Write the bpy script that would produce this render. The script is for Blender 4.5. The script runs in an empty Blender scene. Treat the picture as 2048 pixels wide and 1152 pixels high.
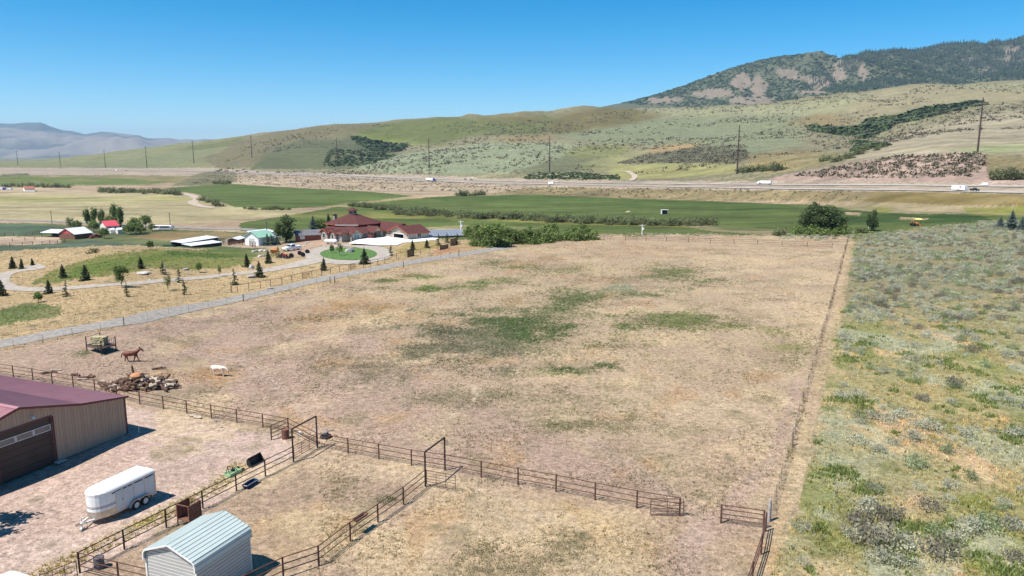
import bpy, math, random
import numpy as np
from mathutils import Vector, Matrix
random.seed(7)
sc = bpy.context.scene
COL = sc.collection

# ------------------------------------------------------------------ camera, sky, sun, exposure
F = 1500.0; PIT = math.radians(10.06); CZ = 27.0
cam_d = bpy.data.cameras.new('camera'); cam = bpy.data.objects.new('camera', cam_d); COL.objects.link(cam)
cam_d.sensor_width = 36.0; cam_d.lens = 36.0*F/2048.0; cam_d.clip_end = 60000; cam_d.clip_start = 0.5
cam.location = (0, 0, CZ); cam.rotation_euler = (math.pi/2-PIT, 0, 0)
sc.camera = cam
SUN_EL = math.radians(60); SUN_DIR = Vector((0.85*math.cos(SUN_EL), 0.527*math.cos(SUN_EL), -math.sin(SUN_EL)))
w = bpy.data.worlds.new('World'); sc.world = w; w.use_nodes = True
nt = w.node_tree; bg = nt.nodes['Background']
sky = nt.nodes.new('ShaderNodeTexSky'); sky.sky_type = 'NISHITA'; sky.sun_disc = False
sky.sun_elevation = SUN_EL; sky.sun_rotation = math.radians(238)
sky.altitude = 3000; sky.air_density = 1.0; sky.dust_density = 0.1; sky.ozone_density = 1.4
hsv = nt.nodes.new('ShaderNodeHueSaturation'); hsv.inputs['Saturation'].default_value = 1.6; hsv.inputs['Hue'].default_value = .49
nt.links.new(sky.outputs[0], hsv.inputs['Color']); nt.links.new(hsv.outputs[0], bg.inputs[0]); bg.inputs[1].default_value = 0.097
sl = bpy.data.lights.new('sun', 'SUN'); sl.energy = 5.0; sl.angle = math.radians(0.5); sl.color = (1.0, 0.93, 0.84)
sun = bpy.data.objects.new('sun', sl); COL.objects.link(sun); sun.location = (-60, -40, 120)
sun.rotation_euler = SUN_DIR.to_track_quat('-Z', 'Y').to_euler()
sc.view_settings.view_transform = 'Standard'; sc.view_settings.look = 'None'
sc.view_settings.gamma = 1; sc.view_settings.exposure = 0.68; sc.view_settings.use_curve_mapping = False

# ------------------------------------------------------------------ helpers: noise, terrain
def _h(ix, iy, s):
    n = (ix.astype(np.int64)*374761393 + iy.astype(np.int64)*668265263 + s*1442695041) & 0xffffffff
    n = ((n ^ (n >> 13))*1274126177) & 0xffffffff
    n = (n ^ (n >> 16)) & 0xffffffff
    return n.astype(np.float64)/4294967295.0
def vnoise(x, y, s=0):
    x = np.asarray(x, float); y = np.asarray(y, float)
    ix = np.floor(x); iy = np.floor(y); fx = x-ix; fy = y-iy
    fx = fx*fx*(3-2*fx); fy = fy*fy*(3-2*fy); ix = ix.astype(np.int64); iy = iy.astype(np.int64)
    a = _h(ix, iy, s); b = _h(ix+1, iy, s); c = _h(ix, iy+1, s); d = _h(ix+1, iy+1, s)
    return (a*(1-fx)+b*fx)*(1-fy)+(c*(1-fx)+d*fx)*fy
def fbm(x, y, sc_, octv=4, s=0):
    t = 0; a = .5; f = sc_; n = 0
    for k in range(octv):
        t = t+a*vnoise(x*f+17.3*k, y*f-9.1*k, s+k); n += a; a *= .5; f *= 2.03
    return t/n-.5
def ridged(x, y, sc_, octv=4, s=0):
    t = 0; a = .5; f = sc_; n = 0
    for k in range(octv):
        t = t+a*(1-np.abs(2*vnoise(x*f+5.3*k, y*f-3.1*k, s+k)-1)); n += a; a *= .5; f *= 2.1
    return t/n
def sstep(a, b, x):
    t = np.clip((x-a)/(b-a), 0, 1); return t*t*(3-2*t)

def slope_of(py):            # dz/dY for the horizontal depth Y of an image row
    return np.tan(np.arctan((576-np.asarray(py, float))/F)-PIT)
def zy(Y, py): return CZ+Y*slope_of(py)
# terrain layers: lists of (bearing px at horizon, depth, row) ; None row -> z in 4th
LAY = [
 # near plateau rim
 [(-900,195,-1.),(0,205,-1.),(200,215,.5),(400,225,-1.9),(560,262,-1.9),(650,285,-1.),(800,288,0),(900,255,0),(1000,228,0),(1200,255,0),(1400,258,0),(1600,262,0),(1800,275,.5),(2048,300,1.2),(2900,300,2)],
 # valley floor
 [(-900,320,-13),(0,320,-13),(200,320,-13),(400,315,-12.5),(560,330,-11),(700,365,-12.5),(850,375,-12.5),(1000,330,-10),(1200,340,-9),(1400,345,-8.5),(1600,345,-7.5),(1800,350,-4.5),(2048,375,-3),(2900,375,-1)],
 # far edge of the fields
 [(-900,1000,-13),(0,968,-13),(200,1050,-13),(400,980,-13),(600,1010,-13),(800,810,-13),(1000,760,-12),(1200,690,-11.2),(1400,632,-10.3),(1600,570,-8.2),(1800,425,-4.2),(2048,395,-2.5),(2900,390,0)],
]
def zl(px, Y, py): return (px, Y, float(zy(Y, py)))
LAY.append([(-900,1400,-12.5)]+[(0,1350,-12.3),(200,1400,-12),(400,1250,-10.5),(600,1130,-9.5),(800,950,-9.8),(1000,840,-9.2),(1200,745,-7.3),(1400,660,-5.2),(1600,570+8,-2),(1800,478,1.6),(2048,412,3.6),(2900,360,6)])
LAY.append([(-900,1800,-10)]+[zl(*t) for t in [(0,1800,341),(200,1750,341.5),(400,1550,344),(600,1320,351),(800,1090,361),(1000,930,367.5),(1200,820,371),(1400,700,375),(1600,600,378),(1800,512,380),(2048,432,386)]]+[(2900,370,8)])
LAY.append([(-900,1850,-9.5)]+[zl(*t) for t in [(0,1860,340),(200,1810,340.5),(400,1610,342.5),(600,1390,347),(800,1165,356),(1000,1000,362.5),(1200,880,366.5),(1400,755,369),(1600,655,370.5),(1800,562,371),(2048,482,374)]]+[(2900,420,11)])
LAY.append([(-900,2300,0)]+[zl(*t) for t in [(0,2100,333),(200,2050,334),(400,1850,329),(500,1650,322),(600,1560,335),(740,1330,337),(800,1290,331),(1000,1090,344),(1100,1010,346),(1200,990,350),(1400,860,352),(1500,770,348),(1600,740,338),(1700,700,322),(1800,660,311),(1900,620,306),(2048,590,312)]]+[(2900,560,40)])
LAY.append([(-900,3000,5)]+[zl(*t) for t in [(0,2500,330),(200,2400,324),(400,2150,305),(500,1950,295),(600,1760,292),(700,1720,292),(770,1760,306),(830,1640,300),(1000,1450,290),(1100,1400,293),(1200,1350,292),(1400,1300,290),(1500,1200,285),(1600,1150,285),(1700,1100,290),(1800,1150,262),(1900,1150,245),(2048,1100,238)]]+[(2900,1100,110)])
LAY.append([(-900,3500,5)]+[zl(*t) for t in [(0,3000,325),(100,3000,319),(200,2900,307),(300,2800,294),(400,2700,283),(500,2600,272),(600,2400,257),(680,2350,246.5),(760,2400,244),(820,2450,238),(880,2450,235),(950,2500,235),(1000,2500,233),(1060,2500,231),(1100,2500,229.5),(1150,2500,227),(1200,2500,223),(1250,2400,219),(1300,2300,217),(1400,2250,215),(1500,2200,212),(1600,2150,204),(1700,2100,188),(1780,2100,177),(1850,2000,169),(1900,2000,171),(2048,2000,165)]]+[(2900,2000,260)])
LAY.append([(-900,4200,-5),(0,3700,-10),(300,3500,20),(600,3100,60),(1000,3200,90),(1200,3200,130),(1400,3100,150),(1700,2900,170),(2048,2800,190),(2900,2800,250)])
LAY.append([(-900,5500,-10),(0,5500,-10),(300,5200,0),(700,4800,60),(1000,4800,160)]+[zl(*t) for t in [(1150,5000,226),(1200,5000,214),(1260,5000,203),(1300,5000,193),(1340,5000,183),(1400,5050,162),(1450,5100,146),(1500,5100,134),(1560,5100,125),(1600,5100,121),(1640,5100,127),(1665,5150,132),(1700,5200,117),(1720,5200,112),(1760,5200,114),(1800,5200,108),(1830,5200,108),(1880,5300,100),(1920,5300,103),(1950,5300,98),(1975,5300,101),(2010,5300,96),(2048,5300,89)]]+[(2900,5300,760)])
LAY.append([(-900,6500,-12),(0,6500,-12),(900,6500,0),(1200,6500,200),(1500,6500,380),(2048,6600,450),(2900,6600,450)])
LAY.append([(-900,26000,-20),(2900,26000,-20)])
LX = np.arange(-900, 2901, 20.0)
def _mk(l, j):
    v = np.interp(LX, [t[0] for t in l], [t[j] for t in l])
    return v
LY = []; LZ = []
for i, l in enumerate(LAY):
    y_ = _mk(l, 1); z_ = _mk(l, 2)
    k = np.array([1, 4, 1.])/6 if i >= 8 else np.array([1, 2, 3, 2, 1.])/9
    n = len(k)//2
    y_ = np.convolve(np.pad(y_, n, 'edge'), k, 'valid')
    z_ = np.convolve(np.pad(z_, n, 'edge'), k, 'valid')
    LY.append(y_); LZ.append(z_)
LY = np.array([np.full_like(LX, 5.0)]+LY); LZ = np.array([np.zeros_like(LX)]+LZ)
_dz = np.diff(LZ, axis=0)/np.diff(LY, axis=0)
_m = np.zeros_like(LZ)
_a = _dz[:-1]; _b = _dz[1:]
_m[1:-1] = np.where(_a*_b > 0, 2*_a*_b/(np.where(np.abs(_a+_b) < 1e-12, 1, _a+_b)), 0)
_m[1] = 0; _m[0] = 0
def _hermite(i0, wgt, Y):
    out = 0
    for c, wc in ((i0, 1-wgt), (i0+1, wgt)):
        Yk = LY[:, c]; Zk = LZ[:, c]; Mk = _m[:, c]
        seg = np.zeros(Y.shape, int)
        for k in range(1, LY.shape[0]-1): seg += (Y > Yk[k])
        r = np.arange(len(Y))
        y0 = Yk[seg, r]; y1 = Yk[seg+1, r]; h = y1-y0; t = np.clip((Y-y0)/h, 0, 1)
        z0 = Zk[seg, r]; z1 = Zk[seg+1, r]; m0 = Mk[seg, r]; m1 = Mk[seg+1, r]
        z = (2*t**3-3*t**2+1)*z0+(t**3-2*t**2+t)*h*m0+(-2*t**3+3*t**2)*z1+(t**3-t**2)*h*m1
        out = out+wc*z
    return out
def terr(X, Y, lay=False):
    X = np.atleast_1d(np.asarray(X, float)).ravel(); Y = np.atleast_1d(np.asarray(Y, float)).ravel()
    Ys = np.maximum(Y, 6.0)
    ph = 1024+np.clip(X/Ys, -4, 4)*F/math.cos(PIT)
    ph = np.clip(ph, LX[0], LX[-1]-1e-3)
    f = (ph-LX[0])/20.0; i0 = np.minimum(f.astype(int), len(LX)-2); wg = f-i0
    z = _hermite(i0, wg, Ys)
    YH = LY[5][i0]*(1-wg)+LY[5][i0+1]*wg; Y6 = LY[7][i0]*(1-wg)+LY[7][i0+1]*wg; Y8 = LY[9][i0]*(1-wg)+LY[9][i0+1]*wg
    Y9 = LY[10][i0]*(1-wg)+LY[10][i0+1]*wg; Y10 = LY[11][i0]*(1-wg)+LY[11][i0+1]*wg
    Y2 = LY[2][i0]*(1-wg)+LY[2][i0+1]*wg
    # relief
    far = Ys > 300
    if far.any():
        xf = X[far]; yf = Ys[far]
        a_h = sstep(0, 1, (yf-Y6[far]*.97)/(Y8[far]-Y6[far]+1))*(1-sstep(Y8[far]*1.05, Y9[far], yf))
        pxr = ph[far]
        a_h = a_h*(.35+.65*sstep(300, 600, pxr))
        r = (ridged(xf, yf, 1/460., 4, 11)-.64)*78 + fbm(xf, yf, 1/130., 4, 5)*24
        r = r*a_h*np.clip(yf/1900., .3, 1.2)
        r = r*(1-.88*np.exp(-((yf-Y8[far])/330.)**2))
        hump = fbm(xf, yf, 1/90., 4, 3)*8*np.clip(sstep(Y2[far]*1.6, Y2[far]*2.4, yf), 0, 1)*sstep(LY[3][i0][far], LY[4][i0][far], yf)
        a_m = sstep(Y9[far], Y10[far], yf)*sstep(1050, 1350, pxr)*(1-sstep(8000, 10000, yf))
        mo = ((ridged(xf*1.0, yf*.45, 1/620., 6, 21)-.66)*420+fbm(xf, yf, 1/140., 3, 23)*70)*a_m*(1-.88*sstep(Y10[far]-900, Y10[far]-150, yf))
        road = np.exp(-((yf-YH[far]*1.03)/(70+0.04*yf))**2)
        z[far] += r+hump*(1-road)+mo
    # small mounds on the knoll
    z += 1.7*np.exp(-((X+88)/38.)**2-((Y-200)/17.)**2)*(Y < 320)
    z += (vnoise(X*.13, Y*.13, 9)-.5)*.10*sstep(30, 60, Ys)*(Ys < 400)
    return z

def ray(px, py):
    u = (px-1024)/F; v = (576-py)/F
    return Vector((u, math.cos(PIT)+v*math.sin(PIT), -math.sin(PIT)+v*math.cos(PIT)))
_YS = np.geomspace(20, 9000, 6000)
def G(px, py, ymin=0):
    """world point of the terrain seen at a photo pixel"""
    d = ray(px, py); x = _YS*d.x/d.y; zr = CZ+_YS*d.z/d.y
    zt = terr(x, _YS); hit = np.nonzero((zr <= zt) & (_YS > ymin))[0]
    if len(hit) == 0: k = len(_YS)-1
    else: k = hit[0]
    if k == 0: k = 1
    a = zr[k-1]-zt[k-1]; b = zr[k]-zt[k]; t = a/(a-b) if a != b else 0
    Y = _YS[k-1]+(_YS[k]-_YS[k-1])*min(max(t, 0), 1)
    X = Y*d.x/d.y
    return Vector((X, Y, float(terr(X, Y)[0])))
def PY(px, py, Y):
    d = ray(px, py); return Vector((Y*d.x/d.y, Y, CZ+Y*d.z/d.y))
def top_z(p, py):            # height above p of a vertical thing whose top is at row py
    return CZ+p.y*float(slope_of(py))-p.z
def mpp(p): return (p.y*math.cos(PIT)+(CZ-p.z)*math.sin(PIT))/F    # metres per photo pixel
def gz(x, y): return float(terr(x, y)[0])
def proj(X, Y, Z):
    dz = Z-CZ; dep = Y*math.cos(PIT)-dz*math.sin(PIT); up = Y*math.sin(PIT)+dz*math.cos(PIT)
    dep = np.where(dep < .1, .1, dep)
    return 1024+F*X/dep, 576-F*up/dep
def lin(c):
    c = np.array(c, float)/255.; return np.where(c <= .04045, c/12.92, ((c+.055)/1.055)**2.4)
KE = 2.0
def alb(c, k=1.0): return np.clip(lin(c)/KE*k, 0, .9)

# ------------------------------------------------------------------ helpers: materials
MATS = {}
def mat(name, col, rough=.8, var=.15, scale=3.0, metal=0.0, spec=.3, bump=0.0, bscale=20., objvar=0.0, trans=0.0, coat=0.0, tint=None, leaf=0.0):
    """procedural principled material with a noise-varied base colour"""
    if name in MATS: return MATS[name]
    m = bpy.data.materials.new(name); m.use_nodes = True; N = m.node_tree.nodes; L = m.node_tree.links
    b = N['Principled BSDF']; b.inputs['Roughness'].default_value = rough; b.inputs['Metallic'].default_value = metal
    b.inputs['Specular IOR Level'].default_value = spec
    if coat: b.inputs['Coat Weight'].default_value = coat
    if trans: b.inputs['Transmission Weight'].default_value = trans
    tc = N.new('ShaderNodeTexCoord'); nz = N.new('ShaderNodeTexNoise'); nz.inputs['Scale'].default_value = scale; nz.inputs['Detail'].default_value = 6
    L.new(tc.outputs['Object'], nz.inputs['Vector'])
    mx = N.new('ShaderNodeMix'); mx.data_type = 'RGBA'
    c = np.array(col, float); c2 = np.array(tint, float) if tint is not None else c*(1+var)
    mx.inputs['A'].default_value = (*np.clip(c*(1-var), 0, 1), 1); mx.inputs['B'].default_value = (*np.clip(c2, 0, 1), 1)
    mr = N.new('ShaderNodeMapRange'); mr.inputs['From Min'].default_value = .3; mr.inputs['From Max'].default_value = .7
    L.new(nz.outputs['Fac'], mr.inputs['Value']); L.new(mr.outputs['Result'], mx.inputs['Factor'])
    out = mx.outputs['Result']
    if objvar:
        oi = N.new('ShaderNodeObjectInfo'); hs = N.new('ShaderNodeHueSaturation'); m2 = N.new('ShaderNodeMapRange')
        m2.inputs['To Min'].default_value = 1-objvar; m2.inputs['To Max'].default_value = 1+objvar
        L.new(oi.outputs['Random'], m2.inputs['Value']); L.new(m2.outputs['Result'], hs.inputs['Value']); L.new(out, hs.inputs['Color']); out = hs.outputs['Color']
    L.new(out, b.inputs['Base Color'])
    if bump:
        n2 = N.new('ShaderNodeTexNoise'); n2.inputs['Scale'].default_value = bscale; n2.inputs['Detail'].default_value = 4
        L.new(tc.outputs['Object'], n2.inputs['Vector'])
        bp = N.new('ShaderNodeBump'); bp.inputs['Strength'].default_value = bump; bp.inputs['Distance'].default_value = .05
        L.new(n2.outputs['Fac'], bp.inputs['Height']); L.new(bp.outputs['Normal'], b.inputs['Normal'])
    if leaf:
        tr = N.new('ShaderNodeBsdfTranslucent'); ms = N.new('ShaderNodeMixShader'); ms.inputs[0].default_value = leaf
        L.new(out, tr.inputs['Color']); L.new(b.outputs[0], ms.inputs[1]); L.new(tr.outputs[0], ms.inputs[2]); L.new(ms.outputs[0], N['Material Output'].inputs['Surface'])
    MATS[name] = m; return m

# ------------------------------------------------------------------ helpers: meshes and objects
class MB:
    def __init__(s): s.v = []; s.f = []
    def add(s, vs, fs):
        o = len(s.v); s.v += [tuple(v) for v in vs]; s.f += [tuple(i+o for i in f) for f in fs]; return s
    def hexa(s, p): return s.add(p, [(0,3,2,1),(4,5,6,7),(0,1,5,4),(1,2,6,5),(2,3,7,6),(3,0,4,7)])
    def box(s, c, d, yaw=0.0):
        cx, cy, cz = c; x, y, z = d[0]/2, d[1]/2, d[2]/2; ca, sa = math.cos(yaw), math.sin(yaw)
        p = [(cx+a*ca-b*sa, cy+a*sa+b*ca, cz+e) for e in (-z, z) for a, b in ((-x,-y),(x,-y),(x,y),(-x,y))]
        return s.hexa(p)
    def beam(s, p0, p1, wd, ht):
        p0 = Vector(p0); p1 = Vector(p1); d = (p1-p0).normalized()
        up = Vector((0,0,1)) if abs(d.z) < .95 else Vector((1,0,0))
        a = d.cross(up).normalized()*wd/2; b = a.cross(d).normalized()*ht/2
        q = [p0-a-b, p0+a-b, p0+a+b, p0-a+b, p1-a-b, p1+a-b, p1+a+b, p1-a+b]
        return s.add(q, [(0,1,2,3),(7,6,5,4),(1,0,4,5),(2,1,5,6),(3,2,6,7),(0,3,7,4)])
    def tube(s, p0, p1, r0, r1=None, n=6, cap=True):
        r1 = r0 if r1 is None else r1; p0 = Vector(p0); p1 = Vector(p1); d = (p1-p0).normalized()
        up = Vector((0,0,1)) if abs(d.z) < .95 else Vector((1,0,0))
        a = d.cross(up).normalized(); b = d.cross(a).normalized(); vs = []
        for p, r in ((p0, r0), (p1, r1)):
            for k in range(n):
                t = 2*math.pi*k/n; vs.append(p+a*math.cos(t)*r+b*math.sin(t)*r)
        fs = [(k, k+n, (k+1) % n+n, (k+1) % n) for k in range(n)]
        if cap: fs += [tuple(range(n)), tuple(range(2*n-1, n-1, -1))]
        return s.add(vs, fs)
    def path(s, pts, r, n=6):
        for a, b in zip(pts[:-1], pts[1:]): s.tube(a, b, r, None, n)
        return s
    def lathe(s, prof, n=12, c=(0,0,0)):
        vs = []; fs = []
        for r, z in prof:
            for k in range(n):
                t = 2*math.pi*k/n; vs.append((c[0]+r*math.cos(t), c[1]+r*math.sin(t), c[2]+z))
        for i in range(len(prof)-1):
            for k in range(n): fs.append((i*n+k, i*n+(k+1) % n, (i+1)*n+(k+1) % n, (i+1)*n+k))
        return s.add(vs, fs)
    def prism(s, poly, z0, z1):
        n = len(poly); vs = [(x, y, z0) for x, y in poly]+[(x, y, z1) for x, y in poly]
        return s.add(vs, [tuple(range(n-1, -1, -1)), tuple(range(n, 2*n))]+[(k, (k+1) % n, (k+1) % n+n, k+n) for k in range(n)])
    def ext(s, prof, x0, x1, taper=1.0):
        """profile (y,z) swept along x"""
        n = len(prof); vs = [(x0, y, z) for y, z in prof]+[(x1, y*taper, z) for y, z in prof]
        return s.add(vs, [tuple(range(n-1, -1, -1)), tuple(range(n, 2*n))]+[(k, (k+1) % n, (k+1) % n+n, k+n) for k in range(n)])
    def slab(s, pts, th, nrm=None):
        """flat polygon given thickness"""
        p = [Vector(q) for q in pts]
        if nrm is None: nrm = (p[1]-p[0]).cross(p[2]-p[0]).normalized()
        n = len(p); vs = p+[q-nrm*th for q in p]
        return s.add(vs, [tuple(range(n)), tuple(range(2*n-1, n-1, -1))]+[((k+1) % n, k, k+n, (k+1) % n+n) for k in range(n)])
    def mesh(s, name, m, smooth=False):
        me = bpy.data.meshes.new(name); me.from_pydata(s.v, [], s.f)
        if m is not None: me.materials.append(m)
        if smooth: me.polygons.foreach_set('use_smooth', [True]*len(me.polygons))
        me.update(); return me
def big_mesh(name, V, Fq, m, cols=None, smooth=False, k=4):
    """numpy mesh: V (n,3), Fq (m,k)"""
    me = bpy.data.meshes.new(name); n = len(V); q = len(Fq)
    me.vertices.add(n); me.vertices.foreach_set('co', np.ascontiguousarray(V, dtype=np.float32).ravel())
    me.loops.add(q*k); me.loops.foreach_set('vertex_index', np.ascontiguousarray(Fq, dtype=np.int32).ravel())
    me.polygons.add(q); me.polygons.foreach_set('loop_start', np.arange(0, q*k, k, dtype=np.int32))
    me.polygons.foreach_set('loop_total', np.full(q, k, dtype=np.int32))
    if smooth: me.polygons.foreach_set('use_smooth', np.ones(q, dtype=bool))
    me.update(calc_edges=True)
    if cols is not None:
        for nm, c in cols.items():
            at = me.color_attributes.new(nm, 'FLOAT_COLOR', 'POINT')
            cc = np.ones((n, 4), np.float32); cc[:, :c.shape[1]] = c; at.data.foreach_set('color', cc.ravel())
    me.materials.append(m); return me
def link(name, me, parent=None, kind=None, loc=None):
    o = bpy.data.objects.new(name, me); COL.objects.link(o)
    if parent is not None: o.parent = parent
    if kind: o['kind'] = kind
    if loc is not None: o.location = loc
    return o
def tag(o, label, cat, group=None, kind=None):
    if label: o['label'] = label
    if cat: o['category'] = cat
    if group: o['group'] = group
    if kind: o['kind'] = kind
    return o
def thing(name, label, cat, loc, rot=0.0, group=None, scale=None):
    o = bpy.data.objects.new(name, None); COL.objects.link(o); o.location = loc; o.rotation_euler = (0, 0, rot)
    o.empty_display_size = .3
    if scale: o.scale = (scale,)*3 if not hasattr(scale, '__len__') else scale
    return tag(o, label, cat, group)
def part(t, name, mb, m, smooth=False, world=False, parent=None, kind=None, label=None):
    if world:
        M = Matrix.Translation(t.location) @ Matrix.Rotation(t.rotation_euler.z, 4, 'Z'); Mi = M.inverted()
        mb.v = [tuple(Mi @ Vector(v)) for v in mb.v]
    o = link(name, mb.mesh(name, m, smooth), parent or t, kind)
    if label: o['label'] = label
    return o
def single(name, mb, m, label, cat, loc=(0,0,0), rot=0, group=None, smooth=False, scale=None):
    o = link(name, mb.mesh(name, m, smooth)); o.location = loc; o.rotation_euler = (0, 0, rot)
    if scale: o.scale = (scale,)*3 if not hasattr(scale, '__len__') else scale
    return tag(o, label, cat, group)
def stamp(name, parts, label, cat, loc, rot=0, scale=1, group=None):
    """thing from shared part meshes: parts = [(part name, mesh)]; one mesh -> a single object"""
    if len(parts) == 1:
        o = link(name, parts[0][1]); o.location = loc; o.rotation_euler = (0, 0, rot); o.scale = (scale,)*3 if not hasattr(scale, '__len__') else scale
        return tag(o, label, cat, group)
    t = thing(name, label, cat, loc, rot, group, scale)
    for nm, me in parts: link(nm, me, t)
    return t
# ------------------------------------------------------------------ the ground: one sheet to the horizon
def inpoly(px, py, poly):
    x = np.array([p[0] for p in poly], float); y = np.array([p[1] for p in poly], float); n = len(x)
    bb = (px >= x.min()) & (px <= x.max()) & (py >= y.min()) & (py <= y.max())
    res = np.zeros(px.shape, bool); idx = np.nonzero(bb)[0]
    if len(idx) == 0: return res
    a = px[idx]; b = py[idx]; r = np.zeros(len(idx), bool); j = n-1
    for i in range(n):
        c = ((y[i] > b) != (y[j] > b))
        xx = (x[j]-x[i])*(b-y[i])/((y[j]-y[i]) if y[j] != y[i] else 1e-9)+x[i]
        r ^= c & (a < xx); j = i
    res[idx] = r; return res

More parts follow.
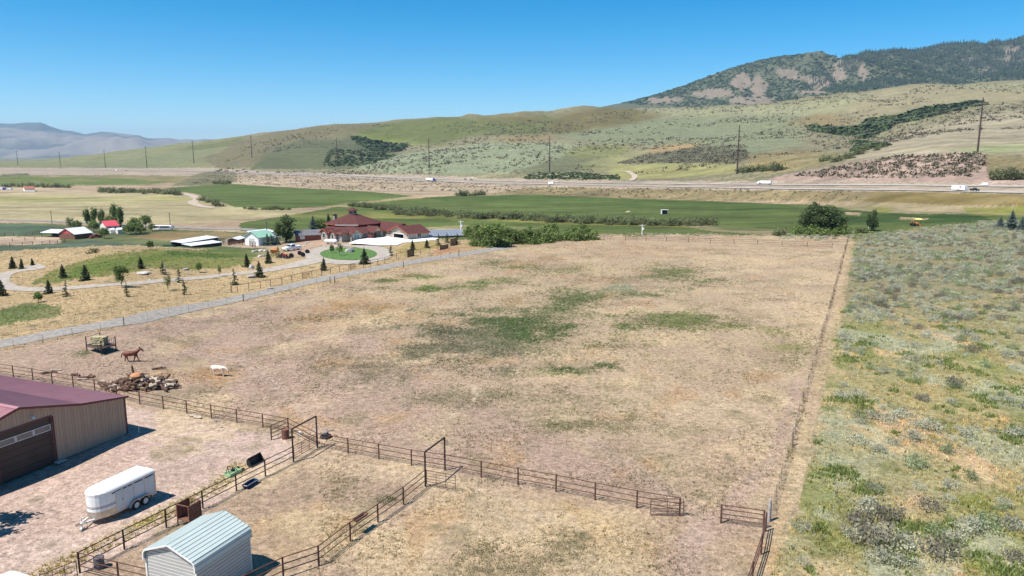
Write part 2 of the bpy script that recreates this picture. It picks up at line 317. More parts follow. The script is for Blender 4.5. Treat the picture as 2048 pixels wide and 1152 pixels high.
# photo colours of the land cover (converted to base colours), speckle, fine contrast
# (name, rgb, speckle amount, warp px, polygon, opacity)
ZONES = [
 # --- hills
 ((163,160,128),.35,6,[(-900,345),(400,345),(1000,372),(1500,372),(2100,390),(2900,390),(2900,100),(1200,200),(400,270),(-900,320)],1),
 ((150,155,112),.15,3,[(-900,345),(330,345),(470,340),(560,300),(480,275),(300,285),(150,305),(-900,322)],1),
 ((140,148,110),.05,4,[(120,330),(260,318),(400,303),(470,292),(440,318),(330,332),(200,340)],.8),
 ((112,122,78),.0,2,[(330,300),(430,285),(500,272),(470,290),(400,300)],.8),
 ((150,140,108),.5,4,[(400,320),(480,282),(560,262),(700,246),(765,246),(690,268),(600,276),(560,295),(530,335),(440,335)],1),
 ((112,120,88),.35,5,[(500,338),(545,296),(600,278),(700,274),(800,310),(830,322),(760,336),(700,338)],1),  # green spur face, coloured darker to carry the shade of its slope
 ((120,130,82),.08,5,[(700,262),(765,246),(820,239),(880,235),(1000,232),(1100,229),(1135,240),(1080,268),(950,272),(880,290),(820,290),(740,275)],1),
 ((136,152,78),.0,3,[(690,268),(740,268),(830,283),(860,290),(800,290),(730,280)],.8),
 ((128,124,84),.12,5,[(1085,262),(1110,235),(1150,222),(1200,214),(1260,212),(1330,230),(1250,252),(1160,268),(1110,272)],1),
 ((132,120,84),.1,4,[(940,236),(1000,232),(1090,230),(1080,246),(1000,244)],.7),
 ((160,172,140),.25,5,[(700,340),(760,318),(860,298),(1000,283),(1100,285),(1180,292),(1110,320),(1040,345),(900,350),(800,346)],1),
 ((166,150,112),.25,5,[(980,283),(1010,272),(1120,268),(1100,285)],.7),
 ((140,146,112),.5,5,[(1020,345),(1110,318),(1180,290),(1250,296),(1240,330),(1150,350)],1),
 ((150,158,96),.3,4,[(1120,300),(1200,287),(1260,292),(1240,310),(1160,318)],.8),
 ((152,162,128),.3,7,[(1100,272),(1200,258),(1330,235),(1500,222),(1620,235),(1600,290),(1500,312),(1420,300),(1330,290),(1200,288)],1),
 ((168,172,136),.15,6,[(1260,212),(1400,217),(1600,206),(1700,190),(1850,171),(2100,165),(2100,190),(1900,205),(1750,215),(1600,232),(1400,232),(1300,226)],1),
 ((166,150,110),.3,4,[(1570,245),(1640,225),(1690,232),(1720,260),(1640,258)],.8),
 ((172,166,134),.15,5,[(1680,215),(1760,180),(1850,170),(1980,176),(2100,180),(2100,205),(1950,205),(1800,225),(1740,250)],.8),
 ((180,174,148),.12,5,[(1680,330),(1760,290),(1830,262),(1960,230),(2100,215),(2900,215),(2900,320),(1950,306),(1780,312)],1),
 ((165,180,130),.0,3,[(1880,305),(1960,292),(2100,282),(2100,300),(1960,306)],.7),
 ((190,164,120),.0,3,[(1290,302),(1330,291),(1400,285),(1392,294),(1310,308)],.9),
 ((142,140,112),.75,4,[(1225,328),(1290,310),(1380,296),(1480,290),(1500,316),(1470,328),(1340,326)],.9),
 ((168,170,116),.05,3,[(1240,358),(1215,345),(1230,330),(1330,326),(1475,328),(1475,345),(1400,352),(1330,358)],1),
 ((172,176,122),.03,3,[(1150,330),(1230,310),(1300,300),(1240,330),(1190,345)],.6),
 ((166,150,100),.3,4,[(1480,345),(1500,310),(1600,300),(1700,310),(1640,330),(1560,345)],.7),
 ((192,172,160),.12,4,[(1480,374),(1560,352),(1640,335),(1790,312),(1960,304),(2010,330),(2100,345),(2100,378),(1500,380)],1),
 ((150,140,104),.3,4,[(1960,312),(2100,310),(2100,362),(1980,352)],.8),
 # --- dark scrub in draws
 ((70,92,60),.0,4,[(700,272),(730,279),(770,288),(815,292),(800,303),(760,306),(725,294)],.8),
 ((82,100,62),.2,6,[(1615,256),(1700,258),(1740,240),(1850,218),(1960,206),(1900,222),(1790,250),(1720,275),(1660,268)],.6),
 # --- corridor of the highway
 ((196,184,166),.2,4,[(-900,335),(200,336),(420,335),(470,338),(560,345),(800,349),(1000,357),(1250,361),(1500,362),(1700,362),(2100,368),(2100,390),(1500,380),(1200,375),(1000,375),(800,368),(600,358),(400,350),(-900,352)],1),
 ((150,146,104),.2,5,[(-900,350),(200,350),(450,352),(460,362),(300,368),(-900,372)],.9),
 ((196,182,156),.12,4,[(430,345),(600,352),(780,358),(860,366),(1000,370),(1060,378),(930,386),(800,390),(620,378),(450,368),(410,358)],1),
 ((146,142,108),.55,4,[(340,372),(385,350),(430,340),(470,345),(475,362),(440,370)],.9),
 ((160,148,112),.25,4,[(1060,374),(1250,376),(1500,381),(1900,384),(2100,390),(2100,412),(1900,410),(1700,404),(1480,402),(1250,398),(1130,396),(980,388),(1040,380)],1),
 ((148,136,88),.05,3,[(1740,384),(2100,390),(2100,413),(1850,409),(1730,402)],.9),
 ((176,168,120),.0,3,[(1080,374),(1200,374),(1180,380),(1080,380)],.5),
 # --- valley fields
 ((118,138,76),.05,3,[(-900,352),(170,354),(330,362),(300,370),(-900,378)],.9),
 ((96,112,64),.05,3,[(0,348),(60,346),(60,352),(0,354)],.7),
 ((205,190,160),.1,3,[(-900,375),(60,376),(150,380),(230,385),(180,388),(-900,386)],.8),
 ((190,183,144),.0,2,[(-900,384),(120,387),(250,386),(345,388),(415,392),(440,408),(600,420),(620,423),(480,441),(340,449),(180,446),(0,438),(-900,424)],1),
 ((176,178,118),.0,3,[(-900,396),(330,392),(400,398),(300,405),(-900,410)],.6),
 ((106,126,70),.0,1.5,[(330,376),(400,371),(470,368),(560,374),(640,378),(750,384),(830,392),(700,408),(640,414),(560,418),(470,414),(440,404),(400,390)],1),
 ((104,122,68),.0,1.5,[(480,446),(620,424),(720,404),(800,398),(900,392),(1080,389),(1250,397),(1400,401),(1560,408),(1700,412),(1800,418),(1960,428),(2100,436),(2900,436),(2900,472),(1000,490),(640,472),(480,462)],1),
 ((84,108,56),.0,2,[(850,396),(1000,390),(1250,398),(1500,406),(1600,412),(1590,425),(1400,420),(1100,408),(900,404)],.6),
 ((68,94,48),.0,2,[(1600,420),(1780,424),(1960,430),(2000,445),(1600,452)],.7),
 ((182,172,128),.0,2,[(640,415),(700,405),(830,393),(850,396),(760,404),(700,414)],.7),
 ((150,150,86),.05,2,[(560,430),(700,422),(830,428),(1000,436),(1200,444),(1400,450),(1400,456),(1180,450),(900,440),(700,434),(580,436)],.55),
 ((180,170,132),.0,2,[(820,458),(920,450),(1000,452),(1090,458),(1000,463),(880,462)],.6),
 ((196,176,150),.1,3,[(1370,440),(1450,452),(1580,462),(1540,470),(1420,462),(1350,448)],.5),
 ((178,168,134),.1,3,[(1640,406),(1760,404),(1900,410),(1960,416),(1930,428),(1820,428),(1700,420)],.9),
 ((156,160,88),.05,2,[(1740,412),(1790,414),(1780,426),(1745,424)],.8),
 ((150,154,86),.05,2,[(1920,414),(2100,412),(2100,436),(1940,430)],.8),
 ((196,176,142),.0,2,[(1800,434),(1860,436),(1850,440),(1800,439)],.8),
 ((204,184,150),.0,2,[(1690,424),(1725,426),(1720,432),(1690,430)],.8),
 # --- valley at left, near the farm
 ((112,124,84),.05,2,[(-900,440),(100,447),(180,452),(330,458),(500,466),(620,472),(620,480),(480,505),(-900,520)],1),
 ((100,122,98),.0,2,[(-900,446),(60,449),(118,453),(130,462),(60,470),(-900,474)],1),
 ((98,116,98),.0,3,[(-900,492),(60,490),(180,480),(300,490),(320,502),(150,508),(-900,510)],.9),
 ((156,138,100),.1,3,[(250,476),(330,464),(420,464),(520,470),(480,480),(350,482)],.9),
 ((208,190,166),.0,2,[(-900,474),(60,473),(122,474),(122,486),(60,490),(-900,492)],1),
 ((204,186,166),.05,2,[(445,480),(490,478),(620,486),(600,494),(500,496),(440,492)],.9),
 # --- near: everything below the rim
 ((206,186,146),.1,6,[(-900,502),(0,502),(250,490),(450,500),(520,500),(640,480),(1000,478),(1050,482),(1000,500),(560,590),(0,700),(-900,850)],1),
 ((142,148,88),.15,8,[(90,545),(190,512),(300,497),(440,500),(520,504),(500,530),(400,540),(300,536),(180,556),(60,572)],.9),
 ((118,138,72),.1,8,[(120,560),(150,535),(220,520),(330,505),(440,503),(430,512),(320,518),(260,530),(200,545)],.7),
 ((96,122,60),.1,6,[(330,502),(500,498),(560,500),(550,512),(420,516),(340,512)],.8),
 ((122,136,84),.2,8,[(-60,640),(0,618),(60,605),(130,612),(120,632),(0,652)],.9),
 ((212,192,150),.1,4,[(-60,512),(60,502),(150,506),(100,522),(60,545),(-60,540)],.8),
 ((205,182,160),.1,3,[(575,512),(590,490),(620,478),(650,480),(690,486),(700,494),(640,508),(600,516)],1),
 ((190,176,120),.1,3,[(790,500),(800,492),(830,484),(880,482),(880,496),(840,504),(800,512)],.8),
 ((198,150,120),.1,3,[(870,500),(900,494),(960,492),(900,504),(860,512)],.6),
]
NEAR = [  # ground of the near yard, pasture and sage field
 ((200,180,156),.0,6,[(-900,850),(0,700),(560,590),(1000,500),(1080,478),(1210,470),(1700,470),(1705,480),(1660,700),(1600,1000),(1530,1200),(1400,1400),(-900,1400)],1),
 ((210,192,162),.0,12,[(900,520),(1180,478),(1690,480),(1660,700),(1560,1000),(1400,1060),(1100,700),(860,640),(620,620),(760,560)],.75),
 ((198,176,158),.0,14,[(-200,760),(300,640),(560,610),(700,640),(860,760),(1100,860),(1300,960),(1300,1010),(900,940),(640,860),(300,790),(-200,740)],.8),
 ((198,168,124),.0,10,[(560,640),(700,590),(860,610),(860,640),(700,650),(600,665)],.55),
 ((186,154,112),.0,8,[(290,742),(420,732),(500,748),(470,765),(340,770)],.6),
 ((220,200,186),.0,6,[(-900,1400),(-900,800),(80,770),(260,812),(420,845),(560,868),(590,900),(570,935),(330,1060),(150,1160),(60,1400)],1),
 ((210,188,174),.0,12,[(-100,960),(300,880),(520,870),(560,900),(300,1000),(0,1100)],.5),
 ((170,164,92),.1,8,[(20,1152),(130,1110),(300,1030),(420,965),(470,925),(490,932),(430,975),(320,1035),(180,1108),(100,1165)],.45),
 ((188,168,146),.0,8,[(160,1150),(600,930),(850,975),(560,1160),(500,1300),(100,1300)],.9),
 ((206,184,144),.0,12,[(500,1040),(660,1000),(700,1060),(560,1140),(470,1180)],.5),
 ((210,190,158),.0,14,[(900,985),(1100,990),(1300,1035),(1380,1050),(1340,1160),(700,1170),(760,1080)],.8),
 ((212,186,138),.0,10,[(1060,990),(1140,1000),(1260,1060),(1340,1110),(1260,1140),(1080,1060)],.5),
 ((200,178,160),.0,10,[(1370,1040),(1440,1010),(1460,980),(1400,880),(1450,870),(1520,940),(1480,1060),(1380,1100),(1340,1200),(1240,1200)],.7),
 ((206,186,158),.0,8,[(620,900),(640,895),(860,940),(1080,985),(1180,1060),(1100,1080),(960,1000),(840,968)],.55),
 ((206,186,150),.0,5,[(1560,1000),(1640,700),(1692,480),(1712,480),(1680,640),(1655,760),(1610,930),(1570,1060),(1540,1200),(1505,1200)],.9),
 # sage field
 ((170,166,126),.0,9,[(1716,474),(1800,462),(1960,446),(2100,440),(2900,430),(2900,1400),(1500,1400),(1545,1130),(1600,1000),(1652,770),(1690,600),(1706,500)],1),
 ((172,178,148),.0,18,[(1660,780),(1760,770),(1800,820),(1760,900),(1700,1000),(1640,1000),(1620,940)],.6),
 ((168,164,120),.0,18,[(1700,640),(1860,660),(2100,700),(2100,800),(1900,830),(1720,760)],.7),
 ((208,186,150),.0,16,[(1680,800),(1800,815),(1880,860),(2000,920),(2100,930),(2100,980),(1960,960),(1840,900),(1720,870)],.75),
 ((208,184,150),.0,14,[(1800,980),(1850,1000),(1840,1060),(1900,1130),(1980,1150),(1900,1200),(1780,1120)],.6),
 ((140,150,92),.0,16,[(1660,660),(1760,640),(1800,690),(1700,720),(1660,700)],.6),
 ((140,150,84),.0,18,[(1900,1000),(2100,960),(2100,1200),(1960,1200),(1880,1080)],.6),
]
CREAM = [(1150,705,130,26),(1180,762,130,12),(1330,672,150,18),(820,640,130,16),(1240,622,110,14),(720,588,150,12),(1100,745,90,10),(1620,640,60,60),(1250,540,160,10),(900,560,140,10),(1050,500,150,8),(1500,520,120,12),(760,935,110,14),(1150,1050,160,34),(700,1080,60,30),(1450,900,60,40)]
BLOBS = [  # weeds and green growth in the pasture: px, py, rx, ry, colour, strength
 (1000,665,150,48,(126,130,98),1.15),(1030,640,110,40,(112,126,80),.9),(1110,625,90,26,(124,136,88),.9),(1230,585,90,14,(128,140,92),.8),(940,690,120,36,(134,134,106),.9),(900,655,60,30,(88,102,74),.7),(1150,600,62,18,(84,110,52),1.1),(1060,655,80,22,(80,112,54),1.1),(1100,668,50,16,(74,108,48),.9),
 (1340,548,85,16,(92,118,58),1.1),(1400,562,60,10,(100,122,64),.7),(1345,640,90,16,(92,120,48),1.15),(1260,652,40,8,(82,116,44),.9),(1400,655,120,12,(120,130,70),.8),
 (1150,738,60,9,(86,112,56),1.1),(1210,732,35,7,(84,112,56),1.1),(1090,740,40,9,(96,124,60),.8),(1200,690,70,14,(116,130,66),.8),(860,700,90,30,(128,128,100),.9),(760,740,110,30,(150,142,118),.8),(960,730,80,22,(118,122,96),.7),
 (830,552,40,5,(110,140,50),1.2),(860,578,55,5,(96,128,48),1.2),(940,575,50,6,(104,130,54),1.1),(960,565,40,5,(104,140,50),1.1),(1020,560,50,6,(110,136,60),.9),(770,560,30,4,(100,128,52),1),(980,525,36,7,(104,118,66),.9),(1060,535,60,6,(118,134,70),.8),(1130,540,60,6,(120,134,72),.7),(640,630,50,7,(108,112,76),.6),(740,575,60,5,(120,124,80),.6),
 (1250,575,60,9,(176,184,160),.7),(1280,590,60,8,(120,136,84),.7),(1200,562,80,10,(150,150,110),.5),(1020,790,120,18,(140,138,106),.6),(1120,850,90,16,(142,140,104),.7),(900,800,120,30,(168,158,132),.6),(700,720,90,22,(160,146,118),.6),(1590,700,45,26,(140,146,86),.8),(1250,850,120,30,(164,158,122),.5),(1180,560,50,6,(198,150,118),.6),(1130,520,60,8,(200,160,130),.5),(1300,500,150,8,(200,168,140),.5),
 (1120,1100,60,30,(160,154,120),.45),(960,1105,70,26,(160,154,120),.4),(1000,1130,120,30,(168,158,126),.45),(780,1000,26,8,(100,116,78),.5),(1550,560,50,12,(190,178,150),.5),(1000,490,60,5,(150,152,100),.6)]

aa = np.concatenate([np.linspace(-2.6,-.84,26)[:-1], np.linspace(-.84,.84,900), np.linspace(.84,2.6,26)[1:]])
yy = np.concatenate([np.array([-400.,-150,-40,-5,10,20,28,34]), np.geomspace(38,6700,820), np.geomspace(7200,26000,14)])
A, Yg = np.meshgrid(aa, yy)
Xg = np.where(Yg > 34, A*Yg, np.sign(A)*np.abs(A)*np.maximum(60, np.abs(Yg)))
Xf = Xg.ravel(); Yf = Yg.ravel()
Zf = np.where(Yf > 5, terr(Xf, np.maximum(Yf, 6)), 0.0)
PXf, PYf = proj(Xf, np.maximum(Yf, 25), Zf)
NV = len(Xf)
_sl = ((Zf-CZ)/np.maximum(Yf, 25)).reshape(A.shape); _cm = np.maximum.accumulate(np.where(Yf.reshape(A.shape) > 30, _sl, -9), 0)
VIS = (_sl >= _cm-2e-5).ravel()
colr = np.tile(alb((190,172,146)), (NV, 1)); spk = np.full(NV, .1)
wn1 = fbm(Xf, Yf, 1/7., 4, 31); wn2 = fbm(Xf, Yf, 1/7., 4, 47)
fw1 = fbm(PXf, PYf*2.5, 1/26., 4, 61)*2.2; fw2 = fbm(PXf, PYf*2.5, 1/26., 4, 77)*1.2
rngj = np.random.default_rng(5); j1 = rngj.normal(0, 1, NV); j2 = rngj.normal(0, 1, NV)
def paint(zones, ysel):
    for c, sp, wp, poly, op in zones:
        near = ysel == 'n'
        w1 = wn1*2.6*wp if near else fw1*wp*1.6; w2 = wn2*1.3*wp if near else fw2*wp*.8
        w1 = w1+j1*wp*(.9 if near else .3); w2 = w2+j2*wp*(.45 if near else .15)
        m = inpoly(PXf+w1, PYf+w2, poly) & ((Yf < 330) if near else np.ones(NV, bool))
        if near: pass
        ca = alb(c); o = op*np.ones(m.sum())
        if op < 1: o = np.clip(op+(fbm(Xf[m], Yf[m], 1/(3.5 if near else 22.), 4, 91)*1.7), 0, 1)
        colr[m] = colr[m]*(1-o[:, None])+ca*o[:, None]; spk[m] = spk[m]*(1-o)+sp*o
far_ok = Yf > 25
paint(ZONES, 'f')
# soften the cover of the hills
cg = colr.reshape(A.shape[0], A.shape[1], 3); sg = spk.reshape(A.shape)
def blur(a, n, ax):
    k = np.ones(n)/n; return np.apply_along_axis(lambda v: np.convolve(np.pad(v, n//2, 'edge'), k, 'valid'), ax, a)
_b = blur(blur(cg, 9, 1), 5, 0); _b = blur(blur(_b, 7, 1), 3, 0); hw_ = sstep(1.08, 1.2, Yf/np.interp(PXf, LX, LY[6])).reshape(A.shape)[..., None]
cg[:] = cg*(1-hw_)+_b*hw_; colr = cg.reshape(-1, 3)
# mountain: bare tan ribs that also carry relief shading in colour, green hollows, dark conifer slopes
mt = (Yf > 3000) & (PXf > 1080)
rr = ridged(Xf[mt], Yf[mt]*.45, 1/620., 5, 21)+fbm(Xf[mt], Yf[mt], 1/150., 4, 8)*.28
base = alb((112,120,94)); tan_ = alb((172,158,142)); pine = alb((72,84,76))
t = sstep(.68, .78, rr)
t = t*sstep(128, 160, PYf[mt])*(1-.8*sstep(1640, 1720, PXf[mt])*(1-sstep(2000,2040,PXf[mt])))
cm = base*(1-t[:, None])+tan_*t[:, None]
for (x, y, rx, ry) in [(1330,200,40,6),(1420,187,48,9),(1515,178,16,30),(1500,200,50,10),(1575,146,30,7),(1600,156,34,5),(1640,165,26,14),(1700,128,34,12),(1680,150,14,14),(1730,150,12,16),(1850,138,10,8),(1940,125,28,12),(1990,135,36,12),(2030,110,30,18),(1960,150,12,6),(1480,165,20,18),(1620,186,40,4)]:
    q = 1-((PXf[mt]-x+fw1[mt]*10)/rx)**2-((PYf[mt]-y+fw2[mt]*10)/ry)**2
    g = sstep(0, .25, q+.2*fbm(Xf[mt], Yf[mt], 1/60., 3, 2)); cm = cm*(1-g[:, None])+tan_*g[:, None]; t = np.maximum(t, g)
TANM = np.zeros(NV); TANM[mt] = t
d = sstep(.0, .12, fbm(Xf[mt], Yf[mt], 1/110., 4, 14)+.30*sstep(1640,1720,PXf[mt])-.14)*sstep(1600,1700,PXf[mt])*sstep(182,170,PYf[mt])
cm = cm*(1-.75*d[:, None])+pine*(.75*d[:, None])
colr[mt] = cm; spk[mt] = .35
lo = (Yf > 3000) & (PXf < 1100); colr[lo] = alb((150,150,120))
paint(NEAR, 'n')
# sage field: mottled grasses
sf = inpoly(PXf, PYf, NEAR[15][3]) & (Yf < 330)
for (c, s, th, amt, sd) in [((140,150,92),1/6.,.07,.7,101),((178,186,160),1/5.,.06,.75,111),((206,188,150),1/5.,.12,.8,121),((178,170,124),1/8.,.09,.7,131),((118,130,78),1/2.6,.14,.6,141)]:
    g = sstep(th, th+.1, fbm(Xf[sf], Yf[sf]*.6, s, 4, sd))*amt; cs = colr[sf]; colr[sf] = cs*(1-g[:, None])+alb(c)*g[:, None]
colr[sf] *= 1.1
dz = sf & (Yf > 120); gd = (sstep(118, 150, Yf[dz])*.7)[:, None]; colr[dz] = colr[dz]*(1-gd)+alb((158,152,122))*gd  # far sage ground darkened in colour to suggest shadow gaps between bushes
# pasture mottling and weed blobs
pn = (Yf < 330) & ~sf
for (c, s, th, amt, sd) in [((222,204,168),1/7.,.06,.6,201),((182,160,142),1/9.,.1,.35,211),((160,150,118),1/4.,.11,.5,221),((204,172,130),1/6.,.15,.5,231)]:
    past = pn & (PXf > 300) & inpoly(PXf, PYf, NEAR[0][3])
    g = sstep(th, th+.12, fbm(Xf[past], Yf[past]*.8, s, 5, sd))*amt; cs = colr[past]; colr[past] = cs*(1-g[:, None])+alb(c)*g[:, None]
for (x, y, rx, ry, c, st) in [(a_, b_, c_, d_, (226,206,168), .85) for a_, b_, c_, d_ in CREAM]+BLOBS:
    m = pn & (np.abs(PXf-x) < rx*1.8) & (np.abs(PYf-y) < ry*1.8)
    q = np.exp(-((PXf[m]-x)/rx)**2-((PYf[m]-y)/ry)**2)
    q = sstep(.28, .78, q*st*.85+fbm(Xf[m], Yf[m], 1/4.5, 5, 301)*1.5+j1[m]*.2)
    q = q*.72; colr[m] = colr[m]*(1-q[:, None])+alb(c)*q[:, None]
# wheel tracks and paths worn pale
def track(pts, wpx, c, op):
    global colr
    P = np.array([[*G(*p)[:2]] for p in pts]); m = pn
    xi = np.nonzero(m & (Yf > P[:, 1].min()-4) & (Yf < P[:, 1].max()+4) & (Xf > P[:, 0].min()-4) & (Xf < P[:, 0].max()+4))[0]
    d = np.full(len(xi), 1e9); jx = Xf[xi]+wn1[xi]*1.2; jy = Yf[xi]+wn2[xi]*1.2
    for a, b in zip(P[:-1], P[1:]):
        ab = b-a; tt = np.clip(((jx-a[0])*ab[0]+(jy-a[1])*ab[1])/(ab@ab), 0, 1)
        d = np.minimum(d, np.hypot(jx-a[0]-tt*ab[0], jy-a[1]-tt*ab[1]))
    o = op*(1-sstep(wpx*.5, wpx, d))[:, None]; colr[xi] = colr[xi]*(1-o)+alb(c)*o
for pts, wd, c, op in [([(640,905),(760,935),(900,960),(1020,990),(1100,1040)],.6,(214,196,168),.7),([(620,915),(740,950),(850,968),(960,1000),(1060,1060)],.6,(214,196,168),.6),
    ([(650,880),(800,872),(960,850),(1120,830),(1280,850)],.5,(214,196,170),.5),([(640,870),(600,820),(560,770),(500,720),(400,690)],.7,(210,190,172),.5),([(560,780),(480,725),(380,700),(250,690)],.6,(212,192,176),.5),
    ([(905,780),(940,770),(955,790),(930,820),(880,850)],.4,(216,200,176),.6),([(1180,880),(1300,960),(1390,1020),(1380,1152)],1.2,(206,186,168),.6),([(1600,760),(1570,860),(1540,930),(1470,1000),(1400,1060),(1360,1152)],1.0,(202,180,164),.6),
    ([(1690,520),(1668,600),(1640,700),(1610,800)],.8,(206,186,160),.5),([(250,900),(400,860),(520,870)],.8,(214,190,182),.4),([(0,1000),(120,960),(300,890),(480,880)],.6,(214,192,184),.4)]:
    track(pts, wd, c, op)
colr *= np.where((Yf < 330)[:, None], np.array([1.05, .988, .955]), np.array([1.05, .985, .95]))
fld = (Yf > 330) & (Yf < 1100); colr[fld] *= (1+.85*fbm(Xf[fld]*.35, Yf[fld], 1/14., 4, 422)+.35*fbm(Xf[fld], Yf[fld], 1/70., 3, 433))[:, None]
colr *= (1+.22*fbm(Xf, Yf, 1/30., 3, 401)*np.where(Yf < 330, 1, .6))[:, None]
nr, nc = A.shape
ii = np.arange(NV).reshape(nr, nc)
quads = np.stack([ii[:-1, :-1], ii[:-1, 1:], ii[1:, 1:], ii[1:, :-1]], -1).reshape(-1, 4)
nearw = np.where(Yf < 330, 1.0, 0.0)

def ground_material():
    m = bpy.data.materials.new('ground'); m.use_nodes = True; N = m.node_tree.nodes; L = m.node_tree.links
    b = N['Principled BSDF']; b.inputs['Roughness'].default_value = .95; b.inputs['Specular IOR Level'].default_value = .1
    at = N.new('ShaderNodeAttribute'); at.attribute_name = 'col'; ax = N.new('ShaderNodeAttribute'); ax.attribute_name = 'aux'
    tc = N.new('ShaderNodeTexCoord'); sp = N.new('ShaderNodeSeparateColor'); L.new(ax.outputs['Color'], sp.inputs[0])
    def noise(scale, det=6, rough=.6):
        n = N.new('ShaderNodeTexNoise'); n.inputs['Scale'].default_value = scale; n.inputs['Detail'].default_value = det; n.inputs['Roughness'].default_value = rough
        L.new(tc.outputs['Object'], n.inputs['Vector']); return n
    def mr(src, a, b_, c, d):
        r = N.new('ShaderNodeMapRange'); r.inputs['From Min'].default_value = a; r.inputs['From Max'].default_value = b_
        r.inputs['To Min'].default_value = c; r.inputs['To Max'].default_value = d; L.new(src, r.inputs['Value']); return r.outputs['Result']
    def mth(op, a, b_):
        r = N.new('ShaderNodeMath'); r.operation = op
        for i, q in enumerate((a, b_)):
            if isinstance(q, (int, float)): r.inputs[i].default_value = q
            else: L.new(q, r.inputs[i])
        return r.outputs[0]
    nf = noise(7.0, 8, .75); nm = noise(1.1, 6, .7); nl = noise(.16, 5, .65); nx = noise(.035, 4, .6)
    v = mth('MULTIPLY', mr(nf.outputs['Fac'], .32, .68, .50, 1.46), mr(nm.outputs['Fac'], .3, .7, .74, 1.24))
    v = mth('MULTIPLY', v, mr(nl.outputs['Fac'], .3, .7, .88, 1.12))
    n25 = noise(2.3, 4, .7); nsp = noise(1.7, 3, .8)
    v = mth('MULTIPLY', v, mr(n25.outputs['Fac'], .35, .65, .74, 1.24)); v = mth('MULTIPLY', v, mr(nsp.outputs['Fac'], .56, .66, 1.0, .68))
    vfar = mth('MULTIPLY', mr(nl.outputs['Fac'], .3, .7, .80, 1.2), mr(nx.outputs['Fac'], .3, .7, .86, 1.14))
    mixv = N.new('ShaderNodeMix'); L.new(sp.outputs[1], mixv.inputs['Factor']); L.new(vfar, mixv.inputs['A']); L.new(v, mixv.inputs['B'])
    vm = N.new('ShaderNodeVectorMath'); vm.operation = 'SCALE'; L.new(at.outputs['Color'], vm.inputs[0]); L.new(mixv.outputs['Result'], vm.inputs['Scale'])
    # scattered low brush
    vo = N.new('ShaderNodeTexVoronoi'); vo.inputs['Scale'].default_value = .22; vo.inputs['Randomness'].default_value = 1
    L.new(tc.outputs['Object'], vo.inputs['Vector'])
    ns = noise(.5, 3, .6)
    thr = mth('SUBTRACT', mth('MULTIPLY', sp.outputs[0], 1.0), mth('MULTIPLY', ns.outputs['Fac'], .2))
    s1 = N.new('ShaderNodeMath'); s1.operation = 'SUBTRACT'; L.new(thr, s1.inputs[0]); L.new(vo.outputs['Distance'], s1.inputs[1])
    vo.inputs['Scale'].default_value = .22
    f = mr(s1.outputs[0], -.28, -.06, 0, .8)
    mc = N.new('ShaderNodeMix'); mc.data_type = 'RGBA'; L.new(f, mc.inputs['Factor']); L.new(vm.outputs[0], mc.inputs['A'])
    mc.inputs['B'].default_value = (.085, .092, .052, 1)
    L.new(mc.outputs['Result'], b.inputs['Base Color'])
    bp = N.new('ShaderNodeBump'); bp.inputs['Strength'].default_value = .55; bp.inputs['Distance'].default_value = .08
    L.new(nf.outputs['Fac'], bp.inputs['Height']); b2 = N.new('ShaderNodeBump'); b2.inputs['Strength'].default_value = .35; b2.inputs['Distance'].default_value = .5
    L.new(nl.outputs['Fac'], b2.inputs['Height']); L.new(b2.outputs['Normal'], bp.inputs['Normal']); L.new(bp.outputs['Normal'], b.inputs['Normal'])
    return m
GM = ground_material()
aux = np.stack([spk, nearw, np.zeros(NV)], -1)
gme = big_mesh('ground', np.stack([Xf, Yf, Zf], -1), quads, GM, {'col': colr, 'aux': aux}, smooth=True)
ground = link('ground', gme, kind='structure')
from_grid = lambda X, Y: colr[np.clip(np.searchsorted(yy, Y), 0, nr-1)*nc+np.clip(np.searchsorted(aa, X/np.maximum(Y, 35)), 0, nc-1)]

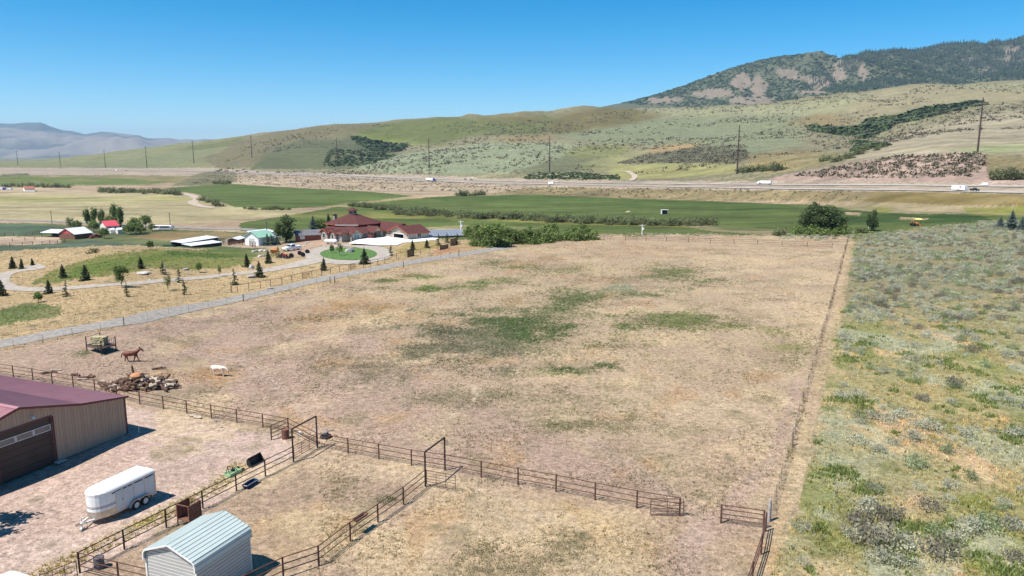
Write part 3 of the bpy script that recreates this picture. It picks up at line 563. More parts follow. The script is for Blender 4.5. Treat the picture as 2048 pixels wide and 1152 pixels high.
# distant range across the valley
def far_range():
    n, k = 260, 60; X = np.zeros((k, n)); Y = X.copy(); Z = X.copy()
    cx = np.array([-900,-300,-100,0,50,90,130,175,205,240,300,340,370,430,520,640,800,1100]); cy = np.array([262,255,250,248,245,247,262,266,263,268,275,277,279,281,286,292,300,306])
    pxs = np.linspace(-900, 1000, n); sky_ = np.interp(pxs, cx, cy)+fbm(pxs, pxs*0, 1/38., 4, 6)*9
    for j in range(k):
        t = j/(k-1); Yd = 10500+4500*t; s = t**1.25
        a = (pxs-1024)/F*math.cos(PIT); zt = CZ+15000*slope_of(sky_)
        X[j] = a*Yd; Y[j] = Yd
        Z[j] = -20+(zt+20)*s+(fbm(X[j], Y[j], 1/420., 4, 55)*150+(ridged(X[j], Y[j]*.4, 1/800., 4, 44)-.6)*330)*min(1, t*3)*(1-t)**.4*np.clip((zt+20)/500, 0, 1)+(ridged(X[j], Y[j]*.5, 1/2100., 5, 33)-.66)*760*min(1, t*3)*(1-t)**.6*np.clip((zt+20)/500, 0, 1)
    V = np.stack([X.ravel(), Y.ravel(), Z.ravel()], -1); i2 = np.arange(n*k).reshape(k, n)
    q = np.stack([i2[:-1, :-1], i2[:-1, 1:], i2[1:, 1:], i2[1:, :-1]], -1).reshape(-1, 4)
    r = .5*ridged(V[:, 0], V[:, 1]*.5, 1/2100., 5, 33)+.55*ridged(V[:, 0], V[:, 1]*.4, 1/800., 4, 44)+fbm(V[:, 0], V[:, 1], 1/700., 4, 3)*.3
    t = sstep(.55, .75, r)[:, None]; c = np.array([.10, .10, .08])*(1-t)+np.array([.22, .19, .155])*t  # ridges paler and hollows darker, relief light put into the colour
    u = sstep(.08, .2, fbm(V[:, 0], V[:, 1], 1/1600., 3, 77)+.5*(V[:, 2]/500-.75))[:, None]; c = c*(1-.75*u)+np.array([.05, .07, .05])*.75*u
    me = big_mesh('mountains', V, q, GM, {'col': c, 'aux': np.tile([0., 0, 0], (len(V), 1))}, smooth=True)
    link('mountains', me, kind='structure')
far_range()

# haze of the valley air
hb = MB().box((0, 10500, 440), (66000, 36000, 950))
hz = link('haze', hb.mesh('haze', None), kind='stuff'); tag(hz, 'thin blue summer haze over the valley and far mountains', 'haze')
hm = bpy.data.materials.new('haze'); hm.use_nodes = True; hn = hm.node_tree.nodes; hn.remove(hn['Principled BSDF'])
pv = hn.new('ShaderNodeVolumePrincipled'); pv.inputs['Color'].default_value = (.46, .71, 1.0, 1); pv.inputs['Density'].default_value = 4.3e-5; pv.inputs['Anisotropy'].default_value = .1
hm.node_tree.links.new(pv.outputs[0], hn['Material Output'].inputs['Volume']); hz.data.materials.append(hm)
try: hm.cycles.homogeneous_volume = True
except Exception: pass
# ------------------------------------------------------------------ materials of made things
M_PIPE = mat('rusty_pipe', (.115,.058,.045), .75, .35, 6, metal=.2, spec=.3)
M_DPIPE = mat('dark_pipe', (.05,.032,.028), .6, .3, 6, metal=.2)
M_TIN = mat('grey_galvanised', (.45,.46,.46), .45, .12, 3, metal=.5)
M_WIRE = mat('dull_wire', (.20,.17,.14), .8, .1, 3)
M_WOOD = mat('weathered_post_wood', (.2,.16,.125), .9, .3, 9)
M_TAN = mat('tan_steel_siding', (.40,.28,.205), .55, .05, .6, spec=.4)
M_MAUVE = mat('mauve_steel_roof', (.40,.20,.215), .38, .07, .5, metal=.1, spec=.5)
M_MTRIM = mat('maroon_trim', (.13,.045,.05), .5, .1, 2)
M_BRDOOR = mat('brown_overhead_door', (.06,.042,.036), .5, .12, .8)
M_WHITE = mat('white_paint', (.80,.80,.79), .35, .06, 1.3, spec=.5, coat=.3)
M_OFFW = mat('off_white_trim', (.72,.70,.66), .6, .05, 2)
M_GLASS = mat('window_glass', (.03,.04,.05), .08, .3, 1, spec=.8)
M_GLASSG = mat('dull_window_glass', (.16,.15,.145), .2, .2, 2, spec=.6)
M_RUBBER = mat('tyre_rubber', (.025,.025,.026), .8, .2, 5)
M_BLACK = mat('black_steel', (.025,.025,.027), .5, .3, 4)
M_ALU = mat('brushed_metal', (.5,.48,.45), .32, .12, 3, metal=.8)
M_SHADEDW = mat('shaded_white_panel', (.60,.62,.65), .4, .05, 1.5, spec=.5)  # trailer white greyed and blued to paint its side as shaded
M_MINT = mat('pale_green_grey_roof', (.47,.54,.52), .45, .04, .8, metal=.1, spec=.5)
M_LGREY = mat('light_grey_siding', (.48,.48,.46), .5, .04, 1, spec=.4)
M_RUST = mat('rusted_sheet', (.17,.08,.055), .85, .4, 5)
M_GREEN = mat('faded_green_paint', (.21,.33,.17), .5, .15, 3)
M_BLUE_ = mat('dark_blue_plastic', (.03,.045,.11), .4, .2, 3)
M_RED = mat('red_paint', (.26,.035,.028), .4, .15, 3)
M_ORANGE = mat('orange_paint', (.65,.22,.06), .5, .12, 3)
M_ROCK = mat('pale_rock', (.48,.46,.44), .9, .2, 2, bump=.4, bscale=6)
M_ROCKD = mat('grey_rock', (.28,.28,.28), .9, .3, 2, bump=.4, bscale=6)
M_HAY = mat('hay', (.36,.315,.19), .95, .35, 7, bump=.8, bscale=30)
M_LOG = mat('dark_log', (.115,.07,.05), .95, .4, 4, bump=.6, bscale=14)
M_LOGP = mat('bleached_log', (.42,.36,.30), .95, .2, 4, bump=.5, bscale=14)
M_CUT = mat('cut_wood', (.42,.21,.11), .9, .25, 4)
M_CONC = mat('concrete', (.46,.44,.41), .9, .12, 2)

# ------------------------------------------------------------------ roads and paths
def cat_rom(P, n=8):
    P = [Vector(p) for p in P]; Q = [2*P[0]-P[1]]+P+[2*P[-1]-P[-2]]; out = []
    for i in range(1, len(Q)-2):
        for k in range(n):
            t = k/n; a, b, c, d = Q[i-1], Q[i], Q[i+1], Q[i+2]
            out.append(.5*((2*b)+(c-a)*t+(2*a-5*b+4*c-d)*t*t+(3*b-a-3*c+d)*t**3))
    return out+[P[-1]]
ROADS = []
def ribbon(name, pts, width, m, off=.05, n=10, nw=4, ragged=.15, lift=None, world=None, kind='structure'):
    P = world if world else [G(*p) for p in pts]
    C_ = cat_rom([(p.x, p.y, 0) for p in P], n); V = []; Fq = []
    for i, c in enumerate(C_):
        t = (C_[min(i+1, len(C_)-1)]-C_[max(i-1, 0)]).normalized(); nn = Vector((-t.y, t.x, 0))
        wd = width(i/(len(C_)-1)) if callable(width) else width
        for k in range(nw+1):
            s = (k/nw-.5)*wd
            if k in (0, nw): s *= 1+ragged*(float(vnoise(c.x*.4, c.y*.4, k+3))-.5)
            q = c+nn*s; V.append((q.x, q.y))
    if not callable(width) and width < 7: ROADS.append((C_, width))
    V = np.array(V); z = terr(V[:, 0], V[:, 1])+off; ns = len(C_)
    if lift is not None: z = lift(V, z, nw)
    for i in range(ns-1):
        for k in range(nw): a = i*(nw+1)+k; Fq.append((a, a+1, a+nw+2, a+nw+1))
    me = big_mesh(name, np.c_[V, z], np.array(Fq), m); return link(name, me, kind=kind)
def road_mat(name, c1, c2, s=.6):
    m = mat(name, c1, .95, .12, s, spec=.1, bump=.5, bscale=9, tint=c2); return m
M_GRAVEL = road_mat('grey_gravel', (.215,.20,.185), (.31,.29,.265), 1.3)
M_DRIVE = road_mat('beige_gravel', (.29,.26,.225), (.40,.36,.31), .9)
M_HWY = road_mat('pale_highway_concrete', (.33,.30,.26), (.40,.365,.32), .08)
M_COUNTY = road_mat('grey_asphalt', (.20,.195,.185), (.27,.26,.245), .2)
M_DIRT = road_mat('pale_dirt', (.34,.28,.215), (.45,.38,.30), .5)
ribbon('gravel_road', [(-420,770),(-180,722),(0,688),(120,665),(248,643),(380,616),(500,592),(610,566),(740,540),(870,517),(960,503),(1010,495)], 5.6, M_GRAVEL, .05)
ribbon('driveway', [(645,512),(600,525),(560,535),(520,543),(440,551),(354,559),(236,569),(124,577),(60,579),(15,574),(0,560),(14,547),(50,540),(75,537),(60,531)], 3.6, M_DRIVE, .07)
def loop_road():
    ce = G(697, 509); pts = []
    for k in range(49):
        t = 2*math.pi*k/48; pts.append((697+66*math.cos(t), 508+17*math.sin(t)))
    ribbon('driveway_loop', pts, 6.0, M_DRIVE, .09, 2)
    ribbon('driveway_branch', [(648,520),(600,530),(560,536),(530,542)], 4.6, M_DRIVE, .08)
loop_road()
M_LAWN = mat('green_lawn', (.075,.145,.035), .9, .3, 1.2, bump=.5, bscale=12)
LAWN_C = G(697, 508.5)
mb = MB(); nr_ = 6; c0 = LAWN_C
edge = [G(697+57*math.cos(q*math.pi/24), 508.5+12.5*math.sin(q*math.pi/24)) for q in range(48)]
mb.v.append((c0.x, c0.y, gz(c0.x, c0.y)+.16))
for r in range(1, nr_+1):
    for p in edge: x = c0.x+(p.x-c0.x)*r/nr_; y = c0.y+(p.y-c0.y)*r/nr_; mb.v.append((x, y, gz(x, y)+.16))
mb.f += [(0, 1+q, 1+(q+1) % 48) for q in range(48)]
for r in range(nr_-1): mb.f += [(1+r*48+q, 1+(r+1)*48+q, 1+(r+1)*48+(q+1) % 48, 1+r*48+(q+1) % 48) for q in range(48)]
link('lawn', mb.mesh('lawn', M_LAWN, True), kind='structure')
ap = [(u/5.39+620, v/5.39+400) for u, v in [(420,490),(500,455),(640,425),(790,395),(1055,425),(1290,410),(1390,415),(1370,430),(1200,448),(1010,462),(935,492),(760,500),(560,492)]]
gp_ = [G(*p) for p in ap]
M_APRON = mat('new_white_concrete', (.80,.79,.77), .8, .03, .3)
link('concrete_apron', MB().prism([(p.x, p.y) for p in gp_][::-1], .02, .16).mesh('concrete_apron', M_APRON), kind='structure')
ribbon('county_road', [(-500,431),(0,440),(110,443),(200,448),(330,454),(420,458),(520,463),(640,469)], 7, M_COUNTY, .15, 12)
def hw(name, lay, wd, off):
    W = []
    for p in range(-600, 2500, 40):
        Yv = float(np.interp(p, LX, LY[lay])); a = (p-1024)/F*math.cos(PIT); W.append(Vector((a*Yv, Yv, 0)))
    ribbon(name, None, wd, M_HWY, off, 3, 4, 0, world=W)
hw('highway', 5, 9.5, .45); hw('highway_upper_lanes', 6, 9.5, .45)
ribbon('dirt_track', [(1262,362),(1270,354),(1262,347),(1250,343)], 7, M_DIRT, .6, 6)
ribbon('field_track', [(330,384),(370,388),(395,397),(385,405),(400,412),(430,416)], 8, M_DIRT, .25, 6)

# ------------------------------------------------------------------ plants: templates
RNG = np.random.default_rng(11)
def leaves(centers, size, rng, up=0.0, flat=1.0):
    """one small quad per centre, random facing"""
    n = len(centers); a = rng.normal(size=(n, 3)); a[:, 2] = a[:, 2]*flat; a /= np.linalg.norm(a, axis=1)[:, None]
    b = rng.normal(size=(n, 3)); b[:, 2] += up; b -= (a*b).sum(1)[:, None]*a; b /= np.linalg.norm(b, axis=1)[:, None]
    s = size*(.6+.8*rng.random(n))[:, None] if np.isscalar(size) else size[:, None]
    a = a*s*.5; b = b*s*.75
    V = np.stack([centers-b, centers+a, centers+b, centers-a], 1).reshape(-1, 3)
    return V, np.arange(4*n).reshape(n, 4)
def lumps(rng, n, rx, rz, cz, k, r, shell=.55):
    """points gathered in k clumps inside an ellipsoid"""
    c = rng.normal(size=(k, 3)); c /= np.linalg.norm(c, axis=1)[:, None]; c *= (shell+(1-shell)*rng.random(k)**.5)[:, None]*.8
    p = c[rng.integers(0, k, n)]+rng.normal(size=(n, 3))*r*.45
    return p*np.array([rx, rx, rz])+np.array([0, 0, cz])
M_BARK = mat('bark', (.11,.085,.06), .9, .3, 8, spec=.1)
M_LEAF = mat('green_leaves', (.17,.23,.07), .7, .45, .9, spec=.2, objvar=.18, leaf=.4)
M_LEAFD = mat('dark_leaves', (.10,.14,.055), .7, .4, 1.2, spec=.2, objvar=.15, leaf=.4)
M_WILLOW = mat('willow_leaves', (.19,.21,.10), .75, .45, .7, spec=.15, objvar=.25, leaf=.4)
M_NEEDLE = mat('spruce_needles', (.09,.11,.055), .8, .4, 2.5, spec=.15, objvar=.2, leaf=.4)
M_BLUE = mat('blue_spruce_needles', (.21,.26,.22), .8, .35, 2.5, spec=.15, objvar=.12, leaf=.4)
M_SAGE = mat('sage_leaves', (.47,.47,.35), .85, .4, 2.2, spec=.1, objvar=.2, leaf=.4)
M_SAGEG = mat('green_sage_leaves', (.30,.35,.19), .85, .4, 2.2, spec=.1, objvar=.2, leaf=.4)
M_SAGED = mat('grey_brown_sage_leaves', (.25,.23,.175), .9, .45, 2.2, spec=.1, objvar=.2, leaf=.4)  # grey brown bushes, darkened further to paint shadow contrast into the stand
M_SHRUB = mat('green_shrub_leaves', (.15,.18,.065), .8, .45, 2.0, spec=.1, objvar=.3, leaf=.4)
M_PALE = mat('pale_leaves', (.2,.23,.09), .75, .4, 1.2, spec=.15, objvar=.15, leaf=.4)
def trunk_mesh(h, r, limbs=5, top=.6):
    mb = MB(); mb.tube((0,0,-.03*h), (0.01,0,h*top), r, r*.45, 7)
    for k in range(limbs):
        t = 2.4*k; z = h*(.18+.5*k/limbs)*1.0; rr = .26
        mb.tube((0.005,0,z), (math.cos(t)*rr, math.sin(t)*rr, min(z+.22*h, h*.86)), r*.42, r*.12, 5)
    return mb.mesh('trunk', M_BARK)
def broad_t(seed, n, rx, rz, cz, k, r, ls, m, shell=.5):
    rng = np.random.default_rng(seed); V, Q = leaves(lumps(rng, n, rx, rz, cz, k, r, shell), ls, rng)
    return [('trunk', trunk_mesh(1, .022)), ('crown', big_mesh('crown', V, Q, m))]
def bush_t(seed, n, rx, rz, cz, k, r, ls, m, nm='crown'):
    rng = np.random.default_rng(seed); p = lumps(rng, n, rx, rz, cz, k, r, .3); p[:, 2] = np.abs(p[:, 2])
    V, Q = leaves(p, ls, rng); return [(nm, big_mesh(nm, V, Q, m))]
def conifer_t(seed, m, tiers=13, br=10, width=.24, sparse=0.0):
    rng = np.random.default_rng(seed); V = []; Q = []
    for i in range(tiers):
        t = i/(tiers-1); z = .06+.90*t; L = width*(1-t)**.85+.015
        for b in range(br):
            if rng.random() < sparse+.12: continue
            a = 2*math.pi*(b+rng.random()*.8)/br+i*.7; l = L*(.45+.85*rng.random()); dr = -.22*l
            d = np.array([math.cos(a), math.sin(a), 0]); s = np.array([-math.sin(a), math.cos(a), 0]); w_ = .24*l+.008
            zz = z+rng.normal()*.012
            for (f0, f1, wd) in ((.0, .6, w_), (.45, 1.0, w_*.75)):
                p0 = d*l*f0+[0,0,zz+dr*f0]; p1 = d*l*f1+[0,0,zz+dr*f1+.012]; pm = (p0+p1)/2; o = len(V)
                V += [p0, pm+s*wd+[0,0,-.02], p1, pm-s*wd+[0,0,-.02]]; Q.append([o,o+1,o+2,o+3])
                o = len(V); V += [p0+[0,0,.015], pm+[0,0,-.045-.02*rng.random()], p1, pm+[0,0,.03]]; Q.append([o,o+1,o+2,o+3])
    o = len(V); V += [np.array([0,0,.9]), np.array([.012,0,.95]), np.array([0,0,1.02]), np.array([-.012,0,.95])]; Q.append([o,o+1,o+2,o+3])
    tk = MB().tube((0,0,-.03), (0,0,.93), .014, .004, 6).mesh('trunk', M_BARK)
    return [('trunk', tk), ('crown', big_mesh('crown', np.array(V), np.array(Q), m))]
def sage_t(seed, n, m, flatk=1.0):
    """sage: several upright tufted heads forming a dome, radius 1"""
    rng = np.random.default_rng(seed); k = 16
    th = rng.random(k)*6.283; rr = np.sqrt(rng.random(k))*.78; hx = np.stack([rr*np.cos(th), rr*np.sin(th), (.62-.34*rr**2)*(.75+.5*rng.random(k))*flatk], 1)
    i = rng.integers(0, k, n); p = hx[i]+rng.normal(size=(n, 3))*np.array([.20, .20, .14]); low = rng.random(n) < .28
    p[low, 2] *= rng.random(low.sum()); p[:, 2] = np.abs(p[:, 2])
    V, Q = leaves(p, .15 if n < 200 else .095, rng, up=1.6); return big_mesh('sagebrush', V, Q, m)
T_BROAD = [broad_t(s, 1500, .42, .44, .58, 18, .36, .052, M_LEAF) for s in (1, 2, 3)]
T_DARK = [broad_t(s, 2200, .44, .46, .52, 22, .34, .045, M_LEAFD, .45) for s in (4, 5)]
T_POPLAR = [broad_t(s, 1000, .17, .50, .52, 16, .5, .05, M_LEAF, .3) for s in (6, 7)]
T_PALE = [broad_t(s, 420, .30, .40, .62, 14, .4, .05, M_PALE, .4) for s in (8, 9)]
T_BUSH = [bush_t(s, 420, .62, .72, .12, 12, .42, .085, M_WILLOW) for s in (10, 11, 12, 13)]
T_BUSHG = [bush_t(s, 520, .62, .72, .12, 12, .42, .08, M_LEAF) for s in (40, 41)]
T_SHRUB = [bush_t(s, 240, .8, .6, .1, 9, .45, .12, M_SHRUB, 'shrub') for s in (14, 15)]
T_CON = [conifer_t(s, M_NEEDLE, 14, 11, .24) for s in (20, 21, 22)]
T_THIN = [conifer_t(s, M_NEEDLE, 11, 8, .19, .45) for s in (23, 24)]
T_BLUE = [conifer_t(s, M_BLUE, 16, 13, .26) for s in (25, 26)]
T_SAGE = [sage_t(s, 420, M_SAGE) for s in (30, 31, 32)]+[sage_t(s, 420, M_SAGED) for s in (33,)]+[sage_t(34, 420, M_SAGEG)]
T_SAGELO = [sage_t(s, 130, M_SAGE) for s in (36, 37)]+[sage_t(38, 130, M_SAGED), sage_t(39, 130, M_SAGEG)]

def plant(tmpl, px, py, top, label, cat, name, group=None, wide=1.0, ymin=0):
    p = G(px, py, ymin); h = top_z(p, top); p = p.copy(); 
    return stamp(name, tmpl, label, cat, p, random.random()*6.28, (h*wide, h*wide, h), group)

# young spruces planted along the driveway
G_SP = 'young spruce trees planted along the driveway'
SPR = [
 (4,592,558,'c','dark young spruce cut by the left edge of the photo, below the driveway bend'),
 (26,537,512,'c','small spruce behind the driveway bend, leftmost of three in a row on dry grass'),
 (44,538,516,'c','small spruce behind the driveway bend, middle of three in a row'),
 (65,531,515,'c','smallest spruce of the row of three behind the driveway bend'),
 (98,587,559,'c','bushy round young spruce just below the driveway, left of a narrower one'),
 (133,593,559,'t','narrow ragged young spruce just below the driveway with a dark patch at its foot'),
 (126,556,527,'c','grey green young spruce on the grassy mound inside the driveway bend'),
 (171,561,528,'c','dense dark spruce on the mound, right of the grey green one'),
 (254,593,564,'t','young spruce on a green watered patch between driveway and gravel road'),
 (282,537,512,'c','young spruce alone on the top slope of the mound'),
 (326,549,519,'t','sparse conifer with a dark bushy base beside a pale standing pipe'),
 (359,565,534,'t','thin scrawny conifer standing right at the driveway edge'),
 (369,589,558,'t','leaning tufted conifer with low green shrub at its base'),
 (469,570,534,'t','tall thin conifer beside the end post of the brown rail fence'),
 (494,534,506,'c','full dark spruce beside a white boulder on the mound side of the driveway'),
 (519,555,521,'c','tall spruce at the driveway edge where the white boulder stands behind'),
 (537,526,500,'c','round topped spruce between white boulders and the orange loader'),
 (557,515,491,'t','slim spruce in front of the orange and red machines'),
 (648,541,514,'c','dark wide spruce in front of the lawn island by the rail fence'),
 (729,528,495,'c','spruce with shaded skirt standing on the fence line below the lawn island'),
 (782,512,486,'t','slender spruce right of the lawn island at the edge of the loop'),
 (825,500,478,'c','full spruce on the fence line below the garage gable'),
 (854,496,477,'c','small full spruce below the right corner of the garage'),
 (877,491,465,'t','narrow spruce in front of the dark ribbed roof, left of three'),
 (894,486,464,'t','narrow spruce in front of the dark ribbed roof, middle of three'),
 (915,489,465,'t','narrow spruce in front of the dark ribbed roof, right of three'),
 (535,491,466,'b','narrow spruce against the side wall of the green roofed white barn, left of a pair'),
 (543,491,468,'b','narrow spruce by the green roofed white barn, right one of a pair'),
 (554,490,469,'b','bluish spruce at the left foot of the huge dark tree'),
 (2022,459,419,'b','tallest blue spruce of the clump at the right edge of the photo'),
 (2000,456,430,'b','shorter blue spruce left of the tallest one at the right edge'),
 (2043,461,431,'b','blue spruce cut by the right edge of the photo beyond the sage'),
 (627,470,431,'b','big silvery blue spruce left of the red roofed house'),
 (657,446,426,'c','spruce top showing behind the left end of the red roofed house'),
]
for i, (px, py, tp, k, lab) in enumerate(SPR):
    T = {'c': T_CON, 't': T_THIN, 'b': T_BLUE}[k]
    plant(T[i % len(T)], px, py, tp, lab, 'tree', 'spruce_tree', G_SP if px < 930 and py > 475 else None, {'c': 1.35, 't': 1.35, 'b': 1.4}[k])
for (px, py, tp, k, lab, wd) in [
 (244,574,530,1,'green leafy young tree at the driveway edge, tallest of the slope',.75),
 (336,580,549,2,'thin pale green sapling below the driveway',.8),(398,545,525,1,'small round green sapling above the driveway right of the sparse conifer',.7),
 (77,605,584,1,'little bright green leafy tree with round crown near the left edge',.9),(301,499,481,1,'small leafy tree standing on the far lip of the mound',.9),
 (440,553,530,2,'bare thin sapling at the driveway edge between two spruces',.6),
 (680,512,486,2,'thin airy sapling on the left part of the lawn island',.8),(664,507,489,1,'tiny dark sapling left of the airy one on the lawn island',.6),
 (572,485,428,3,'huge dark green tree behind the white pickup',.86),(640,468,437,1,'rounded green tree tucked against the big blue spruce',.9),
 (555,488,474,2,'olive bush like tree left of the white pickup',2.0),
 (950,488,448,1,'grey green leafy tree right of the house, leftmost of the row at the pasture edge',1.05),(985,494,445,1,'bright green leafy tree, biggest of the row at the pasture edge',.95),
 (1019,487,456,1,'medium leafy tree, third in the row at the pasture edge',1.1),(1040,486,462,1,'low spreading leafy tree in front of the pasture edge row',1.3),(1062,484,452,1,'round leafy tree right of the low spreading one',1.0),
 (1101,476,446,1,'leafy tree in the row, second from the right',1.1),(1163,474,448,1,'wide leafy tree at the right end of the row behind the pasture crest',1.4),(1135,474,457,2,'small pale tree filling the gap before the right end of the row',1.2),
 (1622,467,403,3,'great dark broad tree behind the far pasture corner, left crown',.82),(1643,468,407,3,'great dark broad tree behind the far pasture corner, middle crown',.9),(1664,466,412,3,'great dark broad tree behind the far pasture corner, right crown',.9),
 (1745,462,416,3,'dark pointed tree standing right of the great broad trees',.55),(1557,471,449,4,'brown green round bush left of the great broad trees',1.3),(1690,467,445,2,'yellow green low tree right of the great broad trees',1.5),(1722,465,447,4,'grey green bush between the broad trees and the pointed tree',1.2)]:
    T = {1: T_BROAD, 2: T_PALE, 3: T_DARK, 4: T_BUSH}[k]
    plant(T[int(px) % len(T)], px, py, tp, lab, 'bush' if k == 4 else 'tree', 'bush' if k == 4 else 'leafy_tree', None, wd*(1.45 if 940 < px < 1180 else 1.35 if px > 1600 and k == 3 else 1.2 if k in (3,4) else 1.1))
# trees of the neighbour's farm
for (px, py, tp, k, lab, wd) in [
 (175,448,413,5,'ragged poplar, left of three poplars behind the white roofed barn',1.1),(190,450,417,5,'poplar in the middle of three behind the white roofed barn',1.1),(203,450,415,5,'poplar right of three behind the white roofed barn',1.1),
 (230,452,410,5,'tallest poplar above the red roofed house',1.1),(242,454,415,5,'second tall poplar right of the tallest one above the red roofed house',1.1),
 (188,464,441,1,'round green tree left of the red roofed farm house',1.2),(209,477,456,1,'round dark tree in front of the red roofed farm house',1.15),(272,467,436,1,'broad crowned tree right of the farm sheds',1.2),
 (292,455,430,1,'grey green tree at the right rear of the farm yard',1.2),(254,469,450,1,'low round tree between the white sheds and the broad crowned tree',1.0),(305,463,447,1,'small tree beside the parked camper trailers',1.0),
 (142,462,433,2,'pale yellow green tree behind the barn of the farm',1.1),(155,462,441,1,'small dark tree right of the pale tree behind the barn',1.0),(221,456,432,1,'leafy tree behind the ridge of the red roofed farm house',1.2),(262,470,447,1,'round tree right of the low round tree in the farm yard',1.1),(282,469,449,1,'low tree at the right end of the farm yard',1.2)]:
    T = {1: T_BROAD, 2: T_PALE, 5: T_POPLAR}[k]
    plant(T[int(px) % len(T)], px, py, tp, lab, 'tree', 'poplar_tree' if k == 5 else 'leafy_tree', 'trees of the farm in the valley', wd)
plant(T_SHRUB[0:1][0], 187, 506, 491, 'dark upright juniper on the edge of the dry knoll', 'shrub', 'juniper')
# willows along the creek, individually
def row(pts, n, h0, h1, label, name, group, T, jit=2.0, cat='bush'):
    P = np.array(pts, float); L = np.r_[0, np.cumsum(np.hypot(*np.diff(P, axis=0).T))]
    for k in range(n):
        s = (k+random.random()*.9)/n*L[-1]; x = np.interp(s, L, P[:, 0]); y = np.interp(s, L, P[:, 1])+random.uniform(-jit, jit)*.5
        p = G(x, y); h = random.uniform(h0, h1)*mpp(p)*1.35
        stamp(name, T[k % len(T)], label, cat, p, random.random()*6.28, (h*random.uniform(1.0, 1.5), h*random.uniform(1.0, 1.4), h), group)
row([(830,428),(900,432),(1000,437),(1100,443),(1250,447),(1330,449),(1425,449)], 110, 8, 17, 'willow bush in the long thicket along the creek through the green field', 'willow_bush', 'willow bushes of the creek thicket', T_BUSH, 6)
row([(938,490),(985,492),(1040,488),(1110,482),(1180,477)], 16, 17, 26, 'bright green bush filling in under the row of trees at the pasture edge', 'bush', 'bushes under the trees at the pasture edge', T_BUSHG, 4)
row([(1590,470),(1640,471),(1700,469)], 8, 12, 24, 'dark green bush at the foot of the great dark trees', 'bush', 'bushes at the foot of the great dark trees', T_BUSHG, 3)
row([(700,412),(760,418),(830,424)], 22, 7, 13, 'willow bush in the short thicket behind the ridge of the red roofed house', 'willow_bush', 'willow bushes behind the house', T_BUSH, 4)
row([(790,428),(860,431),(890,432)], 20, 8, 14, 'willow bush in the dense clump right of the chimney beyond the house', 'willow_bush', 'willow bushes of the clump beyond the house', T_BUSH, 4)
row([(485,418),(520,419),(580,420)], 11, 5, 9, 'dark bush in the hedge at the end of the pale hayfield', 'hedge_bush', 'bushes at the end of the hayfield', T_BUSH, 2)
row([(200,383),(260,386),(320,387),(360,389)], 30, 7, 12, 'green bush in the long thicket at the far edge of the pale hayfield', 'thicket_bush', 'bushes at the far edge of the hayfield', T_BUSH, 4)
row([(400,400),(430,408),(440,416)], 7, 7, 12, 'bush beside the dirt track at the right end of the hayfield', 'track_bush', 'bushes by the dirt track', T_BUSH, 4)
row([(0,374),(60,374),(125,375),(150,376)], 12, 6, 11, 'tree of the settlement far off at the left edge', 'settlement_tree', 'trees of the far settlement', T_BUSH, 2, 'tree')
row([(915,392),(938,391)], 3, 10, 14, 'dark bush of the pair below the blue truck', 'roadside_bush', 'bushes below the blue truck', T_BUSH, 1)
row([(945,391),(972,390)], 4, 8, 12, 'dark bush right of the pair below the blue truck', 'roadside_bush', 'bushes below the highway', T_BUSH, 1)
row([(425,368),(445,369),(462,367)], 5, 7, 11, 'dark bush at the foot of the rocky knoll below the highway', 'roadside_bush', 'bushes at the rocky knoll', T_BUSH, 1)
row([(1480,345),(1520,343),(1565,340)], 10, 10, 18, 'green bush of the thicket behind the highway by a tall pole', 'roadside_bush', 'bushes behind the highway', T_BUSH, 3)
row([(1985,357),(2010,358),(2045,356)], 7, 14, 24, 'dark bush above the highway at the right edge', 'roadside_bush', 'bushes above the highway at the right', T_BUSH, 3)
row([(1640,322),(1670,322),(1700,318),(1735,300),(1770,298)], 12, 8, 14, 'green bush in the gully of the hillside', 'hill_bush', 'bushes in the hillside gully', T_BUSH, 6)

# ------------------------------------------------------------------ sagebrush of the open range
def inview_poly(n, poly, rng, dens=None):
    """world points spread evenly over a photo region of the ground"""
    c = np.array([[*G(*p)[:2]] for p in poly]); lo = c.min(0); hi = c.max(0); out = []
    while sum(map(len, out)) < n:
        q = rng.random((n*2, 2))*(hi-lo)+lo; z = terr(q[:, 0], q[:, 1]); a, b = proj(q[:, 0], q[:, 1], z)
        k = inpoly(a, b, poly)
        if dens is not None: k &= rng.random(len(a)) < dens(a, b, q)
        out.append(np.c_[q, z][k])
        if len(out) > 60: break
    return np.concatenate(out)[:n]
SF = [(1709,474),(1800,463),(1960,446),(2270,436),(2270,1180),(1570,1180),(1620,1000),(1668,770),(1700,600)]
def sdens(a, b, q):
    cl = fbm(q[:, 0], q[:, 1], 1/6., 3, 501)
    base = np.where(b < 600, .85, np.where(b < 645, .45, .12))+np.where((b > 610) & (b < 630), .2, 0)
    base = np.where((b > 565) & (b < 595) & (a < 1880), .25, base)
    return np.clip(base*np.clip(.75+cl*4, 0, 1.3), 0, 1)
pts = inview_poly(5000, SF, RNG, sdens)
hand = [(1745,1085,1.35,3),(1775,1040,1.1,3),(1720,1050,.9,3),(1800,1095,1.0,0),(1760,1120,.8,0),(1740,1020,.8,2),(1790,1130,.7,1),(1880,1110,1.15,3),(1860,1020,.9,3),(1905,1080,.7,1),(1868,1065,.6,4),(1860,860,1.05,0),(1835,855,.7,1),(1758,835,.5,3),(1788,832,.55,0),(1822,834,.4,0),(1898,905,.75,4),(1900,880,.5,1),(1950,862,.5,0),(1918,860,.45,1),(2030,872,.9,0),(1985,865,.4,2),(2010,1055,.75,0),(2040,1060,.7,1),(1940,960,.6,4),(1898,1000,.45,1),(1700,1075,.6,2),(1830,1135,.5,0),(1988,903,.3,0),(2040,980,.35,1),(1965,1030,.35,4)]
hp = [G(a, b) for a, b, _, _ in hand]
sz = .45+.75*RNG.random(len(pts))**2.0+.12*(pts[:, 1] < 110)
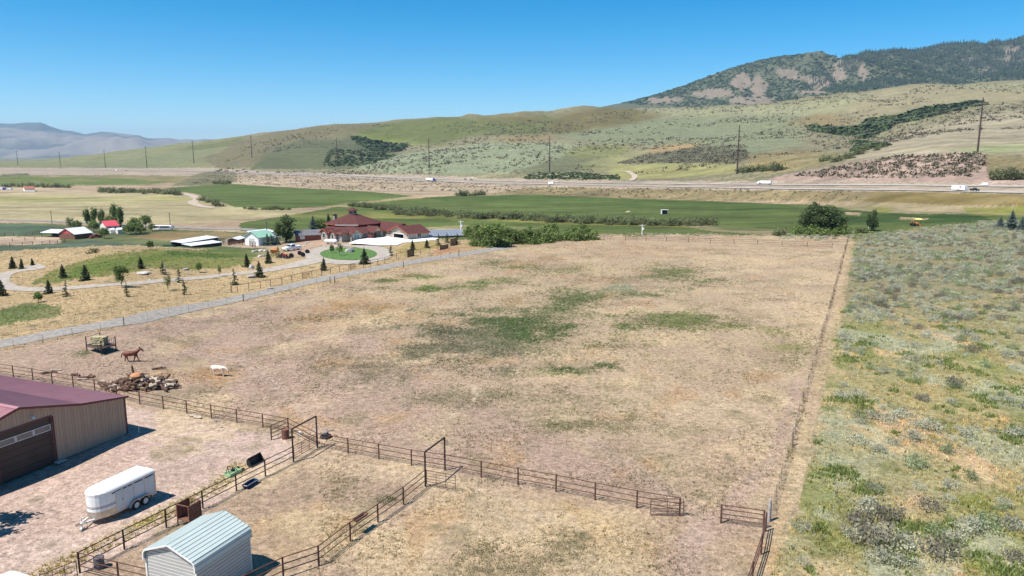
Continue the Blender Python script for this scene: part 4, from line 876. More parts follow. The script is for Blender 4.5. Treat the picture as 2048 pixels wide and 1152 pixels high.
_px = proj(pts[:, 0], pts[:, 1], pts[:, 2])[0]; app = sz/pts[:, 1]*(_px < 2052); order = np.argsort(-app); used_top = order[:265]
SL = 'grey green sagebrush bush among many others on the open range beyond the wire fence'
for i in used_top:
    x, y, z = pts[i]; k = RNG.integers(0, 5); s = sz[i]
    o = link('sagebrush', T_SAGE[k]); o.location = (x, y, z); o.rotation_euler = (0, 0, RNG.random()*6.28); o.scale = (s, s, s*RNG.uniform(.8, 1.15))
    tag(o, SL, 'bush', 'sagebrush bushes of the open range')
hl = ['broad dark grey sagebrush in the middle of the big clump at the lower right','dark grey sagebrush at the top of the big clump at the lower right','dark sagebrush at the left end of the big clump at the lower right','silvery sagebrush on the right side of the big clump','silvery low sagebrush at the bottom of the big clump','grey sagebrush at the upper left of the big clump','small pale sagebrush below the big clump','spiky grey dead looking sagebrush right of the big clump','dark sagebrush above right of the big clump','small silvery sagebrush between the spiky bush and a green one','green tinged small sagebrush behind the spiky bush','largest silvery sagebrush on bare orange soil','silvery sagebrush touching the left of the largest one on orange soil','dark small sagebrush left of the pair on orange soil','pale small sagebrush right of the dark small one on orange soil','little sagebrush just left of the largest silvery one','green grey sagebrush below right of the largest silvery one','small sagebrush hugging the green grey one','small sagebrush right of the largest silvery one','little sagebrush between the largest silvery one and its right neighbour','broad silvery sagebrush at the right edge below the middle','small sagebrush left of the broad silvery one at the right edge','pale sagebrush near the right edge above the corner','pale sagebrush at the very right edge above the corner','bright green tinged sagebrush on the green grass above the big clump','little sagebrush below the bright green tinged one','small grey sagebrush at the far left flank of the big clump','little sagebrush right below the big clump','tiny sagebrush below the broad silvery one at the right edge','tiny pale sagebrush on grass near the right edge','tiny green sagebrush above the corner']
for (a, b, s, k), p, l in zip(hand, hp, hl):
    o = link('sagebrush', T_SAGE[k]); o.location = p; o.rotation_euler = (0, 0, RNG.random()*6.28); o.scale = (s*1.3, s*1.3, s*1.25); tag(o, l, 'bush', 'sagebrush bushes of the open range')
def merge(name, tm, P, S, rot, m, zs=None, cols=None):
    vs = np.empty(len(tm.vertices)*3); tm.vertices.foreach_get('co', vs); vs = vs.reshape(-1, 3); q = np.array([list(p.vertices) for p in tm.polygons])
    n = len(P); ca, sa = np.cos(rot), np.sin(rot); x = vs[None, :, 0]*ca[:, None]-vs[None, :, 1]*sa[:, None]; y = vs[None, :, 0]*sa[:, None]+vs[None, :, 1]*ca[:, None]
    zs = S if zs is None else zs
    V = np.stack([x*S[:, None]+P[:, 0:1], y*S[:, None]+P[:, 1:2], vs[None, :, 2]*zs[:, None]+P[:, 2:3]], -1)
    Q = q[None]+np.arange(n)[:, None, None]*len(vs)
    return V.reshape(-1, 3), Q.reshape(-1, q.shape[1])
def merged(name, tms, P, S, m_label, cat, zs=1.0):
    Vs = []; Qs = []; o = 0; ms = []; mi = []
    for k, tm in enumerate(tms):
        sel = np.arange(len(P)) % len(tms) == k
        if not sel.any(): continue
        V, Q = merge(name, tm, P[sel], S[sel], RNG.random(sel.sum())*6.28, None, S[sel]*zs)
        Vs.append(V); Qs.append(Q+o); o += len(V); ms.append(tm.materials[0]); mi.append(np.full(len(Q), len(ms)-1))
    me = big_mesh(name, np.concatenate(Vs), np.concatenate(Qs), ms[0])
    for mm in ms[1:]: me.materials.append(mm)
    me.polygons.foreach_set('material_index', np.concatenate(mi).astype(np.int32)); me.update()
    o = link(name, me, kind='stuff'); return tag(o, m_label, cat, kind='stuff')
rest = order[265:]
merged('sagebrush_stand', T_SAGELO, pts[rest], sz[rest]*1.05, 'dense stand of grey green sagebrush covering the far part of the open range', 'sagebrush')
# crest fringe behind the far fence
fr = inview_poly(170, [(1560,468),(1700,462),(1720,474),(1640,482),(1560,478)], RNG)
merged('sagebrush_fringe', T_SAGELO, fr, .5+.4*RNG.random(len(fr)), 'low grey sagebrush along the crest behind the far pasture fence', 'sagebrush')

# scrub on the hills and forests of the mountain: too many to count
def low_tmpl(m, n=9, seed=3):
    rng = np.random.default_rng(seed); p = rng.normal(size=(n, 3))*np.array([.45, .45, .25])+[0, 0, .4]; V, Q = leaves(np.abs(p)*np.sign(rng.normal(size=(n,3))*[1,1,0]+[0,0,1]), .75, rng); return big_mesh('scrub', V, Q, m)
M_SCRUB = mat('hill_scrub', (.14,.125,.085), .9, .3, .05, spec=.05); M_FOREST = mat('forest', (.035,.05,.03), .9, .3, .02, spec=.05); M_OAK = mat('oak_scrub', (.075,.10,.045), .9, .35, .03, spec=.05)
T_LOW = low_tmpl(M_SCRUB); T_LOWG = low_tmpl(M_OAK, 12, 5)
def tmpl_cone(m):
    mb = MB()
    for k in range(3):
        z = .1+.28*k; r = .22-.06*k
        o = [(r*math.cos(a), r*math.sin(a), z) for a in (0, 1.57, 3.14, 4.71)]
        mb.add(o+[(0, 0, z+.36)], [(0,1,4,4),(1,2,4,4),(2,3,4,4),(3,0,4,4)])
    V = np.array(mb.v); Q = np.array(mb.f); me = bpy.data.meshes.new('conifer'); me.from_pydata(mb.v, [], [f[:3] for f in mb.f]); me.materials.append(m); me.update(); return me
T_PINE = tmpl_cone(M_FOREST)
def scatter(name, T, n, poly, s0, s1, label, cat, zs=1.0, ymin=0, ymax=1e9, dens=None, k=4):
    c = np.array(poly, float); P = []
    m = VIS & (Yf > ymin) & (Yf < ymax) & inpoly(PXf, PYf, poly)
    idx = np.nonzero(m)[0]
    if len(idx) == 0: return
    ar = (Yf[idx]**1.0); pr = ar/ar.sum(); ch = RNG.choice(idx, n, p=pr)
    x = Xf[ch]*(1+RNG.normal(0, .0012, n)); y = Yf[ch]*(1+RNG.normal(0, .003, n)); 
    if dens is not None:
        kk = RNG.random(n) < (dens(x, y, PXf[ch], PYf[ch]) if dens != 'tan' else 1-TANM[ch]*.97); x = x[kk]; y = y[kk]
    z = terr(x, y); S = s0+(s1-s0)*RNG.random(len(x))**1.6; P = np.c_[x, y, z-.05*S]
    V, Q = merge(name, T, P, S, RNG.random(len(x))*6.28, None, S*zs)
    me = big_mesh(name, V, Q, T.materials[0], k=Q.shape[1]); o = link(name, me, kind='stuff'); tag(o, label, cat, kind='stuff')
cl = lambda f, th, s=71: (lambda x, y, a, b: sstep(th-.05, th+.1, fbm(x, y, f, 3, s)))
scatter('cut_slope_scrub', T_LOW, 700, [(1590,352),(1690,330),(1790,313),(1960,306),(1975,322),(1950,350),(1850,356),(1700,356)], 1.1, 2.3, 'dark round scrub bushes dotting the pink cut slope above the highway', 'scrub', .8)
scatter('hill_scrub', T_LOW, 9000, [(430,345),(480,285),(700,250),(1100,240),(1300,215),(1850,172),(2100,168),(2100,310),(1800,312),(1560,345),(1200,350),(900,352)], 1.3, 3.2, 'low sage and scrub scattered over the dry hillsides', 'scrub', .8, 900, 2700, cl(1/130., -.02))
scatter('knoll_scrub', T_LOW, 900, [(1225,328),(1290,310),(1380,296),(1490,290),(1500,316),(1470,328),(1340,326)], 1.2, 2.6, 'dark scrub covering the low knoll in the middle of the hills', 'scrub', .8)
scatter('verge_scrub', T_LOW, 1500, [(380,368),(430,345),(700,352),(1040,372),(1250,376),(1700,381),(1740,400),(1300,397),(1000,384),(700,380),(450,365)], .6, 1.5, 'small scrub on the dry banks below the highway', 'scrub', .8)
scatter('mound_scrub', T_LOWG, 420, [(1040,358),(1060,348),(1150,345),(1240,352),(1240,360)], 1.5, 3.0, 'dark green scrub on the small mound behind the highway', 'scrub', .8)
scatter('canyon_thicket', T_LOWG, 1300, [(1610,252),(1660,256),(1715,258),(1740,240),(1800,232),(1850,218),(1960,203),(1965,210),(1900,222),(1830,240),(1780,250),(1770,262),(1730,278),(1680,270),(1620,262)], 4, 9, 'dark green thicket of trees filling the canyon on the hillside', 'thicket', .9, 900)
scatter('ravine_thicket', T_LOWG, 700, [(697,272),(730,279),(770,288),(818,291),(800,303),(760,306),(725,294)], 4, 9, 'dark green thicket in the ravine of the left hill', 'thicket', .9, 1000)
scatter('gully_thicket', T_LOWG, 260, [(1690,322),(1720,290),(1700,284),(1735,284),(1775,292),(1760,302),(1720,300)], 3, 6, 'green thicket at the mouth of the canyon', 'thicket', .9, 800)
scatter('spur_thicket', T_LOWG, 380, [(640,335),(660,300),(720,300),(790,312),(740,330)], 2, 6, 'green scrub on the shaded spur of the left hill', 'thicket', .9, 900)
scatter('mountain_forest', T_PINE, 9000, [(1600,185),(1640,118),(1700,104),(1800,94),(1880,86),(1950,84),(2100,66),(2100,175),(1850,172),(1720,180)], 9, 20, 'dark conifer forest on the upper mountain slopes', 'forest', 1.25, 3600, 5600, lambda x, y, a, b: sstep(-.04, .12, fbm(x, y, 1/110., 4, 14)+.10*sstep(1640,1720,a)), 3)
scatter('oak_scrub', T_LOWG, 7500, [(1240,206),(1340,170),(1450,132),(1560,108),(1640,108),(1800,96),(2100,70),(2100,178),(1850,172),(1600,208),(1400,216)], 6, 13, 'green oak scrub in the hollows of the mountain', 'scrub', .7, 3500, 5600, 'tan')

# ------------------------------------------------------------------ grasses (uncountable): tufts coloured like the ground they stand in
def grass_mat():
    m = bpy.data.materials.new('grass_blades'); m.use_nodes = True; N = m.node_tree.nodes; L = m.node_tree.links
    b = N['Principled BSDF']; b.inputs['Roughness'].default_value = .85; b.inputs['Specular IOR Level'].default_value = .1
    at = N.new('ShaderNodeAttribute'); at.attribute_name = 'col'; L.new(at.outputs['Color'], b.inputs['Base Color'])
    tr = N.new('ShaderNodeBsdfTranslucent'); ms = N.new('ShaderNodeMixShader'); ms.inputs[0].default_value = .5
    L.new(at.outputs['Color'], tr.inputs['Color']); L.new(b.outputs[0], ms.inputs[1]); L.new(tr.outputs[0], ms.inputs[2]); L.new(ms.outputs[0], N['Material Output'].inputs['Surface']); return m
M_GRASS = grass_mat()
def tufts(name, P, H, W, nb, C, label, var=.3, spread=.5, rng=RNG):
    n = len(P); a = rng.random((n, nb))*6.283; lean = rng.random((n, nb))*.7+.1
    bx = P[:, None, 0]+rng.normal(size=(n, nb))*W[:, None]*spread; by = P[:, None, 1]+rng.normal(size=(n, nb))*W[:, None]*spread; bz = np.repeat(P[:, 2:3], nb, 1)-.01
    h = H[:, None]*(.5+.7*rng.random((n, nb))); w_ = W[:, None]*(.10+.14*rng.random((n, nb)))+.012
    f = rng.random((n, nb))*6.283; dx = np.cos(f)*w_; dy = np.sin(f)*w_
    tx = bx+np.cos(a)*lean*h; ty = by+np.sin(a)*lean*h; tz = bz+h
    V = np.stack([np.stack([bx-dx, by-dy, bz], -1), np.stack([bx+dx, by+dy, bz], -1), np.stack([tx, ty, tz], -1)], 2).reshape(-1, 3)
    c = np.repeat((C[:, None, :]*(1+var*(rng.random((n, nb, 1))*2-1))), 3, axis=1).reshape(n, nb, 3, 3) if False else np.repeat((C[:, None, None, :]*(1+var*(rng.random((n, nb, 1, 1))*2-1))), 3, axis=2)
    me = big_mesh(name, V, np.arange(len(V)).reshape(-1, 3), M_GRASS, {'col': np.clip(c.reshape(-1, 3), 0, 1)}, k=3)
    o = link(name, me, kind='stuff'); tag(o, label, 'grass', kind='stuff'); return o
def offroad(x, y):
    ok = np.ones(len(x), bool)
    for C_, wd in ROADS:
        c = np.array([(p.x, p.y) for p in C_])
        for a, b in zip(c[:-1], c[1:]):
            near = np.nonzero(np.abs(x-a[0])+np.abs(y-a[1]) < 30)[0]
            if len(near) == 0: continue
            ab = b-a; tt = np.clip(((x[near]-a[0])*ab[0]+(y[near]-a[1])*ab[1])/max(ab@ab, 1e-9), 0, 1)
            ok[near] &= np.hypot(x[near]-a[0]-tt*ab[0], y[near]-a[1]-tt*ab[1]) > wd*.5+.1
    return ok & ~((((x-LAWN_C.x)/14.)**2+((y-LAWN_C.y)/20.)**2) < 1)
def gpoints(n, poly, y0=35, y1=300, falloff=1.3, rng=RNG):
    """ground points inside a photo region, denser close by"""
    m = (Yf > y0) & (Yf < y1) & inpoly(PXf, PYf, poly); idx = np.nonzero(m)[0]
    wt = (Yf[idx]**2)*(Yf[idx]**-falloff); ch = rng.choice(idx, n, p=wt/wt.sum())
    y = Yf[ch]*(1+rng.uniform(-.004, .004, n)); x = Xf[ch]+Yf[ch]*rng.uniform(-.00095, .00095, n)
    ok = offroad(x, y); ch = ch[ok]; x = x[ok]; y = y[ok]
    return np.c_[x, y, terr(x, y)], colr[ch]
P, C = gpoints(42000, [(1706,474),(2270,434),(2270,1300),(1500,1300),(1548,1130),(1602,1000),(1654,770),(1692,600)], falloff=1.6)
kq = RNG.random(len(P)) < np.clip(.62+3*fbm(P[:, 0], P[:, 1], 1/4., 3, 655), .15, 1)*(1-.75*sstep(115, 150, P[:, 1])); P = P[kq]; C = C[kq]; H = (.10+.20*RNG.random(len(P))); W = .10+.12*RNG.random(len(P))+P[:, 1]*.0009
W = W[kq] if len(W) != len(P) else W; pal = RNG.random(len(P))[:, None]; C2 = C*np.array([1.08, .99, .86])*(1.7+1.1*RNG.random((len(P), 1))); C2 = np.where(pal < .2, alb((222,222,190))*1.3, np.where(pal > .95, alb((110,126,66))*1.3, C2))
tufts('range_grass', P, H, W, 6, C2, 'mixed pale and green wild grasses covering the open range right of the wire fence')
clm = fbm(P[:, 0], P[:, 1], 1/3.2, 3, 702) > .17; Pd = P[clm][:1000]
tufts('green_forbs', Pd, np.full(len(Pd), .42), np.full(len(Pd), .34)+Pd[:, 1]*.001, 14, np.tile(alb((134,146,88))*2.2, (len(Pd), 1)), 'dark green leafy weeds clumped in the range grass', .35)
P, C = gpoints(70000, [(-60,790),(330,640),(620,580),(1000,500),(1080,482),(1200,474),(1690,480),(1655,700),(1560,1000),(1500,1300),(560,1300),(640,1080),(640,900),(300,800)], falloff=1.5)
ex = fbm(P[:, 0], P[:, 1], 1/5., 4, 801)
kk = RNG.random(len(P)) < np.clip(.45+ex*3.2, .06, 1); P = P[kk]; C = C[kk]; ex = ex[kk]
C2 = C*(1.0+.9*RNG.random((len(P), 1))); gk = (RNG.random(len(P)) < np.clip(.1+ex*1.4, 0, .5))[:, None]; C2 = np.where(gk, alb((138,136,100))*(1.5+.6*RNG.random((len(P), 1))), C2)
tufts('pasture_grass', P, .05+.10*RNG.random(len(P))+.03*gk[:, 0], .07+.09*RNG.random(len(P))+P[:, 1]*.0008, 5, C2, 'dry grazed grass stubble and weeds of the big pasture', .3)
P, C = gpoints(9000, [(-200,850),(0,706),(400,622),(620,580),(985,505),(900,490),(640,512),(560,530),(400,500),(250,492),(-100,510)], 80, 260, falloff=1.0)
tufts('knoll_grass', P, .10+.16*RNG.random(len(P)), .16+.24*RNG.random(len(P)), 6, C*(1.2+.8*RNG.random((len(P), 1))), 'dry and green grass on the knoll between the driveway and the gravel road', .3)
P, C = gpoints(620, [(40,1152),(130,1112),(300,1032),(425,967),(470,925),(500,935),(440,985),(330,1045),(180,1120),(100,1180)], falloff=1.0)
tufts('fence_weeds', P, .08+.14*RNG.random(len(P)), .08+.1*RNG.random(len(P)), 6, np.where(RNG.random((len(P),1)) < .5, alb((190,182,90)), alb((224,200,130)))*(1.1+.5*RNG.random((len(P), 1))), 'yellow green weeds along the pipe fence behind the horse trailer', .3)

# green weeds standing in the pasture
Pw = []; Cw = []
for (x, y, rx, ry, c, stt) in BLOBS:
    n = int(min(2600, 380+rx*ry*.8)*min(1.1, stt)); a_ = RNG.normal(size=(n, 2))*.62; m_ = np.abs(a_).max(1) < 1.6; px_ = x+a_[m_, 0]*rx; py_ = y+a_[m_, 1]*ry
    v_ = (576-py_)/F; an = np.arctan(v_)-PIT; Y_ = -CZ/np.tan(an); dep = Y_*math.cos(PIT)+CZ*math.sin(PIT); X_ = (px_-1024)/F*dep
    keep = RNG.random(len(X_)) < np.clip(.5+3.2*fbm(X_, Y_, 1/2.2, 4, 911), .04, 1); X_ = X_[keep]; Y_ = Y_[keep]
    Pw.append(np.c_[X_, Y_, terr(X_, Y_)]); Cw.append(np.tile(alb(c)*1.9, (len(X_), 1))*(.7+.6*RNG.random((len(X_), 1))))
Pw = np.concatenate(Pw); Cw = np.concatenate(Cw); _cr = RNG.random((len(Cw), 1)); Cw = np.where(_cr < .33, alb((222,208,172))*1.5, Cw)
tufts('pasture_weeds', Pw, .05+.08*RNG.random(len(Pw)), .10+.12*RNG.random(len(Pw))+Pw[:, 1]*.0010, 6, Cw, 'low green weeds growing in irregular patches in the big pasture', .35)

# dead weeds caught along the wire fence
WF = [G(a, b) for a, b in [(1540,1041),(1562,962),(1584.7,891.7),(1606,804),(1633,711),(1653,640),(1671,572),(1690.5,499),(1698,469)]]
Pf = []
for a, b in zip(WF[:-1], WF[1:]):
    n = int((b-a).length*2.2); f = RNG.random(n); Pf.append(np.c_[a.x+(b.x-a.x)*f+RNG.normal(0, .16, n), a.y+(b.y-a.y)*f, np.zeros(n)])
Pf = np.concatenate(Pf); Pf[:, 2] = terr(Pf[:, 0], Pf[:, 1])
tufts('fence_line_weeds', Pf, np.where(RNG.random(len(Pf)) < .12, .5, .14)*(.5+RNG.random(len(Pf))), np.full(len(Pf), .16), 6, np.where(RNG.random((len(Pf), 1)) < .3, alb((176,160,90))*1.3, alb((170,140,108))*1.4)*(.8+.6*RNG.random((len(Pf), 1))), 'dead brown weeds caught in the wire fence of the sagebrush range', .3)
# ------------------------------------------------------------------ pipe fences
def fence(name, base, H, rails, label, m=M_PIPE, pr=.065, rr=.036, cat='fence', posts=None, group=None, post_tops=None):
    """base: photo pixels of the post feet"""
    P = [G(*b) if not isinstance(b, Vector) else b for b in base]
    t = thing(name, label, cat, P[0], 0, group)
    for i, p in enumerate(P):
        part(t, 'post', MB().tube(p-Vector((0,0,.1)), p+Vector((0,0,H+.04)), pr, pr, 8), m, world=True)
    for f in rails:
        part(t, 'rail', MB().path([p+Vector((0,0,H*f)) for p in P], rr, 6), m, world=True)
    return t, P
R3 = (1.0, .68, .36)
A_ = [(-60,742),(-15,748),(27,754),(66,760),(105,768),(147,775),(190,783),(234,796),(280,809),(327,818),(374,827),(423,836.5),(474,846),(526,855),(577,864.5),(635,895.5)]
fence('pipe_fence', A_, 1.45, R3, 'long rusty pipe fence behind the barn, ending at the left gate frame')
B_ = [(635,895.5),(696.5,907),(758,918.6),(823,931),(890,941),(962.5,955),(1036,970),(1112,983.5),(1190,1000),(1273.4,1016.5),(1359,1031.5)]
fence('pipe_fence', B_, 1.45, R3, 'rusty pipe fence along the near side of the pasture, right of the left gate frame')
C_f = [(60,1200),(160,1146),(249,1099),(333,1055.6),(406,1017),(473,982),(531,952.4),(587,924)]
fence('pipe_fence', C_f[1:], 1.45, R3, 'dark three rail pipe fence running behind the horse trailer and the grey shed', M_DPIPE)
D_ = [(400,1240),(490,1194),(567,1156),(638,1132),(701,1083),(756,1044.6),(807,1009),(851,973)]
fence('pipe_fence', D_, 1.45, R3, 'rusty three rail pipe fence between the two dirt pens, with a trough hung on it')
fence('pipe_fence', [(160,1146),(238,1166),(320,1186)], 1.45, R3, 'short rusty pipe fence at the bottom left starting at the corner post', M_PIPE)
fence('pipe_fence', [(577,864.5),(543,880)], 1.45, (1,.72,.46,.2), 'short rusty pipe fence panel beside the brown barrel')
fence('pipe_fence', [(1441.6,1046),(1526.6,1058)], 1.45, (1,.78,.52,.28), 'short four rail pipe fence standing alone between the open gateway and the wire fence')
fence('pipe_fence', [(1531,1063),(1522,1109),(1504,1165),(1480,1240)], 1.45, (1,.7,.4), 'pipe fence running down to the bottom edge of the photo at the right')
# gate frames
def gate_frame(a, b, top, label):
    A1 = G(*a); B1 = G(*b); h = top_z(A1, top)
    t = thing('gate_frame', label, 'gate frame', A1)
    for p in (A1, B1): part(t, 'post', MB().tube(p-Vector((0,0,.1)), p+Vector((0,0,h)), .075, .075, 8), M_DPIPE, world=True)
    part(t, 'crossbar', MB().tube(A1+Vector((0,0,h)), B1+Vector((0,0,h)), .075, .075, 8), M_DPIPE, world=True)
    return A1, B1, h
g1a, g1b, _ = gate_frame((587,924), (635,895.5), 858, 'tall dark pipe gate frame over the closed gate, left one')
g2a, g2b, _ = gate_frame((851,973), (890,941), 904, 'tall pipe gate frame over the swung open gate, right one')
def pipe_gate(a, b, z0, z1, n, label, nv=2, m=M_PIPE, brace=False, round_=True):
    t = thing('pipe_gate', label, 'gate', a); d = b-a
    mb = MB(); r = .028
    q = [a+Vector((0,0,z0)), b+Vector((0,0,z0)), b+Vector((0,0,z1)), a+Vector((0,0,z1)), a+Vector((0,0,z0))]
    part(t, 'gate_rim', mb.path(q, r), m, world=True)
    for k in range(1, n-1):
        z = z0+(z1-z0)*k/(n-1); part(t, 'gate_rail', MB().tube(a+Vector((0,0,z)), b+Vector((0,0,z)), .02, .02, 6), m, world=True)
    for k in range(1, nv+1):
        p = a+d*k/(nv+1); part(t, 'upright', MB().tube(p+Vector((0,0,z0)), p+Vector((0,0,z1)), .022, .022, 6), m, world=True)
    if brace: part(t, 'brace', MB().tube(a+Vector((0,0,z0)), b+Vector((0,0,z1+.7)), .03, .03, 6), m, world=True)
    return t
dd = (g1b-g1a).normalized()
pipe_gate(g1a+dd*.12, g1b-dd*.12, .3, 1.45, 6, 'closed five rail pipe gate under the left gate frame')
pipe_gate(g2a+Vector((.1,.05,0)), G(911,983), .2, 1.4, 6, 'five rail pipe gate swung open from the right gate frame')
e1 = G(1359,1031.5); pipe_gate(G(1301,1031.5), e1+Vector((.25,-.1,0)), .1, 1.4, 6, 'small rounded pipe gate folded back against the end of the near pasture fence', 1)
pipe_gate(G(84,1190), G(156,1160), .1, 1.35, 5, 'pipe gate cut by the bottom edge of the photo at the left', 2)

# ------------------------------------------------------------------ wire fences
def wire_fence(base, H, label, post_kind, wires=(.95,.7,.45,.2), wr=.009, name='wire_fence'):
    P = [G(b[0], b[1]) for b in base]; t = thing(name, label, 'fence', P[0])
    for i, (b, p) in enumerate(zip(base, P)):
        k = b[2] if len(b) > 2 else 0; lean = Vector((random.uniform(-.05,.05), random.uniform(-.05,.05), 0))
        if k == 0: part(t, 'steel_post', MB().tube(p-Vector((0,0,.1)), p+Vector((0,0,H))+lean, .022, .022, 5), post_kind, world=True)
        else: part(t, 'wood_post', MB().tube(p-Vector((0,0,.1)), p+Vector((0,0,H*1.15))+lean, .085, .075, 8), M_WOOD if k == 1 else M_BLACK, world=True)
    for f in wires: part(t, 'wire', MB().path([p+Vector((0,0,H*f)) for p in P], wr, 4), M_WIRE, world=True)
    return t
M_TPOST = mat('steel_post_paint', (.09,.08,.07), .7, .3, 8)
M_GPOST = mat('grey_post', (.22,.21,.19), .7, .3, 8)
wire_fence([(1540,1041,1),(1552,999),(1562,962),(1574.6,924),(1584.7,891.7,1),(1591,860),(1599,825),(1606,804),(1616,769),(1625,738),(1633,711),(1643,674),(1653,640),(1660,612),(1666,588),(1673,560),(1680,535),(1684,518),(1690.5,499,2),(1694,484),(1698,469,1)], 1.2, 'wire fence with thin posts separating the pasture from the sagebrush range', M_TPOST)
single('brace_post', MB().tube(G(1537,1043), G(1537,1043)+Vector((.05,.05,1.75)), .13, .10, 9), mat('grey_weathered_wood', (.36,.33,.31), .9, .3, 7), 'stout weathered grey wooden post at the near end of the wire fence', 'post')
bp_ = G(1586,880); pb = MB().tube((0,0,0), (0,0,1.3), .04, .04, 7).path([(0,0,1.25), (.12,.1,1.42), (.4,.25,1.42)], .035)
single('hydrant_pipe', pb, M_ALU, 'pale bent water pipe standing beside the wooden brace of the wire fence', 'pipe', bp_)
wire_fence([(27,696.5),(86,685),(145,672),(201,660.5),(248,651,1),(295,640),(338.6,631),(378,623.6),(417,614),(454,608),(487,602,2),(518,594),(549,587.5),(579,582),(608,574.5),(633.6,569),(660,566.6,2),(669.6,565,2),(697,558),(719,553.6),(742,548),(764,544.5),(787,539),(807,535,2),(825.6,529),(845,525.5),(862,522),(881,517),(899,514),(917.5,511.5,2),(933.6,508),(949,504.7),(964,502),(979,499.7)], 1.25, 'wire fence between the gravel road and the big pasture', M_TPOST)
wire_fence([(-20,668),(35,664),(70,661),(110,651),(150,646),(186,639),(224,631.6),(257,624),(292,617),(324,608),(353,605),(382,597.6),(411,594.6),(438,590),(462,585,1)], 1.2, 'wire fence on the far side of the gravel road below the spruces', M_GPOST)
fence('rail_fence', [(464,586),(475,584),(498,580),(521,576),(541,572.5),(564,569),(584,563.5),(605,559),(624,555),(643,551),(661,548),(679,544),(702,540),(727,535),(741,532),(756,530),(770,527),(793,518),(812,514.5),(827,511.5),(841,509),(860,504),(876,500.5),(898,494),(920,488)], 1.5, (1,), 'brown pipe rail fence with mesh between the gravel road and the house', mat('brown_rail', (.16,.10,.07), .8, .3, 5), .07, .045)
fence('pasture_rail_fence', [(1208,479),(1251,481.5),(1292,482.5),(1333,483.6),(1377,485.2),(1421,487),(1468,488.3),(1515,489.7),(1564,492),(1614,494),(1664,496)], 1.5, (1,.62,.28), 'thin rusty rail fence along the far end of the pasture', M_PIPE, .07, .035)
wire_fence([(1,447),(10,447),(19,448),(28,448),(38,449),(48,449),(58,450),(68,450.5),(78,451),(88,451.5),(98,452),(108,452.5),(118,453),(128,453.5),(138,454)], 1.4, 'post fence along the road of the valley at the left edge', M_TPOST, name='post_fence')
wire_fence([(352,459),(372,460),(392,461),(412,462),(432,463),(452,464),(472,465),(492,466),(512,467)], 1.4, 'post fence beside the valley road right of the camper trailers', M_TPOST, name='post_fence')

# wire mesh panels hung on the rail fence and a dark board panel
for (a, b, lab) in [((605,559),(620,556),'rusty mesh panel on the rail fence, left one'),((697,541),(711,538),'rusty mesh panel on the rail fence, right one')]:
    pa, pb2 = G(*a), G(*b); t = thing('mesh_panel', lab, 'panel', pa)
    for k in range(9):
        p = pa.lerp(pb2, k/8); part(t, 'bar', MB().tube(p+Vector((0,0,.1)), p+Vector((0,0,1.5)), .03, .03, 4), M_RUST, world=True)
    for z in (.3, .7, 1.1): part(t, 'bar', MB().tube(pa+Vector((0,0,z)), pb2+Vector((0,0,z)), .03, .03, 4), M_RUST, world=True)
def boards(a, b, z0, z1, n, label, m, name='board_panel'):
    pa, pb2 = G(*a), G(*b); t = thing(name, label, 'panel', pa); h = (z1-z0)/n
    for k in range(n):
        z = z0+h*(k+.5); part(t, 'board', MB().beam(pa+Vector((0,0,z)), pb2+Vector((0,0,z)), .06, h*.88), m, world=True)
    for p in (pa, pb2): part(t, 'post', MB().box((p.x, p.y, z1/2+.05), (.14,.14,z1+.1)), m, world=True)
boards((815,514),(828,511), .0, 1.9, 6, 'dark brown board shelter on the rail fence below the garage', M_LOG)
boards((901,492),(913,489), .0, 2.1, 6, 'dark board wall at the right end of the rail fence', M_LOG)
boards((880,500),(896,496), .0, 1.2, 4, 'low dark board wall right of the garage lawn', M_LOG)

